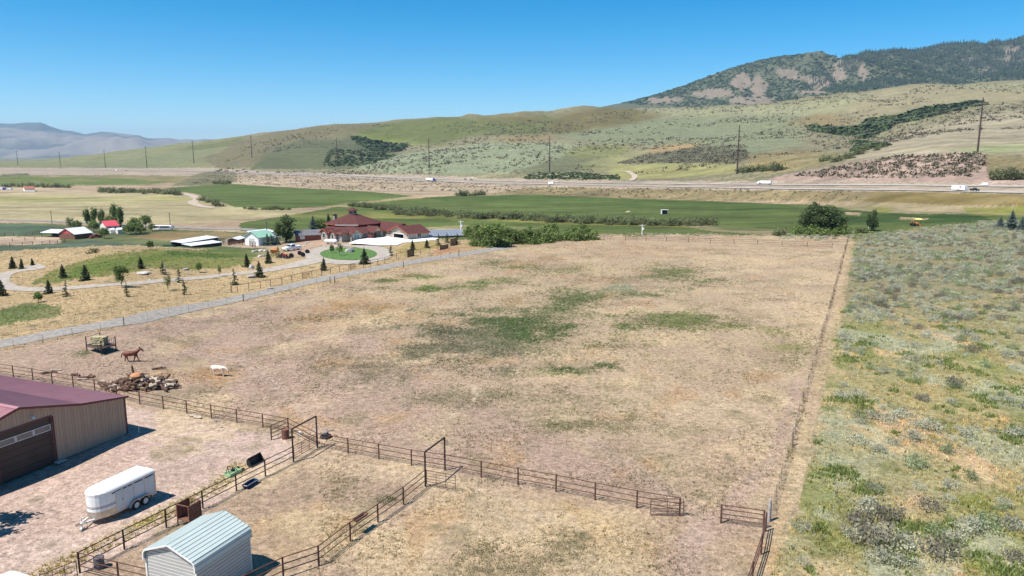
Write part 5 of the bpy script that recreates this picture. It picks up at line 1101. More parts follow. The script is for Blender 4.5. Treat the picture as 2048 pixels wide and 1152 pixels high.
# ------------------------------------------------------------------ big metal barn at the left edge
U_ = Vector((-.924, .382, 0)); W_ = Vector((.382, .924, 0))
def barn():
    C0 = G(255,867); ang = math.atan2(-W_.y, -W_.x)          # local x runs along the gable wall towards the camera
    t = thing('metal_barn', 'large tan metal barn with mauve ribbed roof and brown overhead door at the left edge', 'barn', C0, ang)
    D = 26.0; KX, PX_ = 4.7, 10.4; He, Hk, Hp = 3.75, 4.5, 5.95; W2 = 2*PX_
    def hz(x): x = min(x, W2-x); return He+(Hk-He)*x/KX if x < KX else Hk+(Hp-Hk)*(x-KX)/(PX_-KX)
    sgn = -1                                                  # local +y or -y points away from the gable towards the left
    # local frame: x = -W_, y = rot90(x) = (W_.y,-W_.x) = (.924,-.382) = -U_ ; so the barn lies along -y
    d0, d1, dh = 7.6, 12.35, 4.25
    pw = .9144; x = 0; k = 0
    while x < W2-.01:
        xe = min(x+pw, W2); z0 = dh if (x+pw/2 > d0 and x+pw/2 < d1) else 0.0
        mb = MB(); g = .012
        mb.hexa([(x+g,-.03,z0),(xe-g,-.03,z0),(xe-g,.0,z0),(x+g,.0,z0),(x+g,-.03,hz(x+g)),(xe-g,-.03,hz(xe-g)),(xe-g,0,hz(xe-g)),(x+g,0,hz(x+g))])
        for r in range(3):
            xr = x+.15+r*.305
            if xr < xe: mb.hexa([(xr-.03,.002,z0),(xr+.03,.002,z0),(xr+.015,.035,z0),(xr-.015,.035,z0),(xr-.03,.002,hz(xr)-.01),(xr+.03,.002,hz(xr)-.01),(xr+.015,.035,hz(xr)-.01),(xr-.015,.035,hz(xr)-.01)])
        part(t, 'wall_panel', mb, M_TAN); x += pw
    core = MB().prism([(0.05,-.22),(W2-.05,-.22),(W2-.05,-D),(0.05,-D)], 0, He-.1)
    part(t, 'wall', core, M_TAN)
    # roof planes with standing ribs
    planes = [(0,KX,'r'),(KX,PX_,'r'),(PX_,W2-KX,'l'),(W2-KX,W2,'l')]
    for (xa, xb, _) in planes:
        za, zb = hz(xa)+.06, hz(xb)+.06
        if xa == 0: xa, za = -.25, za-.25*(Hk-He)/KX
        if abs(xb-W2) < .01: xb, zb = W2+.25, zb-.25*(Hk-He)/KX
        y = .28
        while y > -D:
            ye = max(y-.9144, -D); mb = MB(); mb.hexa([(xa,ye+.008,za-.03),(xb,ye+.008,zb-.03),(xb,y-.008,zb-.03),(xa,y-.008,za-.03),(xa,ye+.008,za),(xb,ye+.008,zb),(xb,y-.008,zb),(xa,y-.008,za)])
            for r in range(3):
                yr = y-.15-r*.305
                mb.hexa([(xa,yr-.035,za+.002),(xb,yr-.035,zb+.002),(xb,yr+.035,zb+.002),(xa,yr+.035,za+.002),(xa,yr-.018,za+.038),(xb,yr-.018,zb+.038),(xb,yr+.018,zb+.038),(xa,yr+.018,za+.038)])
            part(t, 'roof_panel', mb, M_MAUVE); y -= .9144
    for xa, xb in ((-.25,KX),(KX,PX_),(PX_,W2-KX),(W2-KX,W2+.25)):
        part(t, 'rake_trim', MB().beam((xa,.31,hz(max(xa,0))+.02-(.03 if xa < 0 else 0)),(xb,.31,hz(min(xb,W2))+.02),.05,.2), M_MTRIM)
    part(t, 'ridge_cap', MB().hexa([(PX_-.25,-D,Hp+.05),(PX_+.25,-D,Hp+.05),(PX_+.25,.3,Hp+.05),(PX_-.25,.3,Hp+.05),(PX_-.02,-D,Hp+.13),(PX_+.02,-D,Hp+.13),(PX_+.02,.3,Hp+.13),(PX_-.02,.3,Hp+.13)]), M_MAUVE)
    part(t, 'corner_trim', MB().box((0.0,-.02,He/2),(.14,.16,He)), M_MTRIM)
    for xx in (d0-.06, d1+.06): part(t, 'door_jamb', MB().box((xx,.03,dh/2),(.12,.1,dh)), M_MTRIM)
    part(t, 'door_lintel', MB().box(((d0+d1)/2,.03,dh+.06),(d1-d0+.24,.1,.12)), M_MTRIM)
    door = None
    for i in range(7):
        h = dh/7; 
        o = part(t, 'door_panel', MB().box(((d0+d1)/2,-.10,h*(i+.5)),(d1-d0,.05,h-.02)), M_BRDOOR)
        if i == 5:
            ww = (d1-d0)/3
            for j in range(3):
                cx = d0+ww*(j+.5)
                fr = MB()
                for (bx, bz, sx, sz) in ((cx-ww/2+.05,0,.06,h-.04),(cx+ww/2-.05,0,.06,h-.04),(cx,h/2-.05,ww-.06,.05),(cx,-h/2+.05,ww-.06,.05)): fr.box((bx,-.055,h*5.5+bz-.02),(sx,.05,sz))
                w_ = part(t, 'window', MB().box((cx,-.072,h*5.5-.02),(ww-.12,.02,h-.1)), M_GLASSG, parent=o); 
                part(t, 'window_frame', fr, M_OFFW, parent=o)
    lt = MB().box((9.3,.12,dh+.62),(.08,.24,.06)).lathe([(.02,.12),(.09,.06),(.16,-.06),(.17,-.08)], 10, (9.3,.3,dh+.52))
    part(t, 'wall_light', lt, M_OFFW)
    cn = MB().box((d0-.3,.3,.05),(.9,.5,.1)); part(t, 'door_sill', cn, M_CONC)
barn()
p = G(278,866); 
single('marker_post', MB().tube((0,0,0),(0,0,.7),.035,.035,6), M_OFFW, 'short pale post in the shadow just off the barn corner', 'post', p)

# ------------------------------------------------------------------ horse trailer
def rrect(cx, cy, w_, l_, r, n=4):
    out = []
    for (sx, sy, a0) in ((1,1,0),(-1,1,90),(-1,-1,180),(1,-1,270)):
        for k in range(n+1):
            a = math.radians(a0+90*k/n); out.append((cx+sx*(w_/2-r)+r*math.cos(a), cy+sy*(l_/2-r)+r*math.sin(a)))
    return out
def wheel(t, x, y, r, wd, side, m_rim=M_ALU, name='wheel', parent=None):
    tb = MB(); n = 18
    prof = [(r*.62,-wd/2),(r*.93,-wd/2),(r,-wd/3),(r,wd/3),(r*.93,wd/2),(r*.62,wd/2)]
    for q, z in prof:
        for k in range(n): a = 2*math.pi*k/n; tb.v.append((x+z, y+q*math.cos(a), r+q*math.sin(a)))
    for i in range(len(prof)-1):
        for k in range(n): tb.f.append((i*n+k, i*n+(k+1) % n, (i+1)*n+(k+1) % n, (i+1)*n+k))
    wo = part(t, name, tb, M_RUBBER)
    rb = MB().tube((x-wd*.42,y,r),(x+wd*.42,y,r), r*.63, r*.63, 14).tube((x+side*wd*.42,y,r),(x+side*wd*.52,y,r), r*.22, r*.18, 10)
    part(t, 'rim', rb, m_rim, parent=wo); return wo
def trailer():
    R = Vector((-28.35, 56.0, 0)); ang = math.atan2(W_.y, W_.x)-math.pi/2
    O = R+U_*.98
    t = thing('horse_trailer', 'white rounded horse trailer with two axles parked on the gravel', 'trailer', (O.x, O.y, 0), ang)
    # local: +y to the rear (away), +x to camera right ; rear at y=0, nose at y=-5.2
    W2 = .96; L = 4.55; z0, z1, z2 = .48, 1.02, 2.32
    def outline(ins, n=9):
        o = [(W2-ins, 0-ins*.5), (W2-ins, -L+.6)]
        for k in range(1, n): a = math.pi*k/n; o.append(((W2-ins)*math.cos(a), -L+.6-(1.15-ins)*math.sin(a)))
        o += [(-W2+ins, -L+.6), (-W2+ins, 0-ins*.5)]; return o
    def shell(o, za, zb, m, nm, cap=False):
        n = len(o); mb = MB(); mb.add([(x, y, za) for x, y in o]+[(x, y, zb) for x, y in o], [((k+1) % n, k, k+n, (k+1) % n+n) for k in range(n)]+([tuple(range(n, 2*n))[::-1], tuple(range(n))] if cap else [])); return part(t, nm, mb, m)
    body = shell(outline(0), z0, z2, M_SHADEDW, 'body', True)
    # nose: bright wrap, stripes and metal gravel guard
    def wrap(za, zb, out, m, nm, ext=.35):
        n = 12; o = [(W2+out, -L+.6+ext)]+[((W2+out)*math.cos(math.pi*k/n), -L+.6-(1.15+out)*math.sin(math.pi*k/n)) for k in range(n+1)]+[(-W2-out, -L+.6+ext)]
        mb = MB(); m_ = len(o); mb.add([(x, y, za) for x, y in o]+[(x, y, zb) for x, y in o], [(k, k+m_, k+1+m_, k+1) for k in range(m_-1)]); return part(t, nm, mb, m)
    wrap(1.0, z2-.02, .006, M_WHITE, 'nose_panel'); wrap(z0+.02, 1.0, .014, M_ALU, 'gravel_guard')
    wrap(1.36, 1.40, .014, mat('maroon_stripe', (.20,.05,.08), .4), 'stripe'); wrap(1.26, 1.30, .014, mat('navy_stripe', (.05,.05,.12), .4), 'stripe')
    # domed roof
    rf = MB(); rings = [(-.03, z2-.05), (-.035, z2+.06), (.06, z2+.17), (.28, z2+.25), (.6, z2+.28)]; n = len(outline(0))
    for ins, z in rings: rf.v += [(x, y, z) for x, y in outline(ins)]
    for i in range(len(rings)-1): rf.f += [((k+1) % n+i*n, k+i*n, k+(i+1)*n, (k+1) % n+(i+1)*n) for k in range(n)][:]
    rf.f.append(tuple(range(4*n, 5*n))[::-1]); part(t, 'roof', rf, M_WHITE, smooth=False)
    # side ribs, slots and door on the right wall
    x = W2+.012
    for y in (-.05, -1.02, -2.0, -2.98, -3.62): part(t, 'wall_rib', MB().box((x, y, (z0+z2)/2-.05), (.02,.035,z2-z0-.1)), M_ALU)
    for (ya, yb) in ((-.95,-.15),(-1.9,-1.15),(-2.5,-2.1),(-2.92,-2.6),(-3.9,-3.1)): part(t, 'vent_slot', MB().box((x-.002,(ya+yb)/2,z2-.2),(.016,yb-ya,.09)), M_BLACK)
    part(t, 'side_door', MB().box((x,-3.3,(z0+z2)/2-.06),(.018,.6,1.55)), M_SHADEDW)
    part(t, 'door_latch', MB().box((x+.02,-3.05,1.35),(.03,.05,.12)), M_BLACK)
    part(t, 'side_rail', MB().box((x,-2.0,z0+.03),(.05,4.0,.12)), M_ALU)
    part(t, 'rear_frame', MB().box((0,.02,z0+.02),(1.95,.08,.14)).box((W2-.04,.02,1.4),(.09,.07,1.8)).box((-W2+.04,.02,1.4),(.09,.07,1.8)), M_ALU)
    part(t, 'rear_door', MB().box((0,.0,1.38),(1.74,.04,1.66)), M_SHADEDW)
    for s in (-1, 1):
        for y in (-1.15, -1.98): wheel(t, s*(W2+.09), y, .37, .2, s, M_OFFW)
        fd = MB(); pr = [(-2.62,.42),(-2.45,.68),(-2.2,.83),(-1.95,.86),(-1.56,.80),(-1.15,.86),(-.9,.83),(-.65,.68),(-.5,.42)]
        for (ya, za), (yb, zb) in zip(pr[:-1], pr[1:]): fd.hexa([(s*W2,ya,za),(s*(W2+.26),ya,za-.03),(s*(W2+.26),yb,zb-.03),(s*W2,yb,zb),(s*W2,ya,za+.03),(s*(W2+.26),ya,za+.01),(s*(W2+.26),yb,zb+.01),(s*W2,yb,zb+.03)])
        part(t, 'fender', fd, M_ALU)
    tg = MB().beam((.55,-L+.1,z0-.03),(0,-L-1.45,z0-.03),.09,.12).beam((-.55,-L+.1,z0-.03),(0,-L-1.45,z0-.03),.09,.12); part(t, 'tongue', tg, M_OFFW)
    part(t, 'coupler', MB().box((0,-L-1.58,z0+.02),(.12,.34,.14)), M_ALU)
    part(t, 'tongue_jack', MB().tube((0,-L-1.25,.08),(0,-L-1.25,1.0),.04,.04,7).box((0,-L-1.25,.06),(.25,.25,.1)).tube((0,-L-1.25,.95),(.22,-L-1.25,.95),.015,.015,5), M_OFFW)
    part(t, 'safety_chain', MB().path([(.2,-L-1.0,.4),(.25,-L-1.05,.1),(.15,-L-1.2,.02)],.02,5), M_RUST)
trailer()

# ------------------------------------------------------------------ grey metal shed in the foreground
def shed():
    FR = Vector((-18.95,41.35,0)); ang = math.atan2(W_.y, W_.x)-math.pi/2
    t = thing('metal_shed', 'light grey metal shed with pale green rounded roof in the foreground', 'shed', FR, ang)
    # local: +y away along the shed, -x towards the left gable corner
    Wd, L, He, Hp = 4.05, 4.5, 2.78, 3.72
    # curved roof profile from right eave over the peak to the left eave (x, z)
    prof = [(.06, He-.42), (.06, He-.08), (.02, He+.10), (-.12, He+.24)]
    npl = 7
    for k in range(1, npl+1):
        f = k/npl; prof.append((-.12+(-Wd/2+.12)*f, He+.24+(Hp-He-.24)*f))
    right = prof; left = [(-Wd-x, z) for x, z in prof][::-1]
    full = right+left[1:]
    for (xa, za), (xb, zb) in zip(full[:-1], full[1:]):
        d = Vector((xb-xa, 0, zb-za)); nrm = Vector((d.z, 0, -d.x)).normalized(); nrm = nrm if nrm.z > -.01 else -nrm
        if abs(d.x) < .01: nrm = Vector((1 if xa > -1 else -1, 0, 0))
        mb = MB(); a = Vector((xa,-.18,za)); b = Vector((xb,-.18,zb)); e = Vector((0,L+.36,0)); ng = nrm*.04; s = d.normalized()*.012
        mb.hexa([a+s,b-s,b-s+e,a+s+e,a+s+ng,b-s+ng,b-s+e+ng,a+s+e+ng])
        c = a+nrm*.04; w_ = d.normalized()*.03; mb.hexa([c-w_,c+w_,c+w_+e,c-w_+e,c-w_*.5+nrm*.035,c+w_*.5+nrm*.035,c+w_*.5+e+nrm*.035,c-w_*.5+e+nrm*.035])
        part(t, 'roof_panel', mb, M_MINT)
    def gw(z):      # gable half opening at height z
        if z < He: return (-Wd, 0)
        f = min(1, (z-He)/(Hp-He)); return (-Wd+Wd/2*f, -Wd/2*f)
    h = .23; z = .02
    while z < Hp-.1:
        ze = min(z+h, Hp-.02); (l0, r0), (l1, r1) = gw(z), gw(ze)
        for y0, y1 in ((0,.03),(L-.03,L)):
            part(t, 'siding_strip', MB().hexa([(l0+.02,y0,z),(r0-.02,y0,z),(r0-.02,y1,z),(l0+.02,y1,z),(l1+.02,y0-(.03 if y0 == 0 else 0),ze-.012),(r1-.02,y0-(.03 if y0 == 0 else 0),ze-.012),(r1-.02,y1,ze-.012),(l1+.02,y1,ze-.012)]), M_LGREY)
        if ze < He-.35:
            for x0, s in ((0,1),(-Wd,-1)):
                part(t, 'siding_strip', MB().hexa([(x0-.03*s,.03,z),(x0,.03,z),(x0,L-.03,z),(x0-.03*s,L-.03,z),(x0-.03*s,.03,ze-.012),(x0+.03*s,.03,ze-.012),(x0+.03*s,L-.03,ze-.012),(x0-.03*s,L-.03,ze-.012)]), M_LGREY)
        z += h
    for x in (0,-Wd):
        for y in (-.03, L+.03): part(t, 'corner_trim', MB().box((x,y,(He-.4)/2),(.12,.08,He-.4)), M_OFFW)
    tr = MB()
    for (xa, za), (xb, zb) in zip(full[:-1], full[1:]): tr.beam((xa,-.19,za-.0),(xb,-.19,zb-.0),.03,.10)
    part(t, 'front_trim', tr, M_OFFW)
    part(t, 'inner_wall', MB().box((-Wd/2,L/2,He/2),(Wd-.12,L-.12,He)), M_LGREY)
shed()

# ------------------------------------------------------------------ things in the yard and pens
def hay_rack_red():
    p = G(380,1047); t = thing('feed_rack', 'rusty square hay feeder with slatted inside beside the pipe fence', 'feeder', p, math.atan2(W_.y, W_.x)-math.pi/2)
    s, z0, z1 = 1.15, .55, 1.7
    for x in (-s/2, s/2):
        for y in (-s/2, s/2): part(t, 'leg', MB().box((x,y,z1/2),(.07,.07,z1)), M_RUST)
    part(t, 'side_sheet', MB().box((s/2,0,(z0+z1)/2),(.02,s-.08,z1-z0)), M_RUST)
    part(t, 'side_sheet', MB().box((-s/2,0,(z0+z1)/2),(.02,s-.08,z1-z0)), M_RUST)
    part(t, 'tray', MB().box((0,0,z0-.03),(s,s,.06)), M_RUST)
    for y in (-s/2, s/2):
        part(t, 'top_rail', MB().beam((-s/2,y,z1),(s/2,y,z1),.06,.06), M_RUST)
        for k in range(7):
            if y < 0: break
            x = -s/2+s*(k+.5)/7; part(t, 'bar', MB().tube((x,y,z0),(x,y,z1),.02,.02,5), M_RUST)
    part(t, 'top_rail', MB().beam((-s/2,-s/2,z1),(-s/2,s/2,z1),.06,.06), M_RUST); part(t, 'top_rail', MB().beam((s/2,-s/2,z1),(s/2,s/2,z1),.06,.06), M_RUST)
hay_rack_red()
def trough(p, rot, l, w_, h, m, m2, name, label, tilt=0):
    t = thing(name, label, 'trough', p, rot); a, b = l/2, w_/2; q = .82
    o = [(-a*q,-b*.6,0),(a*q,-b*.6,0),(a*q,b*.6,0),(-a*q,b*.6,0),(-a,-b,h),(a,-b,h),(a,b,h),(-a,b,h)]
    i_ = [(-a*q+.03,-b*.5,.04),(a*q-.03,-b*.5,.04),(a*q-.03,b*.5,.04),(-a*q+.03,b*.5,.04),(-a+.05,-b+.05,h),(a-.05,-b+.05,h),(a-.05,b-.05,h),(-a+.05,b-.05,h)]
    part(t, 'tub', MB().add(o, [(3,2,1,0),(0,1,5,4),(1,2,6,5),(2,3,7,6),(3,0,4,7)]).add(i_, [(0,1,2,3),(4,5,1,0),(5,6,2,1),(6,7,3,2),(7,4,0,3)]), m)
    part(t, 'rim', MB().path([(-a,-b,h),(a,-b,h),(a,b,h),(-a,b,h),(-a,-b,h)], .03, 5), m2); return t
rotw = math.atan2(W_.y, W_.x)
trough(G(501,972), rotw+.02, 1.45, .55, .35, M_BLUE_, M_TIN, 'water_trough', 'dark blue plastic trough lying on the dirt below the pipe fence')
tm_ = G(722,1063); tm_.z = .95
trough(tm_, math.atan2(G(756,1044.6).y-G(701,1083).y, G(756,1044.6).x-G(701,1083).x), 1.3, .42, .2, M_RUST, M_PIPE, 'feed_trough', 'long rusty metal feed trough hung on the middle pipe fence')
def drum(p, r, h, m, label, name='barrel'):
    t = thing(name, label, 'barrel', p)
    part(t, 'body', MB().lathe([(0,0),(r,0),(r*1.0,h*.33),(r*1.04,h*.34),(r,h*.36),(r,h*.66),(r*1.04,h*.67),(r,h*.69),(r,h),(r*.92,h),(r*.9,h-.05),(0,h-.05)], 16), m, smooth=False)
    part(t, 'rim', MB().lathe([(r*1.0,h-.03),(r*1.05,h-.01),(r*1.0,h+.02),(r*.93,h)], 16), m)
drum(G(571,877), .36, .95, M_RUST, 'rusty brown barrel beside the short fence panel near the left gate frame')
drum(G(199,1136), .33, .8, mat('grey_plastic', (.10,.10,.11), .5), 'dark grey tub standing inside the fence corner at the bottom left', 'tub')
p = G(599,868.5); single('salt_block', MB().box((0,0,.13),(.4,.28,.26)), M_WHITE, 'small white block on the dirt behind the closed gate', 'salt block', p, .4)
def torus(R_, r, n=20, m_=8, c=(0,0,0)):
    mb = MB()
    for i in range(n):
        a = 2*math.pi*i/n
        for j in range(m_): b = 2*math.pi*j/m_; mb.v.append((c[0]+(R_+r*math.cos(b))*math.cos(a), c[1]+(R_+r*math.cos(b))*math.sin(a), c[2]+r*math.sin(b)))
    for i in range(n):
        for j in range(m_): mb.f.append((i*m_+j, ((i+1) % n)*m_+j, ((i+1) % n)*m_+(j+1) % m_, i*m_+(j+1) % m_))
    return mb
p = G(652,875); single('tyre', torus(.45,.13,20,8,(0,0,.13)), M_RUBBER, 'old tyre lying flat behind the pipe fence with a mineral feeder on it', 'tyre', p, smooth=True)
t = thing('mineral_feeder', 'dark round mineral feeder with lid standing in the flat tyre', 'feeder', p+Vector((0,0,.02)))
part(t, 'drum', MB().lathe([(0,0),(.28,0),(.26,.45),(.24,.5)], 14), M_BLACK); part(t, 'lid', MB().lathe([(.27,.5),(.25,.58),(.12,.66),(0,.68)], 14), mat('grey_lid', (.2,.2,.21), .6))
part(t, 'handle', MB().tube((.1,0,.6),(.75,.15,.72),.03,.03,6), M_BLACK)
def bucket_():
    p = G(512,928); t = thing('loader_bucket', 'black tractor loader bucket leaning against the far side of the pipe fence', 'bucket', p, rotw, None, .85)
    pr = [(-.35,0),(.15,0),(.38,.25),(.42,.65),(.2,.95),(.14,.93),(.34,.62),(.3,.3),(.1,.07),(-.35,.06)]
    part(t, 'shell', MB().ext(pr, -.95, .95), M_BLACK)
    for x in (-.96, .94): part(t, 'side_plate', MB().ext([(-.33,.02),(.13,.02),(.36,.26),(.4,.64),(.2,.93),(-.1,.5)], x, x+.03), M_BLACK)
    for x in (-.35, .35): part(t, 'hook_plate', MB().ext([(.3,.1),(.55,.2),(.55,.6),(.36,.6)], x, x+.05), M_BLACK)
    part(t, 'cutting_edge', MB().box((0,-.38,.02),(1.9,.12,.03)), M_ALU)
bucket_()
def mower():
    p = G(466,948); t = thing('mower_deck', 'faded green tractor mower attachment lying behind the pipe fence', 'mower', p, rotw, None, .82)
    part(t, 'deck', MB().hexa([(-.95,-.55,.12),(.8,-.62,.12),(.95,.55,.12),(-.7,.62,.12),(-.85,-.45,.36),(.7,-.5,.36),(.82,.45,.36),(-.6,.5,.36)]), M_GREEN)
    part(t, 'deck_skirt', MB().hexa([(-.98,-.6,.0),(.84,-.66,.0),(.98,.6,.0),(-.74,.66,.0),(-.97,-.58,.1),(.83,-.64,.1),(.97,.58,.1),(-.73,.65,.1)]), M_GREEN)
    part(t, 'gearbox', MB().box((0,0,.46),(.35,.3,.22)).tube((0,0,.57),(0,0,.68),.07,.07,8), M_BLACK)
    part(t, 'hitch_frame', MB().path([(-.75,.2,.3),(-.55,.15,1.05),(-.1,-.3,.85),(.3,-.35,.36)], .035, 6).path([(-.75,-.25,.3),(-.55,.15,1.05)], .035, 6), M_DPIPE)
    part(t, 'drive_shaft', MB().tube((0,0,.5),(-.75,.5,.42),.04,.04,7), M_OFFW)
    for (x, y) in ((1.15,.35),(1.1,-.4)): part(t, 'gauge_wheel', MB().tube((x,y-.06,.16),(x,y+.06,.16),.16,.16,12), M_RUBBER)
mower()
# square bale feeder with bale
def bale_feeder():
    a = G(174,702); b = G(204,711); c = G(232.5,702); d = a+(c-b)
    t = thing('bale_feeder', 'dark steel bale feeder frame on legs standing in the pasture corner', 'feeder', a)
    pts = [a, b, c, d]; H = top_z(a, 673)
    for p in pts: part(t, 'leg', MB().tube(p-Vector((0,0,.05)), p+Vector((0,0,H)), .075, .075, 8), M_DPIPE, world=True)
    for (u, v) in ((a, d), (b, c)):
        part(t, 'side_rail', MB().beam(u+Vector((0,0,.85)), v+Vector((0,0,.85)), .08, .08), M_DPIPE, world=True)
    for (u, v) in ((a, b), (d, c)):
        part(t, 'side_rail', MB().beam(u+Vector((0,0,.75)), v+Vector((0,0,.75)), .08, .1), M_DPIPE, world=True)
    part(t, 'side_rail', MB().beam(d+Vector((0,0,H-.1)), a+Vector((0,0,H-.1)), .05, .05), M_DPIPE, world=True); part(t, 'side_rail', MB().beam(c+Vector((0,0,H-.1)), b+Vector((0,0,H*.8)), .04, .04), M_DPIPE, world=True)
    fl = MB().slab([q+Vector((0,0,.92)) for q in pts], .05, Vector((0,0,1))); part(t, 'floor_mesh', fl, M_DPIPE, world=True)
    for (u, v) in ((d, c), (b, c)):
        for k in range(1, 8):
            q = u.lerp(v, k/8)
            if u is b and k < 4: continue
            part(t, 'bar', MB().tube(q+Vector((0,0,.9)), q+Vector((0,0,H-.15)), .018, .018, 4), M_DPIPE, world=True)
    cen = (a+b+c+d)/4; ang = math.atan2((b-a).y, (b-a).x)
    me = MB().box((0,0,0),(1.0,2.0,1.15)).mesh('hay_bale', M_HAY); 
    import bmesh
    bm = bmesh.new(); bm.from_mesh(me); bmesh.ops.subdivide_edges(bm, edges=bm.edges, cuts=7, use_grid_fill=True)
    for v in bm.verts: v.co += Vector((random.uniform(-1,1), random.uniform(-1,1), random.uniform(-1,1)))*.055+v.co.normalized()*(-.10*max(0, v.co.length-1.0))
    bm.to_mesh(me); bm.free()
    o = link('hay_bale', me); o.location = cen+Vector((0,0,1.55))-(c-b)*.06; o.rotation_euler = (0,0,ang+math.pi/2+.5); tag(o, 'big square hay bale resting in the dark steel feeder', 'hay bale')
    P = []; 
    for k in range(1500):
        r = abs(random.gauss(0, 1.5)); an = random.random()*6.28; P.append((cen.x-1.2+r*math.cos(an)*1.3, cen.y-.8+r*math.sin(an), .02))
    P = np.array(P); tufts('spilled_hay', P, np.full(len(P), .05), np.full(len(P), .22), 4, np.tile(np.array([.40,.39,.24]), (len(P), 1)), 'pale green hay spilled on the ground round the bale feeder', .3)
bale_feeder()

# log pile
def log_mesh(l, r, m, seed):
    rng = random.Random(seed); mb = MB(); n = 9; k = 5; rows = []
    bend = rng.uniform(-.12, .12)
    for i in range(k):
        x = (i/(k-1)-.5)*l; rr = r*(1-.12*i/(k-1)*2)*(1+rng.uniform(-.08,.08)); oy = bend*math.sin(math.pi*i/(k-1))*l
        for j in range(n): a = 2*math.pi*j/n; q = rr*(1+rng.uniform(-.1,.1)); mb.v.append((x, oy+q*math.cos(a), q*math.sin(a)))
    for i in range(k-1):
        for j in range(n): mb.f.append((i*n+j, i*n+(j+1) % n, (i+1)*n+(j+1) % n, (i+1)*n+j))
    mb.f += [tuple(range(n))[::-1], tuple(range((k-1)*n, k*n))]
    if l > 1.2: mb.tube((l*.1,0,r*.5),(l*.22,r*1.2,r*1.9), r*.35, r*.28, 6)
    me = mb.mesh('log', m); me.materials.append(M_CUT if m is M_LOG else M_LOGP); me.polygons[len(me.polygons)-1-(7 if l > 1.2 else 0)].material_index = 1; return me
LG = {'d': [log_mesh(1.0,.26,M_LOG,1),log_mesh(1.6,.2,M_LOG,2),log_mesh(.8,.32,M_LOG,3),log_mesh(2.1,.16,M_LOG,6)], 'p': [log_mesh(1.1,.17,M_LOGP,4),log_mesh(1.7,.13,M_LOGP,5),log_mesh(.8,.2,M_LOGP,7)]}
pc = G(283,772); rl = random.Random(4)
def put_log(kind, k, loc, rot, label, grp, sc_=1.0):
    o = link('log', LG[kind][k]); o.location = loc; o.rotation_euler = rot; o.scale = (sc_,)*3; tag(o, label, 'log', grp)
for i in range(112):
    a = rl.random()*6.28; r = math.sqrt(rl.random()); x = pc.x+math.cos(a)*r*3.9; y = pc.y+math.sin(a)*r*2.3-.2; lvl = (1-r)*1.25
    z = .2+max(0, lvl)*rl.uniform(.4,1.0); kd = 'p' if rl.random() < .36 else 'd'
    put_log(kd, rl.randrange(len(LG[kd])), (x, y, z), (rl.uniform(0,6.28), rl.uniform(-.45,.45), rl.uniform(0,6.28)), 'bleached pale log in the big log pile by the pipe fence' if kd == 'p' else 'dark barked log in the big log pile by the pipe fence', 'bleached logs of the log pile' if kd == 'p' else 'dark logs of the log pile', rl.uniform(.7,1.15))
for (px, py, k, kd, rz, lab) in [(100,747,3,'d',.25,'dark log of the loose branches left of the log pile, longest'),(92,746,1,'p',.5,'bleached branch beside the long dark log left of the pile'),(112,742,1,'p',.1,'thin pale branch crossing behind the long dark log'),(152,752,1,'d',-.35,'dark log between the loose branches and the log pile, left one'),(172,757,3,'d',.15,'long dark log lying between the branches and the pile, middle one'),(185,754,0,'d',-.5,'short dark log nearest to the left end of the pile'),(166,760,1,'p',.05,'pale log lying on the ground before the middle dark log'),(205,765,2,'p',.2,'pale stub at the left foot of the log pile'),(391,835,1,'p',-.25,'bleached log lying in the yard at the foot of the pipe fence'),(396,837,0,'p',-.2,'short bleached log beside the one at the fence foot'),(318,739,3,'d',.5,'thin branch on the bare ground between log pile and white mule')]:
    q = G(px, py); put_log(kd, k, q+Vector((0,0,.14)), (.3,0,rz), lab, None, .8)
st = thing('stump', 'large orange cut root stump on top of the log pile', 'stump', (pc.x-.5, pc.y+.1, 1.2), .6)
part(st, 'root_plate', MB().lathe([(0,-.5),(.45,-.55),(.75,-.2),(.8,.1),(.55,.35),(.2,.42),(0,.4)], 11), M_CUT); part(st, 'broken_trunk', MB().tube((-.3,.2,.1),(-.4,.3,1.25),.16,.1,7), M_LOG)
for k in range(6): part(st, 'root', MB().tube((.4*math.cos(k),.4*math.sin(k),0),(1.1*math.cos(k),1.1*math.sin(k),random.uniform(-.3,.3)),.13,.04,6), M_LOG)

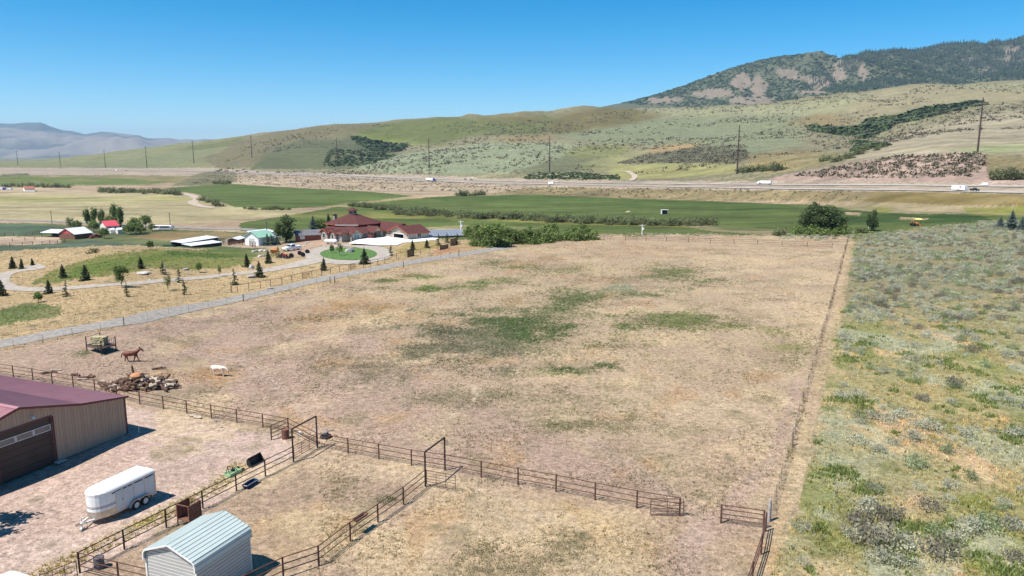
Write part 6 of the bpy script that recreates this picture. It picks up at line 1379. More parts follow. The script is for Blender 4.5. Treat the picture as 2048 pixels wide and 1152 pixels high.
# ------------------------------------------------------------------ mules: one continuous skinned body each
def mule(p, rot, m, mane_m, muz_m, label, pose, name='mule', sc_=1.0):
    t = thing(name, label, 'mule', p, rot, None, sc_)
    # x forward, z up ; withers about 1.45 m
    V = []; E = []; R = []
    def v(x, y, z, rx, ry=None, par=None):
        V.append((x, y, z)); R.append((rx, ry or rx))
        if par is not None: E.append((par, len(V)-1))
        return len(V)-1
    hip = v(-.55,0,1.16,.27,.25); rump = v(-.82,0,1.18,.20,.22,hip); bel = v(-.1,0,1.10,.29,.30,hip); rib = v(.28,0,1.12,.28,.27,bel); che = v(.58,0,1.14,.23,.25,rib)
    if pose == 'walk':
        n1 = v(.80,0,1.32,.15,.17,che); n2 = v(1.05,0,1.52,.11,.13,n1); hd = v(1.24,0,1.66,.10,.11,n2); j = v(1.40,0,1.52,.085,.10,hd); mz = v(1.56,0,1.34,.06,.065,j)
        F1 = [(.60,.13,.92,.13),(.72,.13,.60,.075),(.82,.13,.32,.05),(.92,.13,.08,.05)]; F2 = [(.56,-.13,.92,.13),(.50,-.13,.58,.075),(.40,-.13,.30,.05),(.30,-.13,.08,.05)]
        B1 = [(-.72,.13,.86,.14),(-.62,.13,.62,.075),(-.80,.13,.42,.05),(-.78,.13,.08,.045)]; B2 = [(-.66,-.13,.86,.14),(-.42,-.13,.62,.075),(-.46,-.13,.42,.05),(-.30,-.13,.08,.045)]
        ear = (1.20, 1.76); tail = [(-1.0,0,1.16),(-1.14,0,.92),(-1.18,0,.60)]
    else:
        n1 = v(.82,0,1.18,.16,.17,che); n2 = v(1.08,0,1.14,.12,.13,n1); hd = v(1.30,0,1.10,.10,.11,n2); j = v(1.42,0,.88,.085,.10,hd); mz = v(1.48,0,.66,.06,.065,j)
        F1 = [(.58,.12,.92,.11),(.60,.12,.58,.06),(.60,.12,.30,.042),(.64,.12,.08,.045)]; F2 = [(.62,-.12,.92,.11),(.76,-.12,.58,.06),(.80,-.12,.30,.042),(.84,-.12,.07,.045)]
        B1 = [(-.72,.13,.86,.14),(-.62,.13,.62,.075),(-.80,.13,.42,.05),(-.78,.13,.08,.045)]; B2 = [(-.66,-.13,.86,.14),(-.50,-.13,.62,.075),(-.60,-.13,.42,.05),(-.52,-.13,.08,.045)]
        ear = (1.30, 1.20); tail = [(-1.0,0,1.18),(-1.12,0,.94),(-1.14,0,.58)]
    for L_, par in ((F1, che), (F2, che), (B1, rump), (B2, hip)):
        q = par
        for (x, y, z, r) in L_: q = v(x, y, z, r, None, q)
        q = v(L_[-1][0]+.04, L_[-1][1], .02, .05, None, q)
    me = bpy.data.meshes.new('body'); me.from_pydata(V, E, []); o = link('body', me, t)
    sk = o.modifiers.new('skin', 'SKIN'); sk.use_smooth_shade = True
    for i, r in enumerate(R): me.skin_vertices[0].data[i].radius = (r[0]*((1.28 if pose == 'walk' else 1.05) if r[0] > .13 else 1.3), r[1]*((1.3 if pose == 'walk' else 1.1) if r[0] > .13 else 1.3))
    me.skin_vertices[0].data[0].use_root = True
    o.modifiers.new('sub', 'SUBSURF').levels = 2; o.modifiers['sub'].render_levels = 2; me.materials.append(m)
    for s in (-1, 1): part(t, 'ear', MB().tube((ear[0]-.02, s*.06, ear[1]-.06), (ear[0]-.05, s*.10, ear[1]+.22), .045, .012, 6), mane_m)
    part(t, 'muzzle', MB().tube((mz and V[mz][0]-.02, 0, V[mz][2]+.05), (V[mz][0]+.05, 0, V[mz][2]-.07), .075, .06, 8), muz_m)
    tl = MB(); tl.tube(tail[0], tail[1], .05, .07, 7); tl.tube(tail[1], tail[2], .075, .035, 7); part(t, 'tail', tl, mane_m)
    mn = MB(); a = Vector(V[che])+Vector((.02,0,.24)); b = Vector(V[hd])+Vector((-.05,0,.11))
    for k in range(9):
        q = a.lerp(b, k/8)+Vector((0,0,.02*math.sin(math.pi*k/8))); mn.add([q+Vector((-.05,-.02,-.06)), q+Vector((.06,.02,-.06)), q+Vector((.03,0,.06)), q+Vector((-.04,0,.05))], [(0,1,2,3)])
    part(t, 'mane', mn, mane_m)
    for s in (-1, 1): e = Vector(V[hd]).lerp(Vector(V[j]), .45); part(t, 'eye', MB().lathe([(0,-.018),(.018,0),(0,.018)], 6, (e.x+.02, s*.085, e.z+.03)), M_BLACK)
M_BAY = mat('chestnut_coat', (.135,.042,.025), .55, .15, 3, spec=.3); M_BAYD = mat('dark_brown_hair', (.035,.018,.014), .8, .2, 9)
M_CREAM = mat('cream_coat', (.72,.58,.49), .6, .06, 3, spec=.3); M_CREAMH = mat('cream_hair', (.70,.58,.50), .8, .1, 9)
mule(G(263,723), .22, M_BAY, M_BAYD, mat('pale_muzzle', (.38,.27,.2), .7), 'chestnut brown mule walking to the right beside the bale feeder', 'walk')
mule(G(437,752), -.28, M_CREAM, M_CREAMH, mat('grey_muzzle', (.10,.075,.07), .7), 'cream white mule grazing with lowered head right of the log pile', 'graze')

# tree of which only the shadow reaches the photo at the left edge
tp_ = stamp('leafy_tree', T_BROAD[0], 'leafy yard tree casting its shadow on the gravel at the left edge', 'tree', (-40.2, 50.6, 0), 1.0, (5.5,5.5,6.2))
t = thing('parked_van', 'white van roof just cut by the bottom left corner of the photo', 'van', G(-26,1240), rotw+math.pi/2)
part(t, 'body', MB().prism(rrect(0,0,1.9,4.6,.35), .35, 1.75), M_WHITE); part(t, 'roof', MB().prism(rrect(0,.1,1.6,3.6,.3), 1.752, 1.9), M_WHITE); part(t, 'windscreen', MB().box((0,-1.9,1.45),(1.5,.6,.4)), M_GLASS)
for sx in (-1, 1):
    for y in (-1.5, 1.5): wheel(t, sx*.85, y, .34, .2, sx)
# ------------------------------------------------------------------ red roofed house
M_SHING = mat('red_brown_shingles', (.095,.036,.033), .85, .28, 1.6, spec=.15, bump=.3, bscale=10)
M_FASC = mat('orange_brown_fascia', (.34,.09,.045), .6, .1, 3)
M_STONE = mat('tan_stone_veneer', (.34,.30,.25), .9, .3, 2.2, bump=.6, bscale=5)
M_STUC = mat('grey_tan_siding', (.32,.295,.25), .85, .06, .8)
M_DARKIN = mat('dark_interior', (.02,.02,.02), .9, .1, 1)
def house():
    B = G(684,485); B.z -= .05; ex = (G(858,476)-G(816,480)); ex.z = 0; ex.normalize(); ang = math.atan2(ex.y, ex.x)
    t = thing('red_roofed_house', 'large lodge house with red brown shingle roofs, small cupola and open garage', 'house', B, ang)
    Mi = (Matrix.Translation(B) @ Matrix.Rotation(ang, 4, 'Z')).inverted()
    g = Mi @ G(816,480); gr = Mi @ G(858,476); gl = Mi @ G(781,475)
    gx0, gx1, gy0, gy1 = g.x, gr.x, g.y, min(gl.y, g.y+10.2)
    cen = Vector((12.2, 12.6))
    FP = [(0,0),(gx0+.3,0),(gx0+3,6),(20.5,14),(14,21.5),(7,20),(0,11)]
    part(t, 'wall', MB().prism(FP, 1.15, 3.1), M_STUC); part(t, 'stone_base', MB().prism([(x*1.004-.04, y*1.004-.04) for x, y in FP], -1.2, 1.16), M_STONE)
    # lower roof, facets lofted from eaves to the upper wall
    def rpoly(a, poly, off):
        d = Vector((math.cos(a), math.sin(a))); best = 1e9
        for (x1, y1), (x2, y2) in zip(poly, poly[1:]+poly[:1]):
            p = Vector((x1, y1))-cen; e = Vector((x2-x1, y2-y1)); den = d.x*e.y-d.y*e.x
            if abs(den) < 1e-9: continue
            s = (p.x*e.y-p.y*e.x)/den; u = (p.x*d.y-p.y*d.x)/den
            if s > 0 and -1e-6 <= u <= 1+1e-6: best = min(best, s)
        return best+off
    corner = sorted([math.atan2(y-cen.y, x-cen.x) for x, y in FP]+[math.pi/4*k+math.pi/8-math.pi for k in range(8)])
    RI = 8.3
    def octr(a, R_): k = math.pi/8; q = ((a+k) % (2*k))-k; return R_*math.cos(k)/math.cos(q)
    for a0, a1 in zip(corner, corner[1:]+[corner[0]+2*math.pi]):
        if a1-a0 < .02: continue
        o0, o1 = rpoly(a0, FP, .75), rpoly(a1, FP, .75); i0, i1 = octr(a0, RI), octr(a1, RI)
        P = lambda r, a, z: Vector((cen.x+r*math.cos(a), cen.y+r*math.sin(a), z))
        part(t, 'roof_facet', MB().slab([P(o0,a0,2.95),P(o1,a1,2.95),P(i1,a1,4.75),P(i0,a0,4.75)], .16, Vector((0,0,1))), M_SHING)
        part(t, 'fascia', MB().beam(P(o0+.02,a0,2.86),P(o1+.02,a1,2.86),.06,.22), M_FASC)
    # upper octagon
    oc = [(cen.x+8.0*math.cos(math.pi/4*k+math.pi/8), cen.y+8.0*math.sin(math.pi/4*k+math.pi/8)) for k in range(8)]
    part(t, 'upper_wall', MB().prism(oc, 3.5, 5.0), mat('dark_brown_siding', (.06,.04,.035), .8, .2, 2))
    for k in range(8):
        a0 = math.pi/4*k+math.pi/8; a1 = a0+math.pi/4; P = lambda r, a, z: Vector((cen.x+r*math.cos(a), cen.y+r*math.sin(a), z))
        part(t, 'upper_roof_facet', MB().slab([P(9.9,a0,4.95),P(9.9,a1,4.95),P(1.3,a1,7.9),P(1.3,a0,7.9)], .16, Vector((0,0,1))), M_SHING)
        part(t, 'fascia', MB().beam(P(9.93,a0,4.86),P(9.93,a1,4.86),.06,.22), M_FASC if k != 4 else M_OFFW)
    # cupola
    q = lambda r: [(cen.x+r*math.cos(math.pi/3*k), cen.y+r*math.sin(math.pi/3*k)) for k in range(6)]
    cu = part(t, 'cupola', MB().prism(q(1.5), 7.3, 9.1), M_STONE)
    for k in range(6):
        a = math.pi/3*(k+.5); ap_ = 1.5*math.cos(math.pi/6); c = (cen.x+ap_*math.cos(a), cen.y+ap_*math.sin(a), 8.45)
        part(t, 'cupola_window', MB().box(c, (.1,.75,.85), a), M_GLASS, parent=cu); part(t, 'cupola_trim', MB().box((c[0],c[1],c[2]-.5), (.14,1.0,.12), a), M_OFFW, parent=cu)
    part(t, 'cupola_roof', MB().add([(x, y, 9.05) for x, y in q(2.3)]+[(x, y, 9.15) for x, y in q(2.3)]+[(cen.x, cen.y, 10.0)], [(5,4,3,2,1,0)]+[(k,(k+1)%6,(k+1)%6+6,k+6) for k in range(6)]+[(k+6,(k+1)%6+6,12) for k in range(6)]), M_SHING)
    part(t, 'finial', MB().tube((cen.x,cen.y,9.9),(cen.x,cen.y,10.5),.05,.02,5), M_BLACK)
    ch = part(t, 'chimney', MB().box((8.2,17.5,6.2),(1.0,1.0,2.2)), M_STONE); part(t, 'chimney_cap', MB().box((8.2,17.5,7.4),(1.3,1.3,.16)).box((8.2,17.5,7.6),(.7,.7,.25)), M_BLACK, parent=ch)
    # gabled bays
    def gable(x0, x1, y0, y1, eave, ridge, axis, wall, over=.5, nm='roof_slope'):
        if axis == 'x':
            ym = (y0+y1)/2; k = (ridge-eave)/((y1-y0)/2); e = eave-k*over
            for s, yo in ((1, y0-over), (-1, y1+over)):
                part(t, nm, MB().slab([(x0-over,yo,e),(x1,yo,e),(x1,ym,ridge),(x0-over,ym,ridge)][::s], .14, Vector((0,0,1))), M_SHING)
                part(t, 'fascia', MB().beam((x0-over-.03,yo,e-.06),(x0-over-.03,ym,ridge-.06),.06,.24), M_FASC)
                part(t, 'fascia', MB().beam((x0-over,yo-.03*s,e-.08),(x1,yo-.03*s,e-.08),.05,.18), M_FASC)
            part(t, 'gable_wall', MB().add([(x0,y0,eave-.1),(x0,y1,eave-.1),(x0,ym,ridge-.2),(x0+.2,y0,eave-.1),(x0+.2,y1,eave-.1),(x0+.2,ym,ridge-.2)], [(0,2,1),(3,4,5),(0,1,4,3),(1,2,5,4),(2,0,3,5)]), wall)
        else:
            xm = (x0+x1)/2; k = (ridge-eave)/((x1-x0)/2); e = eave-k*over
            for s, xo in ((-1, x0-over), (1, x1+over)):
                part(t, nm, MB().slab([(xo,y0-over,e),(xo,y1,e),(xm,y1,ridge),(xm,y0-over,ridge)][::s], .14, Vector((0,0,1))), M_SHING)
                part(t, 'fascia', MB().beam((xo,y0-over-.03,e-.06),(xm,y0-over-.03,ridge-.06),.06,.24), M_FASC)
            part(t, 'gable_wall', MB().add([(x0,y0,eave-.1),(x1,y0,eave-.1),(xm,y0,ridge-.2),(x0,y0+.2,eave-.1),(x1,y0+.2,eave-.1),(xm,y0+.2,ridge-.2)], [(0,1,2),(3,5,4),(0,3,4,1),(1,4,5,2),(2,5,3,0)]), wall)
    def win(c, w_, h, face, frame=M_OFFW, glass=M_GLASS):
        dx, dy = (.12, w_) if face == 'x' else (w_, .12); s = -1
        o = part(t, 'window', MB().box((c[0]+(s*.02 if face == 'x' else 0), c[1]+(s*.02 if face == 'y' else 0), c[2]), (dx+(0 if face == 'x' else .24), dy+(.24 if face == 'x' else 0), h+.24)), frame)
        for j in (-1, 1):
            cc = (c[0]-.05, c[1]+j*w_/4, c[2]) if face == 'x' else (c[0]+j*w_/4, c[1]-.05, c[2])
            part(t, 'pane', MB().box(cc, (.12, w_/2-.08, h) if face == 'x' else (w_/2-.08, .12, h)), glass, parent=o)
    gable(-1.4, 3, 6.6, 10.6, 2.95, 4.15, 'x', M_STONE); part(t, 'bay', MB().prism([(-1.4,6.6),(.1,6.6),(.1,10.6),(-1.4,10.6)], -1, 3.0), M_STONE)
    gable(-.9, 2.5, 2.4, 5.6, 2.95, 3.9, 'x', M_STONE); part(t, 'bay', MB().prism([(-.9,2.4),(.1,2.4),(.1,5.6),(-.9,5.6)], -1, 3.0), M_STONE)
    win((-1.45,8.6,1.8),1.5,1.4,'x'); win((-.95,4.0,1.8),1.2,1.5,'x'); win((-.05,1.4,1.7),.9,1.5,'x')
    gable(2.6, 6.6, -1.5, 3, 2.95, 4.2, 'y', M_STONE); part(t, 'bay', MB().prism([(2.6,-1.5),(6.6,-1.5),(6.6,.1),(2.6,.1)], -1, 3.0), M_STONE)
    win((4.6,-1.55,1.7),2.2,1.4,'y',M_OFFW,mat('painted_sky_glass',(.12,.2,.24),.1,.1,1)); win((8.6,-.05,2.0),1.4,1.0,'y')  # sky reflection painted as a blue base colour in the wide pane
    gable(10.4, 14.0, -2.2, 4, 3.15, 4.6, 'y', M_STONE)
    for x in (10.6, 13.8): part(t, 'porch_column', MB().box((x,-2.1,.4),(.7,.7,1.6)).box((x,-2.1,2.2),(.35,.35,2.0)), M_STONE)
    part(t, 'front_door', MB().box((12.2,-.06,1.05),(1.6,.1,2.2)), M_LOG)
    win((16.0,-.05,1.8),.9,1.5,'y'); win((17.9,-.05,1.7),.8,1.3,'y',M_FASC)
    # wing roof behind the garage and the garage itself
    gable(gx0+.5, gx1+.2, gy1-1, 13, 3.1, 5.3, 'y', M_STUC)
    part(t, 'wing_wall', MB().prism([(gx0+.6,gy1-1),(gx1,gy1-1),(gx1,13),(gx0+.6,13)], -1, 3.1), M_STUC)
    gable(gx0, gx1+.4, gy0, gy1, 3.05, 5.0, 'x', M_STUC, .6)
    ga = (gy0+gy1)/2; ow = 2.9; oh = 2.5
    gw_ = MB().box((gx0+.1,(gy0+ga-ow)/2,1.0),(.2,ga-ow-gy0,4.1)).box((gx0+.1,(gy1+ga+ow)/2,1.0),(.2,gy1-ga-ow,4.1)).box((gx0+.1,ga,(oh+3.05)/2),(.2,ow*2,3.05-oh))
    part(t, 'garage_front_wall', gw_, M_STONE)
    part(t, 'garage_side_wall', MB().box(((gx0+gx1)/2+.1,gy0+.1,2.1),(gx1-gx0-.2,.2,1.9)).box(((gx0+gx1)/2,gy1-.1,1.0),(gx1-gx0,.2,4.0)), M_STUC)
    part(t, 'garage_stone_base', MB().box(((gx0+gx1)/2+.1,gy0+.08,.05),(gx1-gx0-.2,.24,2.2)), M_STONE)
    part(t, 'garage_back_wall', MB().box((gx1-.1,(gy0+gy1)/2,1.0),(.2,gy1-gy0-.4,4.0)), M_STUC)
    part(t, 'garage_floor', MB().box(((gx0+gx1)/2,(gy0+gy1)/2,.1),(gx1-gx0-.5,gy1-gy0-.5,.1)), M_CONC)
    part(t, 'garage_frame', MB().box((gx0-.02,ga-ow,oh/2),(.12,.18,oh)).box((gx0-.02,ga+ow,oh/2),(.12,.18,oh)).box((gx0-.02,ga,oh),(.12,ow*2,.18)), M_OFFW)
    win(((gx0+gx1)/2+.2,gy0-.02,1.9),1.7,1.5,'y')
    for y in (gy0+.4, gy1-.4): part(t, 'lantern', MB().box((gx0-.12,y,2.2),(.15,.15,.3)), M_BLACK)
    single('garage_shelf', MB().box((0,0,.8),(.8,3.0,1.6)).box((0,-.6,1.9),(.6,1.0,.6)), M_ROCKD, 'cluttered shelf standing in the dark of the open garage', 'shelf', B+Matrix.Rotation(ang, 3, 'Z') @ Vector((gx0+3.4, ga, .16)), ang)
    return B, ang
HB, HA = house()

# ------------------------------------------------------------------ simple gabled or flat sheds from their ground corners
def bldg(name, label, cat, N, L, R, he, hr, axis, mw, mr, over=.4, z=None, open_=None, trim=None, wins=(), depth=None):
    N, L, R = [Vector(q) if isinstance(q, Vector) else G(*q) for q in (N, L, R)]
    if depth:
        e_ = (R-N); e_.z = 0; e_.normalize(); L = N+Vector((-e_.y, e_.x, 0))*depth
    base = N.copy(); 
    if z is not None: base.z = z
    ex = (R-N); ex.z = 0; ey = (L-N); ey.z = 0; lx, ly = ex.length, ey.length; ang = math.atan2(ex.y, ex.x)
    t = thing(name, label, cat, base, ang); c = math.cos(-ang); s = math.sin(-ang); v = Vector((ey.x*c-ey.y*s, ey.x*s+ey.y*c)); 
    P = lambda a, b, h: Vector((lx*a+v.x*b, v.y*b, h))
    q = [P(0,0,0), P(1,0,0), P(1,1,0), P(0,1,0)]
    fl = Vector((0,0,-1.5))
    if open_ is None: part(t, 'wall', MB().hexa([p+fl for p in q]+[p+Vector((0,0,he)) for p in q]), mw)
    else:
        d = .2
        for (a0, b0, a1, b1, nm) in ((0,0,1,0,'s'),(1,0,1,1,'e'),(1,1,0,1,'n'),(0,1,0,0,'w')):
            if nm in open_: continue
            part(t, 'wall', MB().beam(P(a0,b0,he/2-.5), P(a1,b1,he/2-.5), .12, he+1), mw)
        for p in q: part(t, 'post', MB().box((p.x,p.y,he/2-.5),(.2,.2,he+1)), mw)
    if hr is None:       # mono pitch: he at near side, he+over rise
        pass
    oa, ob = over/lx, over/ly
    if axis == 'x':
        for b0, b1 in ((-ob, .5), (1+ob, .5)):
            z0 = he-(hr-he)*ob*2
            part(t, 'roof_slope', MB().slab([P(-oa,b0,z0),P(1+oa,b0,z0),P(1+oa,b1,hr),P(-oa,b1,hr)], .12, Vector((0,0,1))), mr)
        for a in (0, 1):
            g_ = [P(a,0,he-.02), P(a,1,he-.02), P(a,.5,hr-.14)]; i = Vector((.1 if a == 0 else -.1,0,0))
            part(t, 'gable', MB().add(g_+[p+i for p in g_], [(0,1,2),(5,4,3),(0,3,4,1),(1,4,5,2),(2,5,3,0)]), trim or mw)
    elif axis == 'y':
        for a0, a1 in ((-oa, .5), (1+oa, .5)):
            z0 = he-(hr-he)*oa*2
            part(t, 'roof_slope', MB().slab([P(a0,-ob,z0),P(a0,1+ob,z0),P(a1,1+ob,hr),P(a1,-ob,hr)], .12, Vector((0,0,1))), mr)
        for b in (0, 1):
            g_ = [P(0,b,he-.02), P(1,b,he-.02), P(.5,b,hr-.14)]; i = Vector((0,.1 if b == 0 else -.1,0))
            part(t, 'gable', MB().add(g_+[p+i for p in g_], [(0,1,2),(5,4,3),(0,3,4,1),(1,4,5,2),(2,5,3,0)]), trim or mw)
    else:                # single pitch rising away from the camera side
        part(t, 'roof', MB().slab([P(-oa,-ob,he+.05),P(1+oa,-ob,he+.05),P(1+oa,1+ob,hr),P(-oa,1+ob,hr)], .12, Vector((0,0,1))), mr)
    for (side, f, zc, w_, h, mm) in wins:
        if side == 's': part(t, 'window', MB().box(tuple(P(f,0,zc)+Vector((0,-.03,0))), (w_,.1,h)), mm)
        else:
            d = (P(0,1,0)-P(0,0,0)); an = math.atan2(d.y, d.x); part(t, 'door', MB().box(tuple(P(0,f,zc)+Vector((-.03,0,0))), (w_,.12,h), an), mm)
    return t
M_WROOF = mat('white_metal_roof', (.66,.68,.70), .4, .05, .5, spec=.5); M_REDR = mat('bright_red_roof', (.50,.07,.09), .5, .12, .6)
M_BARNW = mat('red_brown_boards', (.17,.085,.06), .9, .35, 1.2); M_GRNR = mat('faded_green_roof', (.26,.46,.36), .5, .06, .4); M_DKW = mat('dark_shed_boards', (.05,.05,.05), .8, .2, 1)
M_GRYR = mat('dark_grey_shingles', (.13,.13,.145), .8, .15, .8); M_BRICK = mat('red_brick_wall', (.26,.10,.065), .9, .2, 3)
bldg('farm_barn', 'white roofed red brown barn beside the sandy corral of the farm', 'barn', (150,479), (119,477), (184,475), 2.7, 5.2, 'x', M_BARNW, M_WROOF, .5, None, None, M_REDR)
bldg('farm_shed', 'low white roofed open shed left of the white roofed barn', 'shed', (84,474), (80,470), (120,475), 2.2, 3.3, 'm', M_DKW, M_WROOF, .5, None, 'sw', depth=6)
bldg('farm_house', 'farm house with bright red metal roof among trees', 'house', (213,462), (200,457), (238,460), 2.6, 4.8, 'x', M_OFFW, M_REDR, .5, None, None, None, (('s',.3,1.4,1.2,1.1,M_GLASS),('s',.75,1.4,1.2,1.1,M_GLASS)))
bldg('garden_shed', 'small white shed in front of the red roofed farm house, right one', 'shed', (236,468), (231,466), (246,467), 2.2, 2.9, 'x', M_OFFW, M_WROOF, .2)
bldg('garden_shed', 'small white shed in front of the red roofed farm house, left one', 'shed', (222,467), (216,465), (231,466), 1.9, 2.4, 'x', M_OFFW, M_WROOF, .2)
bldg('open_shed', 'long white roofed open shed in the valley left of the big trees, rear one', 'shed', PY(366,499,285), (363,500), PY(436,487,305), 2.5, 3.1, 'm', M_DKW, M_WROOF, .4, None, 'w', depth=5)
bldg('open_shed', 'long white roofed dark sided shed in the valley, front one', 'shed', PY(384,502,276), (379,501), PY(444,496,288), 1.9, 2.4, 'm', M_DKW, M_WROOF, .3, depth=5)
bldg('green_roofed_barn', 'white barn with faded green roof left of the huge dark tree', 'barn', (517.6,492), (490.7,490), (548,488), 2.9, 4.6, 'x', mat('white_siding',(.74,.74,.73),.7,.04,1), M_GRNR, .4, None, None, None, (('w',.5,1.2,2.2,2.2,M_LGREY),))
bldg('lean_shed', 'low white roofed shed behind the green roofed barn', 'shed', PY(512,480,300), (508,478), PY(550,477,310), 2.4, 3.4, 'm', M_OFFW, M_WROOF, .4, depth=4)
bldg('brown_shed', 'small brown roofed shed left of the green roofed barn', 'shed', PY(476,489,285), (474,485), PY(490,488,292), 2.0, 2.6, 'x', M_BARNW, M_WROOF, .4, depth=4)
bldg('brick_outbuilding', 'low brick building with dark grey roof behind the dirt bank left of the house', 'building', (595,484), (590,480), (645,479), 2.4, 3.7, 'x', M_BRICK, M_GRYR, .6, None, None, None, (('s',.2,1.5,1.6,1.2,M_OFFW),))
# long red building with striped roof panels behind the garage
def striped():
    a = PY(857, 473, 247); b = PY(934, 472, 251); z0 = a.z-.15; a.z = b.z = 0; d = (b-a); d.z = 0; ang = math.atan2(d.y, d.x); L = d.length
    t = thing('panel_roofed_building', 'long low red building with grey ribbed panel roof behind the garage', 'building', (a.x, a.y, z0), ang)
    part(t, 'wall', MB().box((L/2,2,-.75),(L,4,1.7)), mat('dark_red_wall', (.22,.045,.04), .8, .15, 1)); n = 12
    for k in range(n):
        x0, x1 = L*k/n, L*(k+1)/n
        part(t, 'roof_panel', MB().hexa([(x0,-.4,.1),(x1-.35,-.4,.1),(x1-.35,8,1.35),(x0,8,1.35),(x0,-.4,.2),(x1-.35,-.4,.2),(x1-.35,8,1.45),(x0,8,1.45)]), mat('blue_grey_panel', (.20,.22,.26), .35, .1, .5, metal=.3))
        part(t, 'seam', MB().hexa([(x1-.35,-.4,.12),(x1,-.4,.12),(x1,8,1.37),(x1-.35,8,1.37),(x1-.35,-.4,.26),(x1,-.4,.26),(x1,8,1.51),(x1-.35,8,1.51)]), mat('pale_seam', (.28,.30,.34), .4, .05, 1))
striped()
bldg('settlement_house', 'brown roofed house in the settlement far off at the left', 'house', (50,383), (46,381), (70,383), 3, 5.5, 'x', M_OFFW, M_BRICK, .5)

# corrals of the farm
for pts, lab in [([(-10,494),(20,493),(45,492),(66,490)],'dark rail fence at the front of the sandy corral'),([(84,490),(100,488),(115,487),(130,485)],'short rail fence right of the corral front'),([(-5,484),(25,483),(50,481),(70,479)],'rail fence across the middle of the sandy corral'),([(38,475),(52,472),(66,470),(80,469)],'rail fence at the rear of the sandy corral'),([(437,491),(447,489),(458,491),(470,489),(485,490)],'rail fence of the small corral right of the long sheds'),([(-5,473),(10,472),(28,472)],'rail fence along the teal field at the left edge'),([(500,492),(505,494),(511,494)],'low rail fence in front of the green roofed barn')]:
    fence('corral_fence', pts, 1.6, (1,.62,.25), lab, M_LOG, .11, .07)
t = thing('hay_stackyard', 'dark clutter of gates and machinery stored right of the long sheds', 'farm gear', G(452,485))
for k in range(14):
    x, y = random.uniform(-6,6), random.uniform(-2,3); part(t, 'frame', MB().path([(x,y,0),(x+.2,y,1.7),(x+random.uniform(1.5,3),y+.3,1.5),(x+2,y+.3,0)], .08, 4), M_DKW)

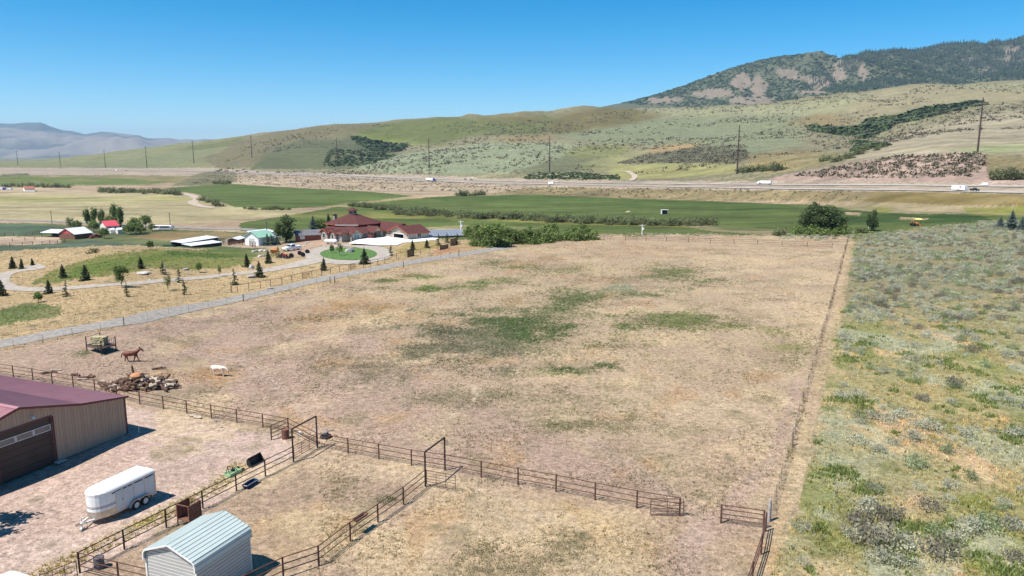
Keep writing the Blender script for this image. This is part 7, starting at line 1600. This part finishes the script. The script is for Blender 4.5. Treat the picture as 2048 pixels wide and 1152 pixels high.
# ------------------------------------------------------------------ vehicles
def car_parts(kind, col):
    """length along x, front at +x"""
    P = []
    if kind == 'pickup':
        L, W_b = 5.7, 1.95
        P.append(('body', MB().ext([(-.975,.45),(.975,.45),(.975,.95),(.93,1.05),(-.93,1.05),(-.975,.95)], -2.85, 2.75).hexa([(-2.83,-.97,1.05),(-.9,-.97,1.05),(-.9,-.89,1.05),(-2.83,-.89,1.05),(-2.83,-.97,1.28),(-.9,-.97,1.28),(-.9,-.89,1.28),(-2.83,-.89,1.28)]).hexa([(-2.83,.89,1.05),(-.9,.89,1.05),(-.9,.97,1.05),(-2.83,.97,1.05),(-2.83,.89,1.28),(-.9,.89,1.28),(-.9,.97,1.28),(-2.83,.97,1.28)]).box((-2.8,0,1.17),(.08,1.8,.23)).hexa([(1.1,-.93,1.05),(2.7,-.86,1.0),(2.7,.86,1.0),(1.1,.93,1.05),(1.1,-.88,1.28),(2.6,-.8,1.14),(2.6,.8,1.14),(1.1,.88,1.28)]), col))
        P.append(('cab', MB().hexa([(-.9,-.93,1.05),(1.25,-.93,1.05),(1.25,.93,1.05),(-.9,.93,1.05),(-.7,-.74,1.86),(.45,-.74,1.86),(.45,.74,1.86),(-.7,.74,1.86)]), col))
        P.append(('windscreen', MB().hexa([(1.20,-.8,1.22),(1.23,-.8,1.22),(1.23,.8,1.22),(1.20,.8,1.22),(.52,-.66,1.80),(.56,-.66,1.80),(.56,.66,1.80),(.52,.66,1.80)]), M_GLASS))
        for s in (-1, 1):
            for (xa, xb) in ((-.72,.05),(.12,.85)): P.append(('side_window', MB().hexa([(xa,s*.905,1.25),(xb,s*.905,1.25),(xb,s*.925,1.25),(xa,s*.925,1.25),(xa+.1,s*.77,1.76),(min(xb,.5),s*.77,1.76),(min(xb,.5),s*.79,1.76),(xa+.1,s*.79,1.76)]), M_GLASS))
            P.append(('headlight', MB().box((2.74,s*.75,.88),(.06,.3,.18)), M_GLASSG))
        P.append(('bumper', MB().box((2.82,0,.55),(.14,1.9,.22)).box((-2.9,0,.55),(.12,1.9,.2)), M_ALU)); wx, r = (1.85,-1.75), .4; hw_ = .86
    elif kind == 'car':
        P.append(('body', MB().ext([(-.9,.35),(.9,.35),(.92,.8),(.8,.92),(-.8,.92),(-.92,.8)], -2.2, 2.2), col))
        P.append(('cabin', MB().hexa([(-1.6,-.82,.9),(1.1,-.82,.9),(1.1,.82,.9),(-1.6,.82,.9),(-1.1,-.64,1.45),(.35,-.64,1.45),(.35,.64,1.45),(-1.1,.64,1.45)]), M_GLASS))
        P.append(('roof', MB().box((-.38,0,1.46),(1.4,1.22,.05)), col)); wx, r = (1.35,-1.35), .33; hw_ = .8
    elif kind == 'van':
        P.append(('body', MB().hexa([(-2.9,-1,.4),(2.6,-1,.4),(2.6,1,.4),(-2.9,1,.4),(-2.85,-.92,2.35),(1.5,-.92,2.35),(1.5,.92,2.35),(-2.85,.92,2.35)]), col))
        P.append(('windscreen', MB().hexa([(2.2,-.85,1.2),(2.3,-.85,1.2),(2.3,.85,1.2),(2.2,.85,1.2),(1.62,-.8,2.2),(1.7,-.8,2.2),(1.7,.8,2.2),(1.62,.8,2.2)]), M_GLASS)); wx, r = (1.7,-1.7), .36; hw_ = .9
    elif kind == 'semi':
        P.append(('trailer_box', MB().box((-3.4,0,2.65),(15.2,2.55,2.8)), M_WHITE)); P.append(('trailer_frame', MB().box((-3.4,0,1.1),(15,1.0,.25)), M_BLACK))
        P.append(('cab', MB().hexa([(4.9,-1.2,.7),(7.2,-1.2,.7),(7.2,1.2,.7),(4.9,1.2,.7),(4.9,-1.15,3.7),(6.6,-1.1,3.3),(6.6,1.1,3.3),(4.9,1.15,3.7)]).box((8.2,0,1.35),(2.1,1.9,1.3)), col))
        P.append(('windscreen', MB().hexa([(7.05,-1,2.2),(7.2,-1,2.2),(7.2,1,2.2),(7.05,1,2.2),(6.75,-.95,3.0),(6.85,-.95,3.0),(6.85,.95,3.0),(6.75,.95,3.0)]), M_GLASS)); wx, r = (8.4,5.6,4.5,-8.2,-9.4), .5; hw_ = 1.05
    elif kind == 'boxtrailer':
        P.append(('body', MB().box((0,0,1.75),(8.5,2.4,2.4)), col)); P.append(('tongue', MB().box((4.9,0,.6),(1.6,.2,.15)), M_BLACK)); wx, r = (-.5,.5), .35; hw_ = 1.1
        P.append(('window', MB().box((1.5,-1.21,2.1),(1.2,.04,.6)), M_GLASS))
    elif kind == 'camper':
        P.append(('body', MB().ext([(-1.2,.6),(1.2,.6),(1.22,2.7),(1.05,2.95),(-1.05,2.95),(-1.22,2.7)], -3.6, 3.2).hexa([(3.2,-1.15,1.2),(4.2,-1.0,1.7),(4.2,1.0,1.7),(3.2,1.15,1.2),(3.2,-1.1,2.85),(4.1,-.95,2.7),(4.1,.95,2.7),(3.2,1.1,2.85)]), col))
        P.append(('window_band', MB().box((-.3,-1.23,2.0),(5.2,.05,.55)), M_GLASS)); P.append(('awning', MB().tube((-3,-1.3,2.75),(2.5,-1.3,2.75),.08,.08,6), M_LGREY)); wx, r = (-.6,.4), .35; hw_ = 1.1
    out = [(n, mb.mesh(n, m)) for n, mb, m in P]
    for x in wx:
        for s in (-1, 1):
            out.append(('wheel', MB().tube((x,s*(hw_-.12),r),(x,s*(hw_+.1),r), r, r, 12).mesh('wheel', M_RUBBER)))
    return out
V_ = {}
def vehicle(kind, col, px, py, face, name, label, cat, lift=.5, scale=1.0, p=None):
    k = (kind, col.name)
    if k not in V_: V_[k] = car_parts(kind, col)
    p = p or G(px, py); 
    if isinstance(face, (int, float)): rot = face
    else:
        q = G(*face); rot = math.atan2(q.y-p.y, q.x-p.x)
    return stamp(name, V_[k], label, cat, p+Vector((0,0,lift)), rot, scale)
M_SIL = mat('silver_paint', (.55,.56,.58), .3, .04, 2, metal=.3, coat=.3); M_NAVY = mat('blue_paint', (.03,.05,.30), .35, .1, 2, coat=.3); M_BLK = mat('black_paint', (.02,.02,.02), .3, .1, 2, coat=.3); M_WHT = mat('white_vehicle_paint', (.82,.82,.82), .35, .03, 2, coat=.3)
vehicle('pickup', M_WHT, 583, 501, (560,504), 'pickup_truck', 'white crew cab pickup parked on the bank left of the house', 'pickup', .0, 1.05)
def onroad(px, lay, off=0.0, lat=0.0):
    Yv = float(np.interp(px, LX, LY[lay]))+lat; a = (px-1024)/F*math.cos(PIT); x = a*Yv; p = Vector((x, Yv, gz(x, Yv)+.55))
    a2 = (px+14-1024)/F*math.cos(PIT); Y2_ = float(np.interp(px+14, LX, LY[lay]))+lat; return p, math.atan2(Y2_-Yv, a2*Y2_-x)
for (kind, m, px, lay, flip, sc_, nm, lab, cat) in [
 ('semi', M_NAVY, 862, 5, 0, 1.15, 'semi_truck', 'blue semi truck with white trailer on the highway', 'semi truck'),
 ('boxtrailer', M_WHT, 1103, 5, 1, 1.0, 'box_trailer', 'small white box trailer on the highway right of the blue truck', 'trailer'),
 ('semi', M_WHT, 1530, 6, 1, .95, 'semi_truck', 'white semi truck on the upper lanes near the tall pole', 'semi truck'),
 ('boxtrailer', M_WHT, 1926, 5, 0, 1.25, 'travel_trailer', 'long white travel trailer towed by a black pickup', 'trailer'),
 ('pickup', M_BLK, 1957, 5, 0, 1.15, 'pickup_truck', 'black pickup towing the long white travel trailer', 'pickup'),
 ('van', M_WHT, 1976, 6, 1, 1.0, 'van', 'white van on the upper lanes at the right', 'van'),
 ('car', M_WHT, 604, 6, 1, 1.5, 'parked_car', 'white car on the upper lanes below the left hill', 'car'),
 ('car', M_WHT, 611, 6, 1, 1.5, 'parked_car', 'white car directly following another white car', 'car'),
 ('car', M_BLK, 491, 6, 0, 1.5, 'parked_car', 'dark car on the highway at the cut, left of two', 'car'),
 ('car', M_BLK, 513, 6, 0, 1.5, 'parked_car', 'dark car on the highway at the cut, right of two', 'car'),
 ('car', M_BLK, 930, 6, 0, 1.1, 'parked_car', 'black car on the upper lanes right of the blue truck, left of two', 'car'),
 ('car', M_BLK, 942, 6, 0, 1.1, 'parked_car', 'black car on the upper lanes right of the blue truck, right of two', 'car'),
 ('van', M_WHT, 231, 5, 0, 1.3, 'van', 'white van on the far highway at the left', 'van'),
 ('car', M_BLK, 250, 5, 0, 1.3, 'parked_car', 'dark car beside the white van on the far highway', 'car'),
 ('car', M_WHT, 1117, 6, 0, 1.0, 'parked_car', 'white car on the upper lanes above the small white trailer', 'car')]:
    p, rot = onroad(px, lay); vehicle(kind, m, 0, 0, rot+(math.pi if flip else 0), nm if nm != 'parked_car' else 'car', lab, cat, 0, sc_*.88, p)
vehicle('camper', M_WHT, 318, 461, (345,461), 'camper_trailer', 'white camper trailer parked by the valley road, left one', 'camper', 0, .95)
vehicle('camper', M_SIL, 333, 461, (360,461), 'camper_trailer', 'grey camper trailer parked by the valley road, right one', 'camper', 0, .95)
for (px, py, m, lab) in [(4,379,M_WHT,'white car of the far settlement, cut by the left edge'),(12,380,M_NAVY,'blue car of the far settlement beside the white one'),(20,380,M_WHT,'white car of the far settlement, right of the blue one')]: vehicle('van', m, px, py, 0.2, 'car', lab, 'car', 0, 1.1)
vehicle('pickup', M_RED, 192, 476, (170,478), 'pickup_truck', 'red pickup parked behind the white roofed barn', 'pickup', 0, 1)
vehicle('car', M_WHT, 185, 474, (160,476), 'car', 'white car parked at the corner of the white roofed barn', 'car', 0, 1)

# tractors and machines
def tractor(p, rot, m, label, name='tractor', sc_=1.0, cab=False, cat='tractor'):
    t = thing(name, label, cat, p, rot, None, sc_)
    part(t, 'hood', MB().ext([(-.35,.7),(.35,.7),(.32,1.25),(-.32,1.25)], .1, 1.6), m); part(t, 'seat', MB().box((-.45,0,1.1),(.5,.5,.12)).box((-.7,0,1.35),(.1,.5,.5)), M_BLACK)
    part(t, 'chassis', MB().box((.2,0,.65),(2.2,.4,.3)), M_BLACK)
    for s in (-1, 1):
        part(t, 'fender', MB().box((-.55,s*.62,1.22),(1.0,.35,.06)), m)
        part(t, 'rear_wheel', MB().tube((-.6,s*.5,.65),(-.6,s*.85,.65),.65,.65,14), M_RUBBER); part(t, 'front_wheel', MB().tube((1.2,s*.5,.38),(1.2,s*.75,.38),.38,.38,12), M_RUBBER)
        part(t, 'loader_arm', MB().path([(.3,s*.55,1.1),(1.5,s*.55,1.3),(2.2,s*.55,.45)], .06, 6), m)
    part(t, 'loader_bucket', MB().hexa([(2.15,-.8,.1),(2.8,-.8,.05),(2.8,.8,.05),(2.15,.8,.1),(2.1,-.8,.65),(2.2,-.8,.65),(2.2,.8,.65),(2.1,.8,.65)]), M_BLACK if m is not M_ORANGE else m)
    part(t, 'rollbar', MB().path([(-.75,-.5,.9),(-.75,-.5,2.2),(-.75,.5,2.2),(-.75,.5,.9)], .05, 6), M_BLACK if m is not M_ORANGE else m)
    return t
tractor(G(745,479)+Vector((0,0,.16)), 2.8, M_RED, 'small red tractor parked on the white concrete in front of the porch', 'tractor', .9)
tractor(G(567,516), -.6, M_RED, 'red loader tractor parked among the weeds left of the lawn island', 'tractor', .85)
t = thing('orange_bin', 'orange metal hopper standing between two spruces', 'hopper', G(549,510)); part(t, 'hopper', MB().hexa([(-.6,-.6,.5),(.6,-.6,.5),(.6,.6,.5),(-.6,.6,.5),(-.95,-.95,1.6),(.95,-.95,1.6),(.95,.95,1.6),(-.95,.95,1.6)]), M_ORANGE)
for x in (-.55, .55):
    for y in (-.55, .55): part(t, 'leg', MB().box((x,y,.3),(.1,.1,.6)), M_BLACK)
tractor(G(1828,452), .2, M_ORANGE, 'orange red tractor in the bare patch of the green field at the right', 'tractor', 1.0)
t = thing('canopy', 'yellow square canopy over machinery in the green field at the right', 'canopy', G(1836,450)); part(t, 'cloth', MB().add([(-1.3,-1.3,2.2),(1.3,-1.3,2.2),(1.3,1.3,2.2),(-1.3,1.3,2.2),(0,0,2.7)], [(0,1,4),(1,2,4),(2,3,4),(3,0,4)]), mat('yellow_cloth',(.75,.62,.18),.8,.1,2))
for x in (-1.2, 1.2):
    for y in (-1.2, 1.2): part(t, 'pole', MB().tube((x,y,0),(x,y,2.2),.05,.05,5), M_ALU)
t = thing('container', 'bright green metal container left of the long sheds', 'container', PY(338,501,280), .1); part(t, 'box', MB().box((0,0,1),(3.6,2,1.8)), mat('bright_green_paint',(.03,.28,.10),.5,.1,1)); part(t, 'lid', MB().box((0,0,1.95),(3.7,2.1,.12)), M_BLACK); part(t, 'door_bar', MB().box((-.6,-1.02,1),(.08,.06,1.7)), M_BLACK)
tractor(PY(354,501,282), .0, M_GREEN, 'green tractor beside the bright green container', 'tractor', 1.1)
t = thing('propane_tank', 'long white propane tank in front of the left corner of the house', 'tank', G(662,488), -.35)
mb = MB(); n = 14
for x, r in ((-2.3,.02),(-2.2,.35),(-2.0,.52),(-1.7,.6),(1.7,.6),(2.0,.52),(2.2,.35),(2.3,.02)):
    for k in range(n): a = 2*math.pi*k/n; mb.v.append((x, r*math.cos(a), .95+r*math.sin(a)))
for i in range(7):
    for k in range(n): mb.f.append((i*n+k, i*n+(k+1) % n, (i+1)*n+(k+1) % n, (i+1)*n+k))
part(t, 'vessel', mb, M_WHT, smooth=True); part(t, 'dome', MB().tube((0,0,1.5),(0,0,1.75),.2,.2,10), M_WHT)
for x in (-1.3, 1.3): part(t, 'saddle', MB().box((x,0,.2),(.25,1.0,.45)), M_CONC)

# boulders
import bmesh as _bm
def rock_mesh(seed, m):
    bm = _bm.new(); _bm.ops.create_icosphere(bm, subdivisions=2, radius=1); rg = random.Random(seed)
    ns = [Vector((rg.gauss(0,1), rg.gauss(0,1), rg.gauss(0,1))).normalized() for _ in range(9)]
    for v in bm.verts:
        for n_ in ns:
            d = v.co.dot(n_)-.72
            if d > 0: v.co -= n_*d
        v.co *= 1+rg.uniform(-.03,.03); v.co.z = max(v.co.z, -.35)
    me = bpy.data.meshes.new('boulder'); bm.to_mesh(me); bm.free(); me.materials.append(m); return me
RK = [rock_mesh(1, M_ROCK), rock_mesh(2, M_ROCK), rock_mesh(3, M_ROCKD)]
for (px, py, r, k, lab, zs) in [(702,505,1.15,2,'big grey boulder standing on the lawn island',1.15),(695,504,.75,0,'white boulder leaning on the left of the big grey one on the lawn island',1.3),(523,503,.7,0,'white boulder in the row behind the mound, biggest',.9),(530,503,.6,1,'white boulder right of the biggest in the row behind the mound',.8),(506,504,.5,1,'white boulder at the left end of the row behind the mound',.8),(512,503,.7,2,'dark boulder between white ones behind the mound',.7),(519,502,.55,0,'small white boulder touching the biggest of the row',.9),(540,503,.45,0,'small white boulder near the round topped spruce',.8),(503,537,.75,0,'white block shaped boulder beside the full dark spruce',1.3),(519,514,.6,1,'white boulder behind the round topped spruce',.8),(526,513,.6,2,'grey boulder beside the white one behind the round topped spruce',.8),
 (612,488,.5,0,'white rock on the dirt bank right of the pickup, upper',.8),(608,493,.45,1,'white rock on the dirt bank right of the pickup, lower',.8),(616,485,.4,0,'small rock at the top of the dirt bank',.8),(285,549,1.3,0,'wide pale flat rock on the mound by the driveway',.42),(296,547,.8,1,'small pale flat rock beside the wide one',.45),(372,540,.8,2,'dark flat rock on the mound above the driveway',.5),(541,578,.7,2,'dark rock by the fence at the roadside',.4),
 (506,555,1.4,2,'long dark low mound of stones beside the driveway spruce',.3),(300,560,.4,0,'small pale stone at the driveway edge',.5),(745,520,.4,2,'small dark shrub like stone below the lawn island, right',.6),(738,522,.35,2,'small dark stone below the lawn island, left',.6),(431,842,.16,2,'small dark stone on the pink gravel below the pipe fence',.7),(443,855,.15,2,'tiny stone on the pink gravel near the pipe fence',.7),(480,870,.14,2,'tiny flat stone in the middle of the gravel yard',.5)]:
    p = G(px, py); o = link('boulder', RK[k]); o.location = p+Vector((0,0,.2*r)); o.rotation_euler = (0,0,random.random()*6); o.scale = (r, r, r*zs); tag(o, lab, 'rock')
for (px, py, lab) in [(600,510,'black cable spool beside the driveway, left one'),(606,513,'black low cart beside the driveway near the spools'),(615,507,'black cable spool beside the driveway, right one'),(583,515,'dark barrow near the red loader tractor')]:
    p = G(px, py); t = thing('cable_spool', lab, 'spool', p, .4)
    part(t, 'drum', MB().tube((0,-.5,.55),(0,.5,.55),.3,.3,10), M_WOOD); part(t, 'flange', MB().tube((0,-.6,.55),(0,-.5,.55),.6,.6,14), M_BLACK); part(t, 'flange', MB().tube((0,.5,.55),(0,.6,.55),.6,.6,14), M_BLACK)
t = thing('field_shelter', 'small white and black shelter standing in the green field', 'shelter', G(1329,428), .1)
part(t, 'wall', MB().box((0,1,1.3),(4,.2,2.6)), M_DKW); part(t, 'side_wall', MB().box((-2,0,1.3),(.2,2,2.6)), M_WHT); part(t, 'roof', MB().box((0,0,2.7),(4.4,2.6,.2)), M_WHT)
o = link('hay_stack', rock_mesh(9, M_HAY)); o.location = G(1256,426)+Vector((0,0,.5)); o.scale = (2.2,1.5,1.0); tag(o, 'old brown hay stack in the green field left of the shelter', 'hay stack')
single('standing_pipe', MB().tube((0,0,0),(0,0,1.9),.16,.16,8).tube((0,0,1.9),(0,0,2.0),.2,.2,8), M_TIN, 'pale standing pipe beside the sparse conifer with dark base', 'pipe', G(331,548))
single('marker_sign', MB().tube((0,0,0),(0,0,1.6),.05,.05,6).box((0,-.06,1.9),(.6,.05,.8)), M_WHT, 'small white sign at the foot of the pointed dark tree', 'sign', G(1737,457), scale=1.5)

# ------------------------------------------------------------------ power line
M_POLE = mat('weathering_steel_pole', (.075,.045,.038), .8, .25, 1.2); M_POLEW = mat('old_wood_pole', (.16,.125,.10), .9, .25, 2)
PL = [(36,330,301,3),(121,333,303,3),(211,336,299,3),(294,335,292,3),(388,327,281,3),(504,316,271,3),(675,333,276,3),(858.5,336,276,3),(1099,345,273,2),(1474,348,250,4),(1955,304,195,4),(2330,300,150,4)]
names = ['leftmost tall power pole on the valley line','tall power pole, second from the left on the line','tall power pole, third from the left','tall power pole, fourth from the left','tall power pole on the green ridge, fifth from the left','tall power pole against the sky at the left hill','tall power pole in front of the shaded spur','tall power pole above the blue truck','tall two armed power pole in the middle of the hills','very tall slender steel pole by the green meadow','tallest steel pole at the right edge leaning slightly','tall steel pole beyond the right edge of the photo']
ends = []
for (px, yb, yt, na), lab in zip(PL, names):
    if px > 2048: p = PY(px, 330, 470); p.z = gz(p.x, p.y); h = 44
    else: p = G(px, yb); h = top_z(p, yt)
    nxt = None; t = thing('power_pole', lab, 'power pole', p, 0); s = h/40.
    part(t, 'pole', MB().tube((0,0,-1),(0,0,h),.75*max(s,.8),.38*max(s,.8),8), M_POLE)
    lv = {3: (.93,.70,.50), 2: (.93,.66), 4: (.88,.68,.49,.39)}[na]; aw = {3: 5.2, 2: 5.0, 4: 1.8}[na]*s; att = []
    for i, f in enumerate(lv):
        w_ = aw*(1.0 if i != 0 or na == 4 else .7)
        part(t, 'crossarm', MB().box((0,0,h*f),(w_*2,.42,.42)), M_POLE)
        for sx in (-1, 1):
            part(t, 'insulator', MB().lathe([(.0,0),(.2,.1),(.12,.3),(.2,.5),(.12,.7),(0,.9)], 6, (sx*w_*.95,0,h*f+.1)), M_ROCKD)
            att.append(p+Vector((sx*w_*.95, 0, h*f+.9)))
    ends.append(att[:6])
for c in range(6):
    mb = MB()
    for A0, B0 in zip(ends[:-1], ends[1:]):
        a, b = A0[min(c, len(A0)-1)], B0[min(c, len(B0)-1)]; L = (b-a).length; pr = None
        for k in range(9):
            f = k/8; q = a.lerp(b, f)-Vector((0,0,L*.03*4*f*(1-f)))
            if pr is not None: mb.tube(pr, q, .045, .045, 3, False)
            pr = q
    single('power_cable', mb, M_TIN, ['left','right'][c % 2]+' power cable on the '+['top','middle','lowest'][c//2]+' crossarms, hanging between all the tall poles', 'cable', group='cables of the power line')
for (px, yb, yt, lab, m) in [(104,447,421,'wooden utility pole by the valley road at the left',M_POLEW),(341,458,425,'wooden utility pole at the camper trailers',M_POLEW),(535,486,443,'wooden utility pole with white box behind the green roofed barn',M_POLEW),(922,470,441,'pale utility pole with transformers right of the house',M_OFFW),(1284,470,449,'pale utility pole stub behind the far pasture fence',M_OFFW)]:
    p = G(px, yb); h = top_z(p, yt); t = thing('utility_pole', lab, 'utility pole', p); part(t, 'pole', MB().tube((0,0,-.5),(0,0,h),.2,.15,7), m)
    part(t, 'crossarm', MB().box((0,0,h*.93),(2.0,.12,.14)), m)
    if m is M_OFFW: part(t, 'transformer', MB().tube((.4,-.2,h*.5),(.4,-.2,h*.7),.32,.32,8), M_OFFW)
